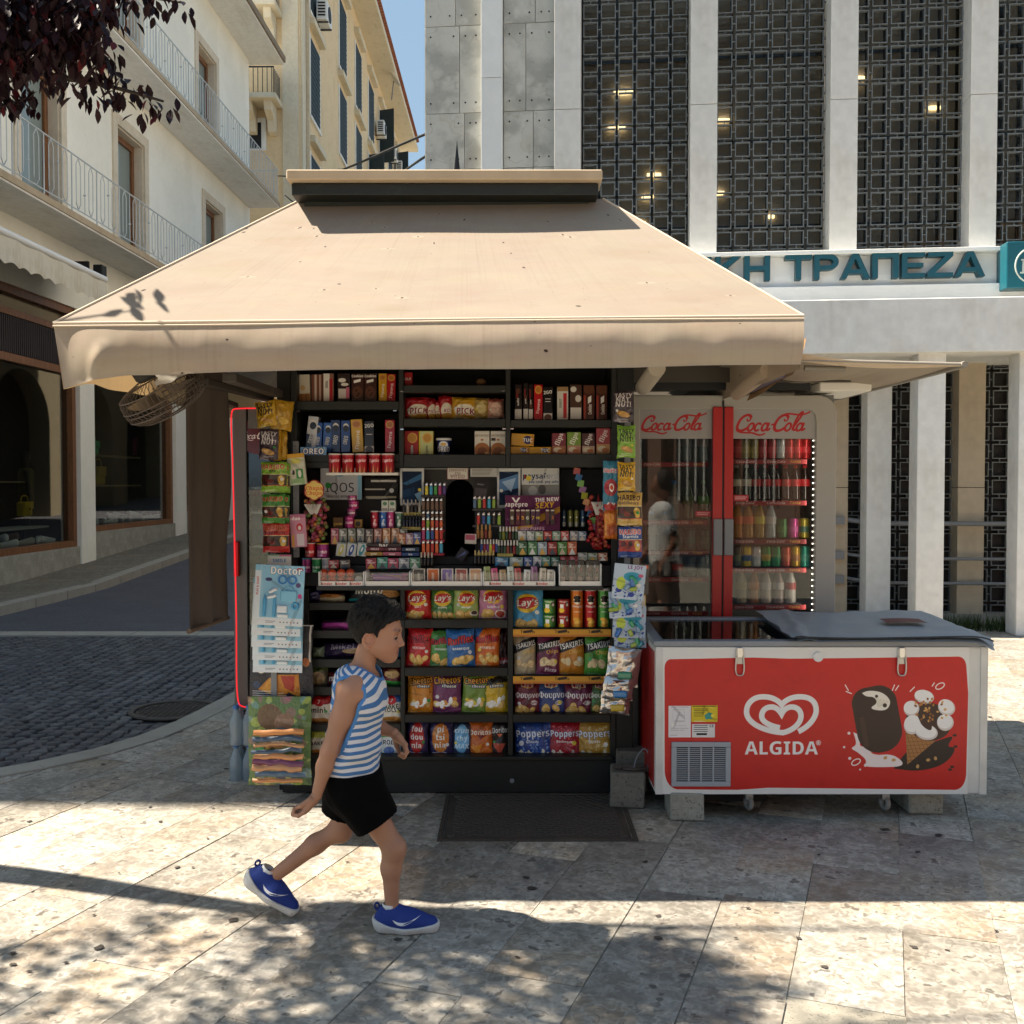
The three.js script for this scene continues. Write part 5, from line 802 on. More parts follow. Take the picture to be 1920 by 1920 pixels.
  bx_(584, 604, 702, 752, { b: '#7c4c3c', r: [['#cdb8a6', 0.3, 0, 0.2, 1], ['#cdb8a6', 0.75, 0, 0.1, 1]] }, 'brown striped biscuit box on the upper left shelf'); bx_(605, 625, 700, 752, { b: '#8a5a4a', r: [['#e6e0d6', 0.1, 0, 0.55, 1], ['#b3202a', 0.62, 0.2, 0.28, 0.8]], t: [['CEREAL', 0.38, 0.4, 0.3, '#3a2a22', { rot: -1.57, w: 30 }]] }, 'white and red upright biscuit box on the upper left shelf');
  bx_(632, 655, 700, 752, { b: '#2a1a18', r: [['#d8ccc4', 0.1, 0.55, 0.6, 0.35], ['#d06a86', 0.7, 0.5, 0.25, 0.4]], e: [['#e4ddd2', 0.4, 0.25, 0.3, 0.08], ['#e4ddd2', 0.6, 0.4, 0.3, 0.06]] }, 'black and white swirled biscuit pack on the upper left shelf');
  const ck = { b: '#3b2018', e: [['#5c3423', 0.5, 0.68, 0.4, 0.22], ['#2c160f', 0.4, 0.62, 0.06, 0.03], ['#2c160f', 0.6, 0.72, 0.06, 0.03], ['#2c160f', 0.5, 0.8, 0.06, 0.03]], p: [[W, [0.2, 0.26], [0.75, 0.2], [0.75, 0.3], [0.2, 0.36]]], t: [['Cookies', 0.5, 0.1, 0.28, W]] };
  bx_(659, 682, 700, 752, ck, 'dark brown cookie pack, left of the pair on the upper left shelf'); bx_(683, 706, 700, 752, ck, 'dark brown cookie pack, right of the pair on the upper left shelf');
  const gem = (b, x = {}) => ({ b, e: [['#d3933f', 0.5, 0.15, 0.4, 0.12], ['#b8732a', 0.5, 0.15, 0.3, 0.08]], t: [['Γεμιστά', 0.5, 0.62, 0.42, W, { rot: -1.45, serif: 1, w: 90 }]], ...x });
  bx_(710, 725, 700, 752, gem('#d29c1f'), 'yellow filled biscuit roll on the upper left shelf'); bx_(725, 741, 701, 752, gem('#b8141e'), 'red filled biscuit roll at the right of the upper left shelf', { tilt: -0.02 });
  const ore = (b, x) => ({ b, t: [['OREO', 0.5, 0.62, 0.6, W, { rot: -1.4, line: '#0d1a3c', lw: 0.06 }]], e: [['#e9e4da', 0.55, 0.22, 0.3, 0.12], ['#1c1512', 0.55, 0.26, 0.3, 0.1]], ...x });
  bx_(571, 590, 780, 848, ore('#d8d8d8', { r: [['#16213f', 0, 0.5, 0.6, 0.5]] }), 'white and navy biscuit roll leaning at the left of the second shelf', { tilt: -0.12 });
  bx_(586, 602, 792, 848, ore('#2456a6'), 'blue biscuit roll, first of the blue ones on the second shelf', { tilt: -0.05 }); bx_(604, 620, 792, 848, ore('#2c5fae'), 'blue biscuit roll, second of the blue ones on the second shelf', { tilt: -0.05 });
  bx_(620, 638, 787, 848, ore('#1b2d5e'), 'navy biscuit roll beside the blue ones on the second shelf'); bx_(639, 656, 788, 848, ore('#24488c'), 'blue biscuit roll with a dark biscuit picture on the second shelf');
  bx_(661, 682, 786, 848, gem('#d8a92c'), 'yellow filled biscuit roll leaning on the second shelf', { tilt: 0.06 }); bx_(683, 701, 789, 848, { b: '#1a1110', t: [['2GO', 0.5, 0.16, 0.5, W, { rot: -0.1 }]], r: [['#e8e2da', 0.2, 0.42, 0.6, 0.02], ['#d8cfc6', 0, 0.8, 1, 0.2]], e: [['#3c2418', 0.5, 0.92, 0.4, 0.12]] }, 'black biscuit roll with white lettering on the second shelf'); bx_(722, 740, 787, 848, gem('#b3141d'), 'red filled biscuit roll alone at the right of the second shelf');
  boxItem(563, 612, 838, 853, 5.24, { b: '#6f9cc4', t: [['OREO', 0.5, 0.55, 0.3, W, { line: '#1d3f7a', lw: 0.06 }]], e: [['#8fb6d6', 0.75, 0.3, 0.2, 0.3]] }, 'light blue shelf sign with white letters under the biscuit rolls', { name: 'shelf_sign', cat: 'sign', dz: 0.01 });
  // wafer tins on a white tray
  for (let i = 0; i < 5; i++) tubeItem(614 + i * 25, 638 + i * 25, 850, 889, 5.17, { b: '#a81522', t: [['Caprice', 0.5, 0.3, 0.42, W, { serif: 1, skew: -0.25, rot: -0.05 }]], p: [['#6a3a20', [0.2, 0.95], [0.3, 0.5], [0.38, 0.95]], ['#c79256', [0.36, 0.95], [0.45, 0.46], [0.52, 0.95]], ['#7d4a28', [0.52, 0.95], [0.62, 0.5], [0.7, 0.95]], ['#c79256', [0.68, 0.95], [0.84, 0.55], [0.84, 0.95]]], r: [['rgba(240,200,200,.5)', 0, 0.05, 1, 0.03]] }, `red wafer tin, ${['first', 'second', 'third', 'fourth', 'fifth'][i]} from the left on the small white tray`, { name: 'wafer_tin', cat: 'tin', group: 'wafer tins on the white tray', lid: M(0xd9d2c6, 0.4) });
  boxItem(611, 746, 886, 891, 5.17, { b: '#e2ddd2' }, 'small white tray under the red wafer tins', { name: 'tray', cat: 'tray', dz: 0.08, turn: 0 });
  // ---- upper middle bay
  bx_(752, 773, 698, 722, { b: '#b01c22', t: [['MILK', 0.5, 0.5, 0.3, W]] }, 'red box on the highest middle shelf under the awning hem'); item('bread_roll', 'round brown roll on the highest middle shelf', 'bread', new THREE.SphereGeometry(0.026, 16, 10).scale(1, 0.7, 1), M(0x8f6a42, 0.8), at(902, 722, 5.4).add(V(0, 0.016, 0)));
  const pick = (b, s = 'PICK') => ({ b, e: [['#e9dfc8', 0.6, 0.66, 0.45, 0.34], ['#b4852f', 0.6, 0.9, 0.4, 0.14]], t: [[s, 0.6, 0.66, 0.34, '#8a1418', { skew: -0.1, line: W, lw: 0.04 }]], fine: 1, fy: 0.2 });
  const mid = (x0, x1, y0, o, l, q) => bagItem(x0, x1, y0, 784, U, o, l, { t: 0.045, ...q });
  mid(758, 803, 745, pick('#a8141c'), 'red rusk bag, leftmost on the upper middle shelf'); mid(799, 818, 747, pick('#9c131b'), 'narrow red rusk bag beside the leftmost on the upper middle shelf'); mid(815, 826, 749, pick('#a1151c'), 'thin red rusk bag squeezed on the upper middle shelf'); mid(822, 847, 742, pick('#a8141c', 'KO'), 'red rusk bag in the middle of the upper middle shelf');
  mid(845, 890, 745, pick('#cf9a1d'), 'yellow rusk bag on the upper middle shelf', { tilt: -0.06 }); mid(887, 917, 746, { b: '#b8964e', e: [['#d8c284', 0.5, 0.5, 0.3, 0.3]] }, 'tan snack bag on the upper middle shelf'); mid(914, 945, 747, { b: '#c99580', e: [['#e3b8a2', 0.5, 0.55, 0.34, 0.34]], r: [['#b85a4a', 0.1, 0, 0.8, 0.2]] }, 'pinkish snack bag at the right of the upper middle shelf');
  bx_(757, 784, 808, 852, { b: '#a51a20', e: [['#d6a248', 0.6, 0.3, 0.34, 0.22], ['#c58a33', 0.6, 0.3, 0.26, 0.16]], t: [['Digestive', 0.55, 0.8, 0.24, W, { rot: -1.57, line: '#333', w: 34 }]] }, 'red biscuit box with a round biscuit on the middle shelf', { fin: 'card' }); bx_(785, 812, 808, 852, { b: '#c8cc8a', e: [['#d9ab54', 0.6, 0.3, 0.34, 0.22], ['#c58f3a', 0.6, 0.3, 0.26, 0.16]], r: [['#d6b928', 0, 0, 0.12, 1]], t: [['Digestive', 0.55, 0.8, 0.24, '#333', { rot: -1.57, w: 34 }]] }, 'pale green biscuit box with a round biscuit on the middle shelf', { fin: 'card' });
  { // tub of little biscuits
    const b = box(817, 845, 821, 852, U), s = 77, R = print(100, 30, (c, w, h) => { c.fillStyle = '#16275c'; c.fillRect(-2, -2, w + 4, h + 4); c.translate(w * 0.3, 0); pack({ b: '#16275c', e: [['#e4e6ee', 0.5, 0.4, 0.3, 0.28], ['#dcaa3a', 0.5, 0.32, 0.16, 0.1], ['#1a1412', 0.3, 0.8, 0.12, 0.14], ['#1a1412', 0.65, 0.85, 0.12, 0.14]], t: [['OREO', 0.5, 0.62, 0.34, W, { line: '#0f1f50', lw: 0.05 }]] }, 5)(c, w * 0.4, h); c.fillStyle = '#16275c'; c.fillRect(w * 0.4, -2, w, h + 4); c.fillRect(-w, -2, w, h + 4); });
    const g = thing('biscuit_tub', 'navy biscuit tub with a white lid on the middle shelf', 'tub', b.p.clone().add(V(0, 0, -0.04))), rr = b.w / 2, cg = new THREE.CylinderGeometry(rr, rr * 0.78, b.h * 0.9, 20, 1, true, -Math.PI, Math.PI * 2).translate(0, b.h * 0.45, 0);
    part('body', remap(cg, R), finish(R.a, 'gloss'), g); part('lid', lathe([[0, b.h], [rr * 1.02, b.h], [rr * 1.07, b.h * 0.97], [rr * 1.05, b.h * 0.86], [rr, b.h * 0.86]], 20), mats.whitePlastic, g);
  }
  const choc = (t2) => ({ b: '#d9d2c4', e: [['#a5642e', 0.5, 0.8, 0.5, 0.3], ['#7d451c', 0.5, 0.86, 0.32, 0.18], ['#c89a62', 0.8, 0.95, 0.14, 0.08]], p: [['#b4622a', [0.5, 0.33], [0.62, 0.38], [0.5, 0.43], [0.38, 0.38]]], t: [['BPOWNIZ', 0.5, 0.2, 0.2, '#7a6a52', { serif: 1 }]], r: t2 ? [['#3a241a', 0.05, 0.3, 0.28, 0.12]] : [] });
  bx_(890, 918, 808, 852, choc(0), 'cream box with a brown cake picture, left of the pair on the middle shelf', { fin: 'card' }); bx_(920, 948, 808, 852, choc(1), 'cream box with a brown cake picture, right of the pair on the middle shelf', { fin: 'card' });
  // ---- upper right bay
  const up2 = (x0, x1, y0, o, l, q) => bx_(x0, x1, y0, 787, o, l, q);
  const dk = (y) => ({ b: '#1d120f', r: [['#d6cfc8', 0, 0.7, 1, 0.28], ['#7b1f22', 0.2, 0.15, 0.3, 0.25]], t: [['wafer', 0.5, 0.5, 0.4, W, { rot: -1.57, w: 40 }]], e: [['#5c3423', 0.5, y, 0.3, 0.08]] });
  up2(965, 978, 720, dk(0.2), 'black wafer packet at the left of the upper right shelf'); up2(981, 990, 718, dk(0.4), 'slim black wafer packet, second on the upper right shelf'); up2(991, 999, 720, dk(0.6), 'slim black wafer packet, third on the upper right shelf'); up2(1001, 1017, 721, gem('#b3141d'), 'red filled biscuit roll on the upper right shelf'); up2(1019, 1036, 725, { b: '#15100f', t: [['2GO', 0.5, 0.17, 0.5, W, { rot: -0.1 }]], r: [['#e8e2da', 0.2, 0.36, 0.6, 0.02], ['#e8e2da', 0.2, 0.44, 0.6, 0.02], ['#d8cfc6', 0, 0.8, 1, 0.2]], e: [['#5c3423', 0.5, 0.93, 0.4, 0.1]] }, 'black biscuit roll with white lettering on the upper right shelf');
  up2(1045, 1066, 725, { b: '#d0c9bd', r: [['#9a7a52', 0, 0, 1, 0.14], ['#b8242c', 0.55, 0.2, 0.3, 0.75]], t: [['DIGEST', 0.3, 0.5, 0.28, '#3a5a48', { rot: -1.57, w: 36 }]] }, 'white and red biscuit packet on the upper right shelf'); up2(1069, 1091, 721, { b: '#4e3528', e: [['#d8d0c4', 0.3, 0.14, 0.25, 0.08], ['#d8d0c4', 0.7, 0.4, 0.25, 0.1]], r: [['#d6cfc6', 0.05, 0.65, 0.9, 0.33]] }, 'white and brown swirled biscuit packet on the upper right shelf');
  const coo = { b: '#4a2418', t: [['Cookies', 0.6, 0.7, 0.42, W, { rot: -1.57, w: 40 }]], r: [['#9c3a2c', 0.02, 0.3, 0.2, 0.7]], e: [['#5f3722', 0.5, 0.12, 0.5, 0.14]], p: [[W, [0.4, 0.36], [0.7, 0.3], [0.7, 0.48], [0.4, 0.54]]] };
  up2(1094, 1115, 722, coo, 'brown cookie packet, left of the pair on the upper right shelf'); up2(1118, 1139, 722, coo, 'brown cookie packet, right of the pair on the upper right shelf');
  const tuc = (l) => ({ b: '#d39a1c', e: [['#2c2a54', 0.72, 0.5, 0.2, 0.34, 0.2], ['#b87a1c', 0.92, 0.5, 0.1, 0.4]], t: [['TUC', 0.72, 0.5, 0.22, W]] });
  bx_(957, 992, 837, 851, tuc(), 'yellow cracker packet lying at the lower left of its stack', { fin: 'gloss' }); bx_(992, 1034, 838, 851, tuc(), 'yellow cracker packet lying at the lower right of its stack'); bx_(958, 1001, 813, 836, tuc(), 'yellow cracker packet on top of its stack', { tilt: -0.05 });
  const rit = (b, f) => ({ b, r: [[f, 0, 0.62, 1, 0.38]], e: [['#e8d9bd', 0.4, 0.8, 0.3, 0.12], ['#c47a4a', 0.65, 0.86, 0.25, 0.1]], t: [['flips', 0.5, 0.3, 0.46, W, { rot: -1.2, serif: 1 }]] });
  bx_(1035, 1061, 812, 851, rit('#7a2a35', '#a86a4a'), 'maroon cracker box on the lower upper right shelf', { fin: 'card' }); bx_(1063, 1089, 810, 851, rit('#7d9a3c', '#c98a76'), 'green cracker box on the lower upper right shelf', { fin: 'card' }); bx_(1091, 1115, 812, 851, rit('#50282a', '#c9a88e'), 'dark brown cracker box on the lower upper right shelf', { fin: 'card' }); bx_(1118, 1144, 803, 851, rit('#b04a50', '#d0a06a'), 'tall rosy cracker box at the right of its shelf', { fin: 'card' });

  // ---- posters and notices in the hut window
  const flat = (x0, x1, y0, y1, d, o, l, cat = 'poster', nm = 'poster', q = {}) => boxItem(x0, x1, y0, y1, d, o, l, { name: nm, cat, dz: 0.008, turn: 0, fin: 'paper', ...q });
  flat(601, 678, 877, 937, 5.48, { b: '#c9cbd0', r: [['#8fc0d8', 0.9, 0, 0.1, 1]], e: [['#5aa3c2', 0.47, 0.1, 0.14, 0.18], ['#c9cbd0', 0.47, 0.08, 0.1, 0.14]], t: [['IQOS', 0.47, 0.62, 0.3, '#16181c', { thin: 1 }], ['SELECTED RETAILER', 0.47, 0.9, 0.07, '#555']] }, 'pale poster with dark capitals behind the wafer tins');
  flat(683, 746, 896, 936, 5.52, { b: '#231f1f', r: [['#d4d0ca', 0.2, 0.1, 0.75, 0.1], ['#c9c2b6', 0.02, 0.5, 0.6, 0.07], ['#b8ad90', 0.05, 0.85, 0.9, 0.1]] }, 'dark window slot with pale paper strips left of the hatch');
  const ice = { b: '#d8d8d4', r: [['#0c2340', 0.1, 0.1, 0.8, 0.82]], p: [['#3a6a94', [0.1, 0.42], [0.9, 0.15], [0.9, 0.3], [0.3, 0.46]], ['#7fa6c4', [0.6, 0.7], [0.9, 0.6], [0.9, 0.92], [0.8, 0.92]], ['#143a5e', [0.1, 0.6], [0.6, 0.5], [0.6, 0.92], [0.1, 0.92]]] };
  flat(750, 795, 877, 948, 5.47, ice, 'white framed blue poster left of the serving hatch'); flat(932, 976, 877, 953, 5.47, { ...ice, p: [['#5f86b4', [0.1, 0.3], [0.9, 0.15], [0.9, 0.5], [0.1, 0.6]], ['#a9c3de', [0.2, 0.35], [0.8, 0.25], [0.6, 0.6]]] }, 'white framed blue poster right of the serving hatch');
  flat(838, 878, 877, 899, 5.44, { b: '#d9d2c4', r: [['#7a1c22', 0, 0, 1, 0.05], ['#7a1c22', 0, 0.95, 1, 0.05], ['#7a1c22', 0, 0, 0.03, 1], ['#7a1c22', 0.97, 0, 0.03, 1]], t: [['ΣΟΚΟΛΑΤΕΣ', 0.5, 0.22, 0.15, '#5a2026', { thin: 1 }], ['ΣΤΟ', 0.5, 0.48, 0.15, '#5a2026', { thin: 1 }], ['ΨΥΓΕΙΟ', 0.5, 0.76, 0.2, '#6d1f28', { thin: 1 }]] }, 'small handwritten white notice over the serving hatch', 'notice', 'notice');
  flat(882, 932, 877, 894, 5.45, { b: '#c6c3bb', fine: 0, r: [0.15, 0.3, 0.45, 0.6, 0.75].map((y) => ['#77726a', 0.06, y, 0.8 - y * 0.2, 0.05]) }, 'white printed notice beside the handwritten one', 'notice', 'notice');
  flat(978, 1048, 875, 909, 5.46, { b: '#d4d2cc', r: [['#b8252c', 0.07, 0.45, 0.07, 0.22]], t: [['paysafe', 0.4, 0.52, 0.2, '#22304a'], ['card', 0.77, 0.52, 0.2, '#b9bcc2'], ['pay cash. pay safe.', 0.6, 0.82, 0.09, '#3a4a6a']] }, 'white payment sign right of the serving hatch', 'sign', 'sign'); flat(978, 1048, 909, 931, 5.5, { b: '#a7a49d', e: [['#d2d0ca', 0.3, 0.5, 0.12, 0.4], ['#6f6c66', 0.55, 0.4, 0.1, 0.4]] }, 'grey papers under the white payment sign', 'notice', 'notice');
  flat(886, 913, 900, 938, 5.42, { b: '#2b2628', r: [['#4a4448', 0.1, 0.4, 0.8, 0.45], ['#cfcac2', 0.1, 0.88, 0.8, 0.1]], fine: 2, fy: 0.2 }, 'dark leaflet holder right of the serving hatch', 'leaflet holder', 'leaflet_holder', { tilt: -0.12 });
  flat(947, 1050, 929, 996, 5.36, { b: '#5c2148', p: [['#b8872e', [0.5, 0.62], [1, 0.3], [1, 0.46], [0.5, 0.85]], ['#b8872e', [0, 0.9], [0.5, 0.82], [0.5, 0.9], [0, 1]], [W, [0.12, 0.06], [0.16, 0.06], [0.2, 0.16], [0.24, 0.06], [0.28, 0.06], [0.22, 0.2], [0.18, 0.2]]], t: [['vapepro', 0.2, 0.26, 0.11, W], ['THE NEW', 0.76, 0.12, 0.1, W, { rot: -0.05 }], ['SEXY', 0.72, 0.27, 0.15, '#d8a92c', { rot: -0.06, skew: -0.2 }], ['800 PUFFS', 0.5, 0.93, 0.09, '#caa0b4']] }, 'purple display card with gold stripes in the hut window', 'display card', 'display_card');
  ['6', '3', '5', '6', '7', '10', '', '3'].forEach((n, i) => boxItem(947 + [9, 20, 29, 38, 48, 57, 76, 85][i], 947 + [17.5, 28, 37.5, 46.5, 56.5, 65.5, 83, 93][i], 955, 984, 5.33, { b: ['#4f3a2a', '#5a2430', '#5a2430', '#4f4a38', '#4a2440', '#4a2440', '#5a2430', '#3a2a2a'][i], t: [[n, 0.5, 0.55, n.length > 1 ? 0.8 : 1.1, ['#e8e4d4', '#e0703a', '#e9b83a', '#e8e4d4', '#e9b83a', '#e9d63a', W, '#e0703a'][i]]], r: [['#d8c8b8', 0.1, 0.03, 0.8, 0.1]] }, `slim vape box ${n ? 'numbered ' + n : 'without a number'}, ${ORD[i]} from left in the purple display`, { name: 'vape_box', cat: 'vape', dz: 0.02 }));

  // ---- lighters, bottles and small goods, a thing each
  const met = mats.chrome, lightG = new RoundedBoxGeometry(0.017, 0.05, 0.01, 2, 0.0045).translate(0, 0.025, 0), capG = mergeGeometries([bx(0.013, 0.012, 0.009, 0, 0.056, 0, 0.002), bx(0.006, 0.004, 0.008, 0.003, 0.064, 0, 0.001)].map(clean));
  const protoL = {}; const lighter = (px, py, d, col, name, label, group, sc = 1) => {
    let g; if (!protoL[col]) { g = thing('lighter', label, 'lighter', V(0, 0, 0)); part('body', lightG, M(col, 0.25), g); part('metal_head', capG, met, g); protoL[col] = g; } else g = dup(protoL[col]);
    g.position.copy(at(px, py, d)); tag(g, label, 'lighter', group); g.scale.setScalar(sc);
  };
  const CN = { '#d8c43a': 'yellow', '#3aa0c4': 'light blue', '#3f9a3c': 'green', '#a8286a': 'pink', '#4a2a7a': 'violet', '#b8221f': 'red', '#24428a': 'dark blue', '#d8602a': 'orange', '#6a4a34': 'brown', '#88a834': 'lime', '#1d1c1c': 'black', '#4a6a8a': 'steel blue' }, cn = (c) => CN[c];
  const lrow = (x0, n, dx, y, d, cols, rack, row) => { const list = Array.from({ length: n }, (_, i) => cols[i % cols.length]); list.forEach((c, i) => { lighter(x0 + i * dx, y, d, c, 'lighter', `${cn(c)} lighter, ${ORD[i]} in the ${row} row of the rack ${rack}`, `lighters in the rack ${rack}`, 0.98); }); };
  const K = ['#d8c43a', '#3aa0c4', '#3f9a3c', '#a8286a', '#4a2a7a'], LR = 'left of the hatch', RR = 'right of the hatch';
  const rackShelf = (x0, x1, y, d, col, n) => boxItem(x0, x1, y, y + 5, d, { b: col }, n, { name: 'rack_shelf', cat: 'rack', dz: 0.03, turn: 0 });
  [[928, K, 5.44], [957, ['#6a4a34'], 5.40], [981, ['#6a4a34', '#4a6a8a', '#6a4a34', '#6a4a34'], 5.38], [993, ['#b8221f', '#88a834', '#d8602a', '#b8221f', '#d8602a'], 5.35], [1012, ['#a8286a', '#3aa0c4', '#24428a', '#d8602a', '#b8221f'], 5.31], [1037, ['#d8602a', '#d8602a', '#b8221f', '#d8602a', '#3aa0c4', '#d8602a'], 5.28]].forEach(([y, cols, d], i) => { const row = ['first', 'second', 'third', 'fourth', 'fifth', 'sixth'][i], n = i === 5 ? 5 : 5; lrow(i ? 794 : 800, n, 8.3, y, d, cols, LR, row); rackShelf(789, 833, y, d - 0.005, i > 2 ? '#a8283a' : '#3a3434', `${row} shelf from the top of the lighter rack ${LR}`); });
  [[953, ['#4a6a8a', '#88a834', '#b8221f', '#3aa0c4', '#88a834'], 5.40, 890, 9], [984, ['#b8221f', '#24428a', '#3aa0c4', '#1d1c1c', '#88a834'], 5.36, 897, 9.7]].forEach(([y, cols, d, x, dx], i) => { const row = ['first', 'second'][i]; lrow(x, 5, dx, y, d, cols, RR, row); rackShelf(886, 942, y, d - 0.005, '#3a3636', `${row} shelf from the top of the lighter rack ${RR}`); });
  const vialG = clean(lathe([[0, 0], [0.007, 0], [0.0075, 0.003], [0.0075, 0.034], [0.003, 0.04], [0.003, 0.042]], 10)), vcapG = clean(lathe([[0.004, 0.04], [0.0045, 0.04], [0.0035, 0.062], [0, 0.063]], 8)), protoV = {};
  const vial = (px, py, d, col, label, group, s = 1, cap = 0xd8d4cc) => { let g; const key = col + '_' + cap; if (!protoV[key]) { g = thing('vial', label, 'small bottle', V(0, 0, 0)); part('body', vialG, M(col, 0.2), g); part('cap', vcapG, M(cap, 0.4), g); protoV[key] = g; } else g = dup(protoV[key]); g.position.copy(at(px, py, d)); g.scale.setScalar(s); tag(g, label, 'small bottle', group); };
  const vrow = (x0, n, dx, y, d, cols, where, s, cap) => { for (let i = 0; i < n; i++) vial(x0 + i * dx, y, d, cols[i % cols.length], `small ${where.split('|')[0]} bottle, ${ORD[i]} in the row ${where.split('|')[1]}`, `small ${where.split('|')[0]} bottles ${where.split('|')[1]}`, s, cap); };
  vrow(757, 5, 7.5, 962, 5.42, ['#2a2422', '#b8aea0', '#2a2422', '#2a2422', '#b8aea0'], 'pale capped|over the upper strip left of the hatch', 1.15, 0xa8a098); vrow(757, 6, 6, 989, 5.38, ['#1c2230'], 'dark|over the lower strip left of the hatch', 1.1, 0x202430);
  vrow(896, 4, 7.5, 1010, 5.34, ['#a8763c', '#a8763c', '#7a2a22', '#a8763c'], 'amber|under the lighters right of the hatch', 1.2, 0xb88a4a); vrow(938, 6, 6, 1013, 5.34, ['#2a4a22', '#8a8a2a', '#2a4a22', '#6a1c1c', '#2a3a22', '#2a4a22'], 'green|beside the amber ones right of the hatch', 1.15); vrow(903, 6, 5.6, 1036, 5.28, ['#24428a', '#8a1c24', '#6a2a7a', '#c8c83a', '#b8221f', '#24428a'], 'mixed coloured|over the yellow strip right of hatch', 1.1); vrow(935, 7, 5.8, 1040, 5.28, ['#1f4a2a', '#1d1c1c', '#1f4a2a', '#8a3a22', '#1d1c1c', '#8a1c1c', '#1f4a2a'], 'dark green|beside the mixed ones right of hatch', 1.2); vrow(891, 6, 6.8, 1058, 5.24, ['#171513'], 'brass capped|on the lowest step right of hatch', 1.15, 0xc8b070); vrow(790, 4, 6.6, 1062, 5.24, ['#1a1715'], 'black|on the lowest step left of the hatch', 1.15, 0xc8c0a8);
  for (const [x0, x1, y, d, w] of [[751, 790, 961, 5.41, 'upper'], [753, 789, 988, 5.37, 'lower'], [894, 926, 1036, 5.27, 'right'], [932, 962, 1038, 5.265, 'far right']]) boxItem(x0, x1, y, y + 6, d, { b: '#b8a858', fine: 1, fy: 0.3, fc: '#6a5a2a' }, `${w} pale yellow price strip among the small bottles`, { name: 'price_strip', cat: 'price strip', dz: 0.006, turn: 0 });
  // cans of gum, stack of round tins, cigarette packs
  const gum = (x, b, y0, y1, d, l, q) => tubeItem(x, x + 15, y0, y1, d, { b, t: [['5', 0.4, 0.3, 0.5, W], ['gum', 0.5, 0.6, 0.4, W, { rot: -1.3 }]], e: [['rgba(255,255,255,.5)', 0.6, 0.8, 0.3, 0.1]] }, l, { name: 'gum_can', cat: 'can', ...q });
  gum(694, '#a81f34', 958, 990, 5.38, 'red gum can on the step left of the hatch'); gum(710, '#2f62a8', 958, 990, 5.38, 'blue gum can on the step left of the hatch'); gum(724, '#b03a7a', 958, 990, 5.38, 'pink gum can on the step left of the hatch'); gum(740, '#5a7a6a', 960, 990, 5.38, 'grey green gum can on the step left of the hatch');
  ['#a8246a', '#7a2a5a', '#a8246a', '#8a2a62'].forEach((c, i) => tubeItem([645, 649, 652, 650][i], [663, 667, 671, 668][i], [968, 954, 940, 929][i], [990, 968, 954, 940][i], 5.36, { b: c, t: [['GUM', 0.5, 0.5, 0.4, W]], r: [['#d86aa0', 0, 0.1, 1, 0.12]] }, `round magenta tin, ${['lowest', 'second lowest', 'third lowest', 'top'][i]} of the leaning stack`, { name: 'round_tin', cat: 'tin', lid: M(0xa03070, 0.4) }));
  const cig = (b, t) => ({ b, r: [['#e4e0d6', 0, 0.55, 1, 0.45]], e: [['#5a8a6a', 0.5, 0.3, 0.3, 0.15]], t: [[t, 0.5, 0.75, 0.3, '#444']] });
  boxItem(715, 728, 938, 959, 5.42, cig('#d0d4c8', 'mint'), 'white and green little carton left of its twin', { dz: 0.02 }); boxItem(729, 742, 938, 959, 5.42, cig('#ccd0c4', 'mint'), 'white and green little carton right of its twin', { dz: 0.02 }); boxItem(624, 643, 970, 994, 5.40, { b: '#6a4a1a', t: [['gum', 0.5, 0.5, 0.4, '#e8c860']] }, 'brown gold carton beside the magenta tins', { dz: 0.03 }); boxItem(664, 679, 974, 990, 5.40, { b: '#a8823a', e: [['#3a2a1a', 0.5, 0.5, 0.3, 0.3]] }, 'golden carton right of the magenta tins', { dz: 0.03 });
  // rows of flat gum and candy packs: [x0, width, y0, y1, depth, colours, where]
  const sail = (b, f) => ({ b, p: [[f, [0.5, 0.45], [0.85, 0.95], [0.15, 0.95]], ['rgba(255,255,255,.55)', [0.1, 0.1], [0.7, 0.2], [0.3, 0.45]], ['rgba(0,0,0,.35)', [0.4, 0.05], [0.9, 0.1], [0.8, 0.35]]], t: [['TRIDENT', 0.5, 0.42, 0.18, W]] });
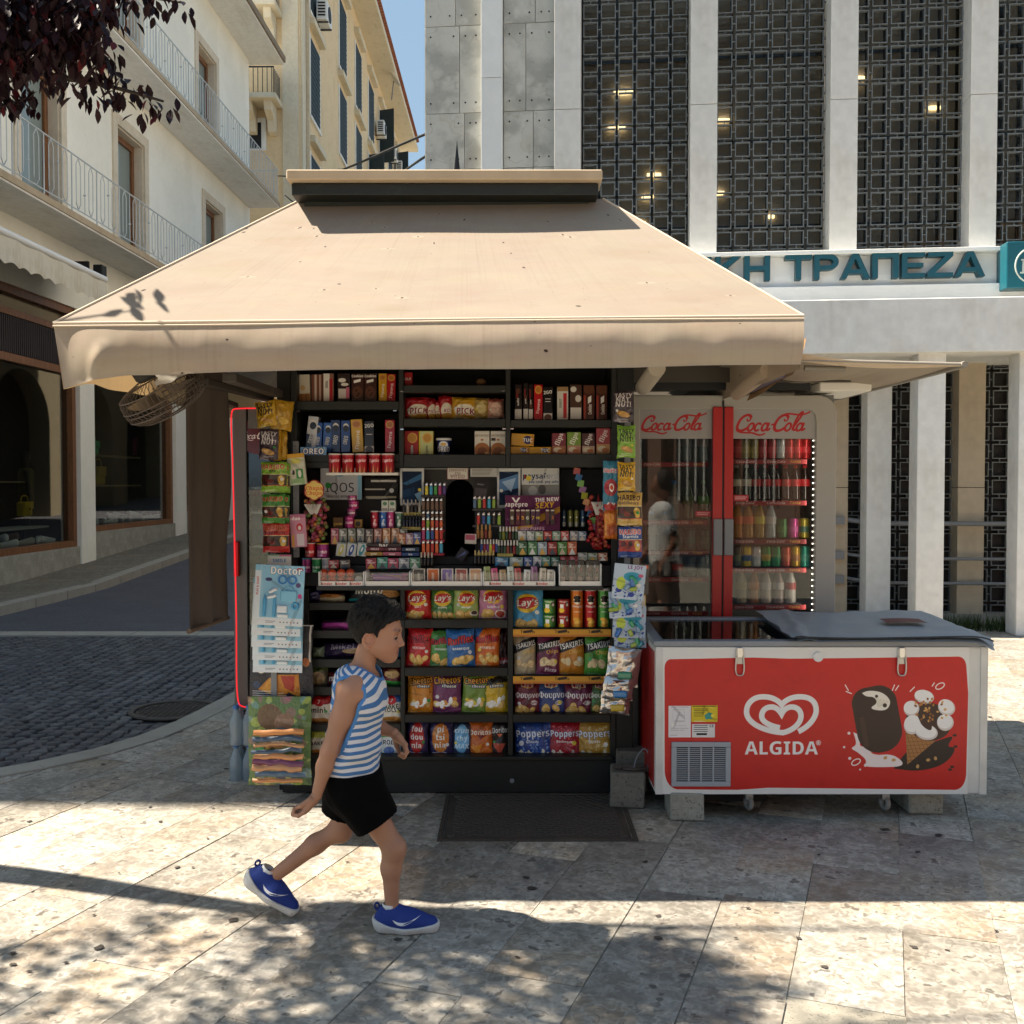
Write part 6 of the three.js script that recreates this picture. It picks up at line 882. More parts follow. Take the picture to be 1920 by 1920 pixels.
  const rows = [
    [620, 14.5, 990, 1021, 5.33, ['#b8607a', '#8c8f86', '#7d837a', '#8a8a84', '#5c4c4a', '#a86a5c', '#c88a5a', '#c08a66', '#7a807a'], 'long row left of the hatch', 'candy sachet', 16.2], [746, 14, 998, 1021, 5.31, ['#b86a3a', '#a88aa0', '#4a5a9a'], 'short row beside the lighter rack', 'candy sachet', 14.6],
    [971, 15.2, 995, 1014, 5.34, ['#c4c8c8', '#aeb8b4', '#9ab49a', '#b83a3a', '#8fb09a', '#c04a44', '#9a9aa0', '#7a8aa0'], 'upper row right of the hatch', 'gum pack', 16.2], [971, 17.5, 1015, 1041, 5.28, ['#2f6a48', '#2f7a3a', '#9cb4c0', '#a01c22', '#4a8a3c', '#c8541f'], 'middle row right of the hatch', 'gum pack', 18.7],
    [928, 25, 1043, 1062, 5.24, ['#3a8ab8', '#9cb8b4'], 'lowest gum row right of the hatch', 'gum pack', 27], [982, 16, 1043, 1062, 5.24, ['#3a62a8', '#c4cad0', '#5a9a8a', '#2a6a5a', '#b02c36', '#c84a52'], 'lowest gum row towards the earphones', 'gum pack', 17],
    [686, 20, 1045, 1067, 5.23, ['#a8344a', '#3a9a8a', '#b02a5a', '#9ca4ac', '#4a8a6a'], 'lowest gum row left of the hatch', 'gum pack', 20.5], [615, 20, 1048, 1066, 5.23, ['#a8202c', '#5c4a44'], 'lowest step beside the pill jars', 'candy pouch', 22], [1083, 18, 1036, 1052, 5.25, ['#a8b0a4', '#9ca88c', '#b87a5a'], 'pale pouches behind the earphone packs', 'pouch', 19],
  ];
  for (const [x0, w, y0, y1, d, cols, where, kind, dx] of rows) cols.forEach((c, i) => boxItem(x0 + i * dx, x0 + i * dx + w, y0 + 2 * hash(i, x0, 4), y1, d, sail(c, ['#e9e6dc', '#d8c8b0', '#3a4a5a', '#e0b050'][Math.floor(hash(i, x0, 9) * 4)]), `${kind}, ${ORD[i]} from the left in the ${where}`.replace('in the lowest step', 'on the lowest step'), { name: kind.replace(' ', '_'), cat: kind, dz: 0.015, turn: (hash(i, x0, 2) - 0.5) * 0.2, fin: 'gloss', tilt: (hash(i, x0, 3) - 0.5) * 0.08 }));
  // jars
  const jar = (x0, x1, y0, y1, d, b, lid, l) => tubeItem(x0, x1, y0, y1, d, { b, t: [['Orbit', 0.5, 0.6, 0.42, W, { skew: -0.2 }]], e: [['rgba(255,255,255,.5)', 0.3, 0.85, 0.3, 0.1]] }, l, { name: 'gum_jar', cat: 'jar', lid: M(lid, 0.4) });
  jar(569, 590, 1018, 1045, 5.27, '#b81f2c', 0xe0dcd4, 'red gum jar with a white lid'); jar(591, 615, 1019, 1045, 5.27, '#9a2f7a', 0xd8c83a, 'purple gum jar with a yellow lid'); jar(565, 582, 1047, 1074, 5.22, '#8a2a6a', 0x1f7a8a, 'violet gum jar with a teal lid'); jar(583, 601, 1047, 1074, 5.22, '#1f7a44', 0xe0dcd4, 'green gum jar with a white lid'); jar(602, 617, 1047, 1072, 5.22, '#8a8f9a', 0xe0dcd4, 'silver gum jar with a white lid');
  // carded correction pens and bars
  ['#c8c05a', '#2a4a9a', '#2a8a9a'].forEach((c, i) => boxItem(629 + i * 19.5, 647 + i * 19.5, 1017, 1043, 5.265, { b: '#c4c8c4', e: [[c, 0.5, 0.55, 0.22, 0.42, 0.25], ['#e4e6e4', 0.5, 0.5, 0.1, 0.2, 0.25]], r: [['#8a9a94', 0, 0, 1, 0.1]] }, `${['yellow', 'blue', 'teal'][i]} razor on a pale card above the pill jars`, { name: 'carded_razor', cat: 'razor', dz: 0.014, tilt: -0.12 }));
  for (let i = 0; i < 7; i++) boxItem([686, 720, 753, 684, 718, 753, 686][i], [719, 752, 786, 717, 752, 786, 752][i], [1026, 1026, 1027, 1035, 1035, 1036, 1019][i], [1033, 1033, 1034, 1042, 1042, 1043, 1025][i], 5.262, { b: ['#6a1c2e', '#5a1a2a', '#1f3a5a', '#a8823a', '#b05a72', '#24427a', '#3a2a2a'][i], t: [[['HALLS', 'STYVY', 'MINTS', 'gold', 'rose', 'ice', 'bar'][i], 0.5, 0.5, 0.16, W]] }, `${['dark red', 'wine red', 'navy', 'golden', 'pink', 'blue', 'brown'][i]} candy bar lying in the rack above the gum row`, { name: 'candy_bar', cat: 'candy bar', dz: 0.03 });
  // little things by the hatch
  boxItem(871, 893, 1001, 1020, 5.30, { b: '#c4bcb4', r: [['#a84a62', 0.05, 0.1, 0.8, 0.5]] }, 'pink and white card box on the hatch ledge', { dz: 0.03, tilt: -0.04 }); boxItem(850, 868, 1026, 1050, 5.3, { b: '#1f1d2a', p: [['#5a6aa0', [0.2, 0.9], [0.6, 0.1], [0.8, 0.3]]] }, 'dark glossy packet leaning in the hatch', { dz: 0.01, tilt: -0.6 });
  // spinning lollipop stands: a sign, a stem and many round sweets
  const lolly = (px, py0, py1, d, rad, label, cols, signed) => {
    const p = at(px, py1, d), H = at(px, py0, d).y - p.y, g = thing('lollipop_stand', label, 'lollipop stand', p), r = rng(px), lm = cols.map((c) => M(c, 0.3));
    part('stem', lathe([[0, 0], [rad * 0.5, 0], [rad * 0.35, 0.02], [rad * 0.3, H * 0.75], [0, H]], 12), M(0x9a1c22, 0.4), g);
    for (let i = 0; i < 64; i++) { const a = r() * 6.28, y = H * (0.05 + 0.9 * i / 64), q = rad * (0.75 + 0.3 * r()); const m = part('lollipop', new THREE.SphereGeometry(0.0125, 8, 6), lm[i % lm.length], g); m.position.set(Math.sin(a) * q, y, Math.abs(Math.cos(a)) * q * 0.9); }
    const stk = []; for (let i = 0; i < 14; i++) { const a = -1.2 + i * 0.17; stk.push(bar(V(Math.sin(a) * rad * 0.3, H * 0.62, rad * 0.8), V(Math.sin(a) * rad * 0.8, H * 0.85, rad * 1.1), 0.0022, 5)); } part('stick', stk, M(0xd8d2c8, 0.5), g).userData.kind = 'stuff';
    if (signed) { const R = print(110, 110, (c, w) => { c.fillStyle = '#9c1c1c'; c.fillRect(-2, -2, w + 4, w + 4); const fl = (k, col) => { c.fillStyle = col; for (let i = 0; i < 6; i++) { c.beginPath(); c.arc(w / 2 + Math.cos(i * 1.047 + 0.5) * w * 0.24, w / 2 + Math.sin(i * 1.047 + 0.5) * w * 0.24, w * k, 0, 7); c.fill(); } c.beginPath(); c.arc(w / 2, w / 2, w * 0.3, 0, 7); c.fill(); }; fl(0.21, '#e9c96a'); text(c, 'Chupa', w / 2, w * 0.4, w * 0.25, '#d8541c', { serif: 1, skew: -0.2 }); text(c, 'Chups', w / 2, w * 0.64, w * 0.25, '#d8541c', { serif: 1, skew: -0.2 }); });
      const s = new THREE.Shape(); for (let i = 0; i <= 72; i++) { const a = i / 72 * 6.2832, q = 0.048 * (1 + 0.10 * Math.abs(Math.sin(a * 3 + 0.35))); i ? s.lineTo(Math.cos(a) * q, Math.sin(a) * q) : s.moveTo(q * 1.03, 0); }
      const sg = new THREE.ExtrudeGeometry(s, { depth: 0.004, bevelEnabled: false }), p_ = sg.attributes.position, uv = sg.attributes.uv; for (let i = 0; i < uv.count; i++) uv.setXY(i, p_.getX(i) / 0.106 + 0.5, p_.getY(i) / 0.106 + 0.5); part('sign', remap(sg, R), finish(R.a, 'card'), g).position.set(0.005, H + 0.036, rad); }
  };
  lolly(592, 932, 1016, 5.28, 0.06, 'lollipop stand with a flower shaped yellow sign', [0x9a3a4a, 0xb8783a, 0x7a5a3a, 0x6a7a3a, 0xa84a6a, 0x8a2a2a], true); lolly(1122, 925, 1030, 5.30, 0.055, 'lollipop stand full of red sweets at the right of the window', [0xa8242a, 0x8a1f1f, 0xb8543a, 0x9a3a2a], false);
  // ---- white trays along the counter front, and what fills them
  const tray = (x0, x1, y0, label, txt) => { const b = box(x0, x1, y0, 1100, 5.05), g = thing('display_tray', label, 'display tray', b.p.clone().add(V(0, 0.001, -0.06))), dz = 0.12, fr = mats.whitePlastic; part('base', bx(b.w, 0.006, dz, 0, 0.003, 0), fr, g); part('side', bx(0.006, b.h, dz, -b.w / 2 + 0.003, b.h / 2, 0, 0.002), fr, g); part('side', bx(0.006, b.h, dz, b.w / 2 - 0.003, b.h / 2, 0, 0.002), fr, g); part('front_window', bx(b.w - 0.014, b.h - 0.035, 0.002, 0, b.h / 2 + 0.012, dz / 2 - 0.002), mats.glass, g);
    const R = print(b.w * 700, 0.024 * 700, (c, w, h) => { c.fillStyle = '#e2ddd2'; c.fillRect(-2, -2, w + 4, h + 4); for (let k = 0; k < txt; k++) { text(c, 'kinder', (k + 0.5) / txt * w, h / 2, h * 0.75, '#b8241c', {}); text(c, 'k', (k + 0.5) / txt * w - h * 1.15, h / 2, h * 0.75, '#1a1614', {}); } }); part('front_strip', remap(boxGeo(b.w - 0.014, 0.024, 0.004), R), finish(R.a, 'card'), g).position.set(0, 0.002, dz / 2); return b; };
  tray(597, 683, 1072, 'white counter tray filled with orange toys', 3); tray(684, 769, 1072, 'white counter tray filled with purple pens', 0); tray(770, 904, 1074, 'white counter tray filled with rounded chocolate cards', 0); tray(905, 1041, 1072, 'white counter tray filled with slim stick packs', 3); tray(1048, 1128, 1058, 'clear counter tray filled with black earphone packs', 0);
  const egg = new THREE.SphereGeometry(0.0215, 14, 10); for (let i = 0; i < 9; i++) item('surprise_toy', i === 4 ? 'white ball toy among orange ones in the leftmost white counter tray' : `orange ball toy, ${ORD[i % 5]} from left in the ${i < 5 ? 'lower' : 'upper'} layer of the leftmost tray`, 'toy', egg, M(i === 4 ? 0xcfc8bc : 0xc4451c, 0.35), at(606 + (i % 5) * 16.5, i < 5 ? 1090 : 1077, 5.10).add(V(0, 0.005, -0.012 * (i % 3))), 0, 'orange ball toys in the leftmost white tray');
  for (let i = 0; i < 9; i++) { const g = thing('pen', `purple and pink pen, ${ORD[i]} from the bottom in the second white tray`, 'pen', at(725 + (i % 3) * 3, 1095 - i * 2.2, 5.11).add(V(0, 0, -0.005 * (i % 4))), 0, 'purple pens in the second white tray'); g.rotation.z = (hash(i, 4, 4) - 0.5) * 0.12; part('barrel', bar(V(-0.085, 0, 0), V(0.06, 0, 0), 0.0045, 8), M([0x6a3a8a, 0xb05aa0, 0x8a4a9a, 0xc8a03a][i % 4], 0.35), g); part('cap', bar(V(0.061, 0, 0), V(0.09, 0, 0), 0.006, 8), M(0x9a3a78, 0.35), g); }
  [['#2a2320', 'dark brown'], ['#c4683a', 'orange'], ['#7a6aa0', 'lilac'], ['#8a3a3a', 'dark red'], ['#c4926a', 'tan']].forEach(([c, n], i) => { const x0 = 774 + i * 26.5; boxItem(x0, x0 + 23, 1066, 1096, 5.09, { b: '#d8cfc0', r: [[c, 0.1, 0.06, 0.8, 0.94]], t: [['HERSHEY', 0.5, 0.55, 0.26, '#e4d9c8', { rot: -1.57, w: 36 }]], e: [['rgba(90,40,20,.6)', 0.5, 0.8, 0.25, 0.15]] }, `${n} rounded chocolate tin standing in the third white tray`, { name: 'chocolate_tin', cat: 'chocolate', dz: 0.02, fin: 'gloss' }); });
  [['#8a9a5a', 'LAPISTACHE'], ['#c03a72', 'LAPISTACHE'], ['#a8865a', 'LAPISTACHE'], ['#b8c4bc', 'mint'], ['#a8303a', 'bueno'], ['#c4c8c4', 'white'], ['#7a4a7a', 'milka'], ['#c8bca8', 'choco'], ['#d0c8b8', 'choco']].forEach(([c, t], i) => { const x0 = 908 + i * 14.6; boxItem(x0, x0 + 12.5, 1062 + (i % 3) * 3, 1096, 5.09, { b: c, r: [['rgba(255,255,255,.35)', 0.1, 0, 0.2, 1]], t: [[t, 0.55, 0.5, 0.62, '#2a1f1a', { rot: -1.57, w: 40 }]] }, `slim snack bar, ${ORD[i]} from the left in the fourth white tray`, { name: 'snack_bar', cat: 'snack bar', dz: 0.018, fin: 'gloss', tilt: (hash(i, 2, 8) - 0.5) * 0.2 }); });
  for (let i = 0; i < 5; i++) { const x0 = 1051 + i * 15.4; boxItem(x0, x0 + 14, 1050, 1096, 5.09, { b: '#1d1b1e', e: [['#8a9aa4', 0.3, 0.25, 0.12, 0.06], ['#a84a3a', 0.6, 0.4, 0.05, 0.12]], r: [['#9a7a6a', 0.15, 0.68, 0.5, 0.22], ['#6a6468', 0.3, 0.1, 0.08, 0.5]], t: [] }, `black earphone pack, ${ORD[i]} from the left in the clear counter tray`, { name: 'earphone_pack', cat: 'earphones', dz: 0.015, fin: 'gloss', tilt: (hash(i, 6, 8) - 0.5) * 0.12 }); }
  // flavour cans behind the lollipops, dangling strip of sweets
  for (let i = 0; i < 4; i++) tubeItem(1052 + i * 12, 1063 + i * 12, 955, 988, 5.42, { b: ['#24364a', '#6a6a2a', '#6a6a2a', '#24405a'][i], t: [['e', 0.5, 0.4, 0.6, W]], r: [['#8a8a84', 0.1, 0.7, 0.8, 0.25]] }, `slim dark can, ${ORD[i]} from the left behind the hanging sweets`, { name: 'slim_can', cat: 'can', lid: mats.black });
  const strip = thing('candy_strip', 'dangling strip of colourful candy sachets at the right of the hut window', 'candy strip', at(1078, 868, 5.30)); for (let i = 0; i < 11; i++) { const a = at(1078 + i * 3.6, 872 + i * 11.5, 5.30), m = part('sachet', bx(0.034, 0.034, 0.004, 0, 0, 0, 0.001), M([0xb87a3a, 0xa84a4a, 0x3a6a9a, 0x6a9a3a, 0x8a5a8a, 0xa8a83a][i % 6], 0.35), strip); m.position.copy(a.sub(strip.position)); m.rotation.set(0, 0.3 * (i % 3 - 1), -0.35 + 0.2 * (i % 2)); }
}
// ================================================================ GOODS HANGING AT THE TWO CORNERS
{
  const W = '#f4f0e8', D = 5.08;
  const hang = (x0, x1, y0, y1, d, o, l, q = {}) => { const m = bagItem(x0, x1, y0, y1, d, o, l, { t: 0.03, lean: 0, turn: q.turn ?? 0, tilt: q.tilt ?? 0, ...q }); return m; };
  // hanging rails
  const rail = (px0, px1, y0, y1, d, l) => { const t = thing('hanging_rail', l, 'display rail', at((px0 + px1) / 2, y1, d + 0.05)); const h = at(0, y0, d).y - at(0, y1, d).y; part('strip', bx(0.03, h, 0.008, 0, h / 2, 0, 0.002), mats.grey, t); part('hook', Array.from({ length: 7 }, (_, i) => bar(V(0, h * (0.05 + i * 0.15), 0), V(0, h * (0.05 + i * 0.15) + 0.01, 0.06), 0.002, 5)), mats.chrome, t); };
  rail(512, 518, 745, 1470, D + 0.02, 'grey hanging rail carrying bags at the left corner'); rail(1172, 1178, 730, 1330, D + 0.02, 'grey hanging rail carrying bags at the right corner'); rail(553, 559, 825, 1045, 5.2, 'grey hanging strip with toothbrushes inside the left corner');
  const nut = (b, tc = '#1a1410') => ({ b, t: [['TASTY', 0.5, 0.16, 0.3, tc], ['NAT', 0.47, 0.3, 0.34, tc], ['NUT!', 0.5, 0.44, 0.34, tc]], e: [['#b8863a', 0.5, 0.74, 0.34, 0.09, 0.3], ['#d8ac62', 0.42, 0.7, 0.14, 0.05, -0.4], ['#c89850', 0.62, 0.76, 0.14, 0.05, 0.5]], fine: 2, fy: 0.88 });
  hang(481, 520, 752, 800, D, nut('#c79a1c'), 'yellow nut bag sagging at the top of the left rail', { tilt: 0.12, turn: -0.2 }); hang(506, 544, 750, 806, D + 0.03, { b: '#b98b16', e: [['#d8b04a', 0.5, 0.7, 0.3, 0.12]] }, 'crumpled yellow bag behind the topmost bag of the left rail', { tilt: -0.12, turn: 0.5 });
  hang(484, 519, 804, 862, D - 0.01, nut('#3c2c38', '#d8d0cc'), 'dark plum nut bag on the left rail', { tilt: -0.04 }); hang(513, 526, 806, 863, D + 0.03, { b: '#c2941c' }, 'yellow bag edge behind the plum bag, nearest to it', { turn: 0.5 }); hang(524, 537, 808, 862, D + 0.05, { b: '#b88c1a' }, 'yellow bag edge behind the plum bag, rightmost', { turn: 0.5 });
  const har = (b, sub, bandc = '#3a2a1a') => ({ b, r: [[bandc, 0.02, 0.42, 0.96, 0.36], ['#d8c890', 0, 0.40, 1, 0.025], ['#c22a22', 0, 0.78, 1, 0.02]], t: [['HARIBO', 0.45, 0.16, 0.27, '#a81a1c', { line: '#f0d890', lw: 0.02 }], [sub, 0.45, 0.3, 0.15, '#2a1a14']], e: [['#5a1c1a', 0.2, 0.55, 0.12, 0.1], ['#7a2a1c', 0.38, 0.65, 0.14, 0.08], ['#3f2a18', 0.5, 0.54, 0.1, 0.08], ['#c99a2c', 0.78, 0.58, 0.13, 0.13], ['#d9b24a', 0.8, 0.7, 0.1, 0.08], ['#e0c070', 0.75, 0.5, 0.06, 0.05]] });
  hang(489, 537, 866, 922, D, har('#7fae2a', 'mix'), 'lime green sweets bag at the front of the left rail'); hang(500, 542, 868, 924, D + 0.03, har('#74a326', ''), 'lime green sweets bag just behind the front one on the left rail', { turn: 0.25 });
  hang(491, 533, 927, 981, D, har('#3f8a2f', ''), 'dark green sweets bag at the front of the left rail'); hang(500, 541, 928, 981, D + 0.03, har('#3a8029', ''), 'dark green sweets bag just behind the front one on the left rail', { turn: 0.25 });
  hang(492, 541, 982, 1036, D, har('#b81c1c', 'Happy Cola'), 'red sweets bag lowest of the sweets on the left rail'); 
  boxItem(502, 546, 1040, 1062, D + 0.02, { b: '#dcd6ca', r: [['#9ab49a', 0, 0, 0.5, 0.15], ['#c86a8a', 0.5, 0, 0.5, 0.15]], t: [['SMILE', 0.5, 0.5, 0.2, '#3a7ab0']] }, 'small white card with coloured letters under the sweets', { name: 'card_tag', cat: 'card', dz: 0.004 });
  // toothbrush cards
  boxItem(543, 575, 850, 909, 5.14, { b: '#c9c6ae', r: [['#d8a02a', 0, 0, 1, 0.14], ['#3f8a44', 0.45, 0.5, 0.4, 0.5], ['#8fae7a', 0.1, 0.8, 0.8, 0.2]], e: [['#d8d06a', 0.5, 0.24, 0.3, 0.09], ['#3a2a22', 0.3, 0.6, 0.08, 0.08], ['#e6e2d6', 0.65, 0.65, 0.1, 0.12]] }, 'green toothbrush on a pale card hanging inside the left corner', { name: 'carded_toothbrush', cat: 'toothbrush', dz: 0.02, tilt: 0.1 }); boxItem(546, 575, 964, 1026, 5.14, { b: '#c98a9c', r: [['#d9a23a', 0.1, 0.62, 0.14, 0.36], ['#d8c8cc', 0.4, 0.6, 0.45, 0.36], ['#b86a86', 0, 0, 1, 0.12]], e: [['#c02a34', 0.6, 0.4, 0.2, 0.12], ['#e4d9d4', 0.6, 0.42, 0.1, 0.07]], t: [['duo', 0.4, 0.13, 0.3, W]] }, 'pink toothbrush on a pink card hanging inside the left corner', { name: 'carded_toothbrush', cat: 'toothbrush', dz: 0.02, tilt: 0.05 });
  // doctor play sets: five cards, each a little lower and behind
  const bl = MP(0xb9d6e4, 0.12, { clearcoat: 0.5 }), pal = M(0xdfe6ea, 0.35), sky = M(0x4fa3cf, 0.3);
  const card = (x0, x1, y0, y1, d, i) => {
    const b = box(x0, x1, y0, y1, d), R = print(300, 360, (c, w, h) => { pack({ b: '#8fc3db', r: [['#d9dfe2', 0, 0.87, 1, 0.13], ['#dbe6ea', 0, 0.1, 0.12, 0.8]], t: [['Doctor', 0.62, 0.09, 0.2, W, { line: '#5a7a9a', lw: 0.02 }], ['PLAY & GAME', 0.06, 0.35, 0.06, '#c0303a', { rot: -1.57, w: 110 }]], e: [['#c0303a', 0.9, 0.06, 0.07, 0.03], ['#3a3a6a', 0.28, 0.24, 0.07, 0.03], ['#5a4a7a', 0.88, 0.32, 0.05, 0.04], ['#c8387a', 0.92, 0.5, 0.04, 0.04]] }, 3)(c, w, h); for (let k = 0; k < 6; k++) ell(c, ['#8a4a3a', '#3a6a4a', '#444', '#a86a3a', '#446', '#333'][k], w * (0.55 + k * 0.07), h * 0.94, 4, 4); c.fillStyle = '#555'; c.fillRect(w * 0.25, h * 0.925, w * 0.2, 3); c.fillRect(w * 0.25, h * 0.95, w * 0.16, 2); }, 'doctor');
    const g = thing('play_set', `blue toy doctor set on a card, ${['front', 'second', 'third', 'fourth', 'rearmost and lowest'][i]} of the five at the left`, 'toy set', b.p); g.rotation.z = -0.05 + i * 0.008; g.rotation.x = -0.03;
    part('backing_card', remap(boxGeo(b.w, b.h, 0.003), R), finish(R.a, 'card'), g);
    const at_ = (u, v) => [(u - 0.5) * b.w, (1 - v) * b.h], put = (n, geo, m, u, v, z = 0.008) => { const q = part(n, geo, m, g), [x, y] = at_(u, v); q.position.set(x, y, z); return q; };
    put('syringe', [lathe([[0, -0.05], [0.008, -0.05], [0.009, 0.03], [0.003, 0.045], [0.001, 0.06]], 10)], sky, 0.22, 0.68); put('thermometer', new RoundedBoxGeometry(0.014, 0.095, 0.01, 2, 0.005), sky, 0.42, 0.7);
    put('monitor', [bx(0.05, 0.036, 0.01, 0, 0, 0, 0.004), bx(0.036, 0.024, 0.003, 0, 0, 0.006, 0.001)], pal, 0.58, 0.72); put('scale_base', bx(0.055, 0.018, 0.014, 0, 0, 0, 0.006), pal, 0.6, 0.83);
    if (!i) { put('glasses', [new THREE.TorusGeometry(0.019, 0.004, 6, 20).translate(-0.024, 0, 0), new THREE.TorusGeometry(0.019, 0.004, 6, 20).translate(0.024, 0, 0), bx(0.012, 0.005, 0.005)], M(0x3f86c8, 0.3), 0.66, 0.24); put('case', [new RoundedBoxGeometry(0.08, 0.055, 0.014, 3, 0.007), new THREE.TorusGeometry(0.02, 0.004, 6, 16, Math.PI).translate(0, 0.026, 0)], M(0x7ebfdc, 0.25), 0.7, 0.5); put('pill', new THREE.CapsuleGeometry(0.009, 0.03, 4, 10).rotateZ(-1.1), pal, 0.38, 0.42); put('pill', new THREE.CapsuleGeometry(0.009, 0.03, 4, 10).rotateZ(-1.3), pal, 0.36, 0.52); put('fan_wheel', new THREE.TorusGeometry(0.014, 0.006, 6, 14), sky, 0.84, 0.66); }
  };
  [[474, 566, 1060, 1173, 5.00], [471, 562, 1085, 1192, 5.03], [471, 564, 1110, 1214, 5.06], [473, 566, 1130, 1238, 5.09], [474, 566, 1150, 1261, 5.12]].forEach((q, i) => card(...q, i));
  // costume bag and foil bag below (plain stand-ins for the printed figures)
  hang(468, 585, 1172, 1312, 5.16, { b: '#171a24', p: [['#c07a1e', [0.42, 0.66], [0.78, 0.66], [0.8, 0.98], [0.62, 0.9], [0.5, 0.98], [0.14, 0.86], [0.3, 0.72]], ['#a8301c', [0.5, 0.68], [0.72, 0.68], [0.7, 0.9], [0.56, 0.84]], ['#d8962e', [0.3, 0.74], [0.42, 0.68], [0.34, 0.92], [0.2, 0.86]]], r: [['#d8d4cc', 0.95, 0.0, 0.03, 0.5], ['#d8d4cc', 0.8, 0, 0.2, 0.015]], e: [['#b8642a', 0.9, 0.5, 0.06, 0.06], ['#2a3a5a', 0.12, 0.8, 0.06, 0.05]], fine: 3, fy: 0.88, fx: 0.05 }, 'black costume bag with an orange cape hanging at the left corner', { t: 0.02, name: 'costume_bag', cat: 'costume bag' });
  hang(466, 581, 1308, 1473, 5.10, { b: '#5f7a44', specks: 60, sy: 0, sc: 'rgba(225,215,110,.45)', e: [...Array.from({ length: 70 }, (_, i) => [['rgba(200,205,80,.5)', 'rgba(70,110,50,.6)', 'rgba(120,160,190,.5)', 'rgba(190,90,130,.4)', 'rgba(40,70,40,.6)'][i % 5], hash(i, 1, 7), hash(i, 2, 7), 0.03 + 0.07 * hash(i, 3, 7), 0.02 + 0.05 * hash(i, 4, 7), i]), ['#6e5436', 0.35, 0.22, 0.2, 0.14, 0.3], ['#8a6a52', 0.58, 0.28, 0.16, 0.1, -0.4], ['#4f6274', 0.55, 0.44, 0.18, 0.1, 0.2], ['#b98458', 0.3, 0.46, 0.14, 0.06, -0.5]], r: [0.55, 0.65, 0.75, 0.85, 0.94].flatMap((y) => [['#d9995f', 0.12, y, 0.72, 0.035, -0.03], ['#46586c', 0.44, y + 0.045, 0.3, 0.04], ['#8f6a44', 0.14, y + 0.05, 0.28, 0.03], ['#7d2444', 0.1, y - 0.005, 0.12, 0.04]]) }, 'crinkled foil bag of folded colourful swim toys hanging lowest at the left', { t: 0.035, name: 'foil_bag', cat: 'toy bag' });
  // folded layers of the swim toys standing proud of that bag
  for (let i = 0; i < 9; i++) { const p = at(522 + 6 * wob(i, 1, 2), 1374 + i * 11.2, 5.05), g = sheet(16, 4, (u, v) => V((u - 0.5) * 0.25 + 0.006 * wob(v, i, 9), (v - 0.5) * (0.018 + 0.014 * hash(i, 1, 3)) + 0.006 * wob(u * 5, i, 8) + 0.008 * (u - 0.5) * wob(i, 3, 3), 0.010 * Math.sin(v * 3.14) + 0.006 * wob(u * 9, i, 3))); item('swim_toy', `folded ${['orange', 'slate', 'tan', 'slate', 'orange', 'plum', 'tan', 'slate', 'orange'][i]} swim toy, ${['topmost', 'second', 'third', 'fourth', 'fifth', 'sixth', 'seventh', 'eighth', 'lowest'][i]} fold in the foil bag at the left`, 'swim toy', g, M([0xc98850, 0x46586c, 0xb98a62, 0x4a5c70, 0xc58a58, 0x6a3a5a, 0xb98a62, 0x52667a, 0xc08452][i], 0.45, { side: THREE.DoubleSide }), p, 0); }
  // stacks of wrapped water bottles on the ground behind
  for (const [y0, y1, l] of [[1400, 1475, 'lower'], [1328, 1402, 'upper']]) { const b = box(441, 468, y0, y1, 5.42), w = b.w, g = thing('water_pack', `${l} shrink wrapped pack of pale blue water bottles at the left fridge`, 'water bottles', b.p.clone().add(V(0.02, 0, -0.06))), wm = MP(0xd4dfe4, 0.15, { transmission: 0.72, thickness: 0 }); for (let i = 0; i < 6; i++) { const q = part('bottle', lathe([[0, 0], [0.034, 0], [0.036, 0.01], [0.033, 0.06], [0.036, 0.07], [0.036, 0.13], [0.014, 0.185], [0.014, 0.2]], 12), wm, g); q.position.set((i % 3 - 1) * 0.07, 0, -Math.floor(i / 3) * 0.075); const c = part('cap', lathe([[0, 0.215], [0.016, 0.215], [0.016, 0.195]], 10), M(0x4a7ab0, 0.4), q); } }
  // ---- right corner
  const E = 5.08;
  hang(1150, 1188, 733, 791, E, nut('#352730', '#cfc6c4'), 'dark plum nut bag at the top of the right rail'); hang(1158, 1192, 798, 858, E, nut('#7fae3a'), 'lime nut bag on the right rail'); hang(1159, 1192, 866, 921, E, nut('#d3a41e'), 'yellow nut bag on the right rail');
  hang(1158, 1204, 924, 985, E - 0.01, { ...har('#c9a24e', 'Goldbears'), t: [['HARIBO', 0.45, 0.16, 0.29, '#2a1a14'], ['Goldbears', 0.45, 0.31, 0.17, '#2a1a14']] }, 'golden sweets bag on the right rail'); hang(1160, 1204, 989, 1045, E - 0.01, { ...har('#24448c', 'Starmix', '#a83a34'), t: [['HARIBO', 0.5, 0.16, 0.28, '#d84a3a', { line: W, lw: 0.03 }], ['Starmix', 0.5, 0.31, 0.18, W]] }, 'navy sweets bag lowest on the right rail');
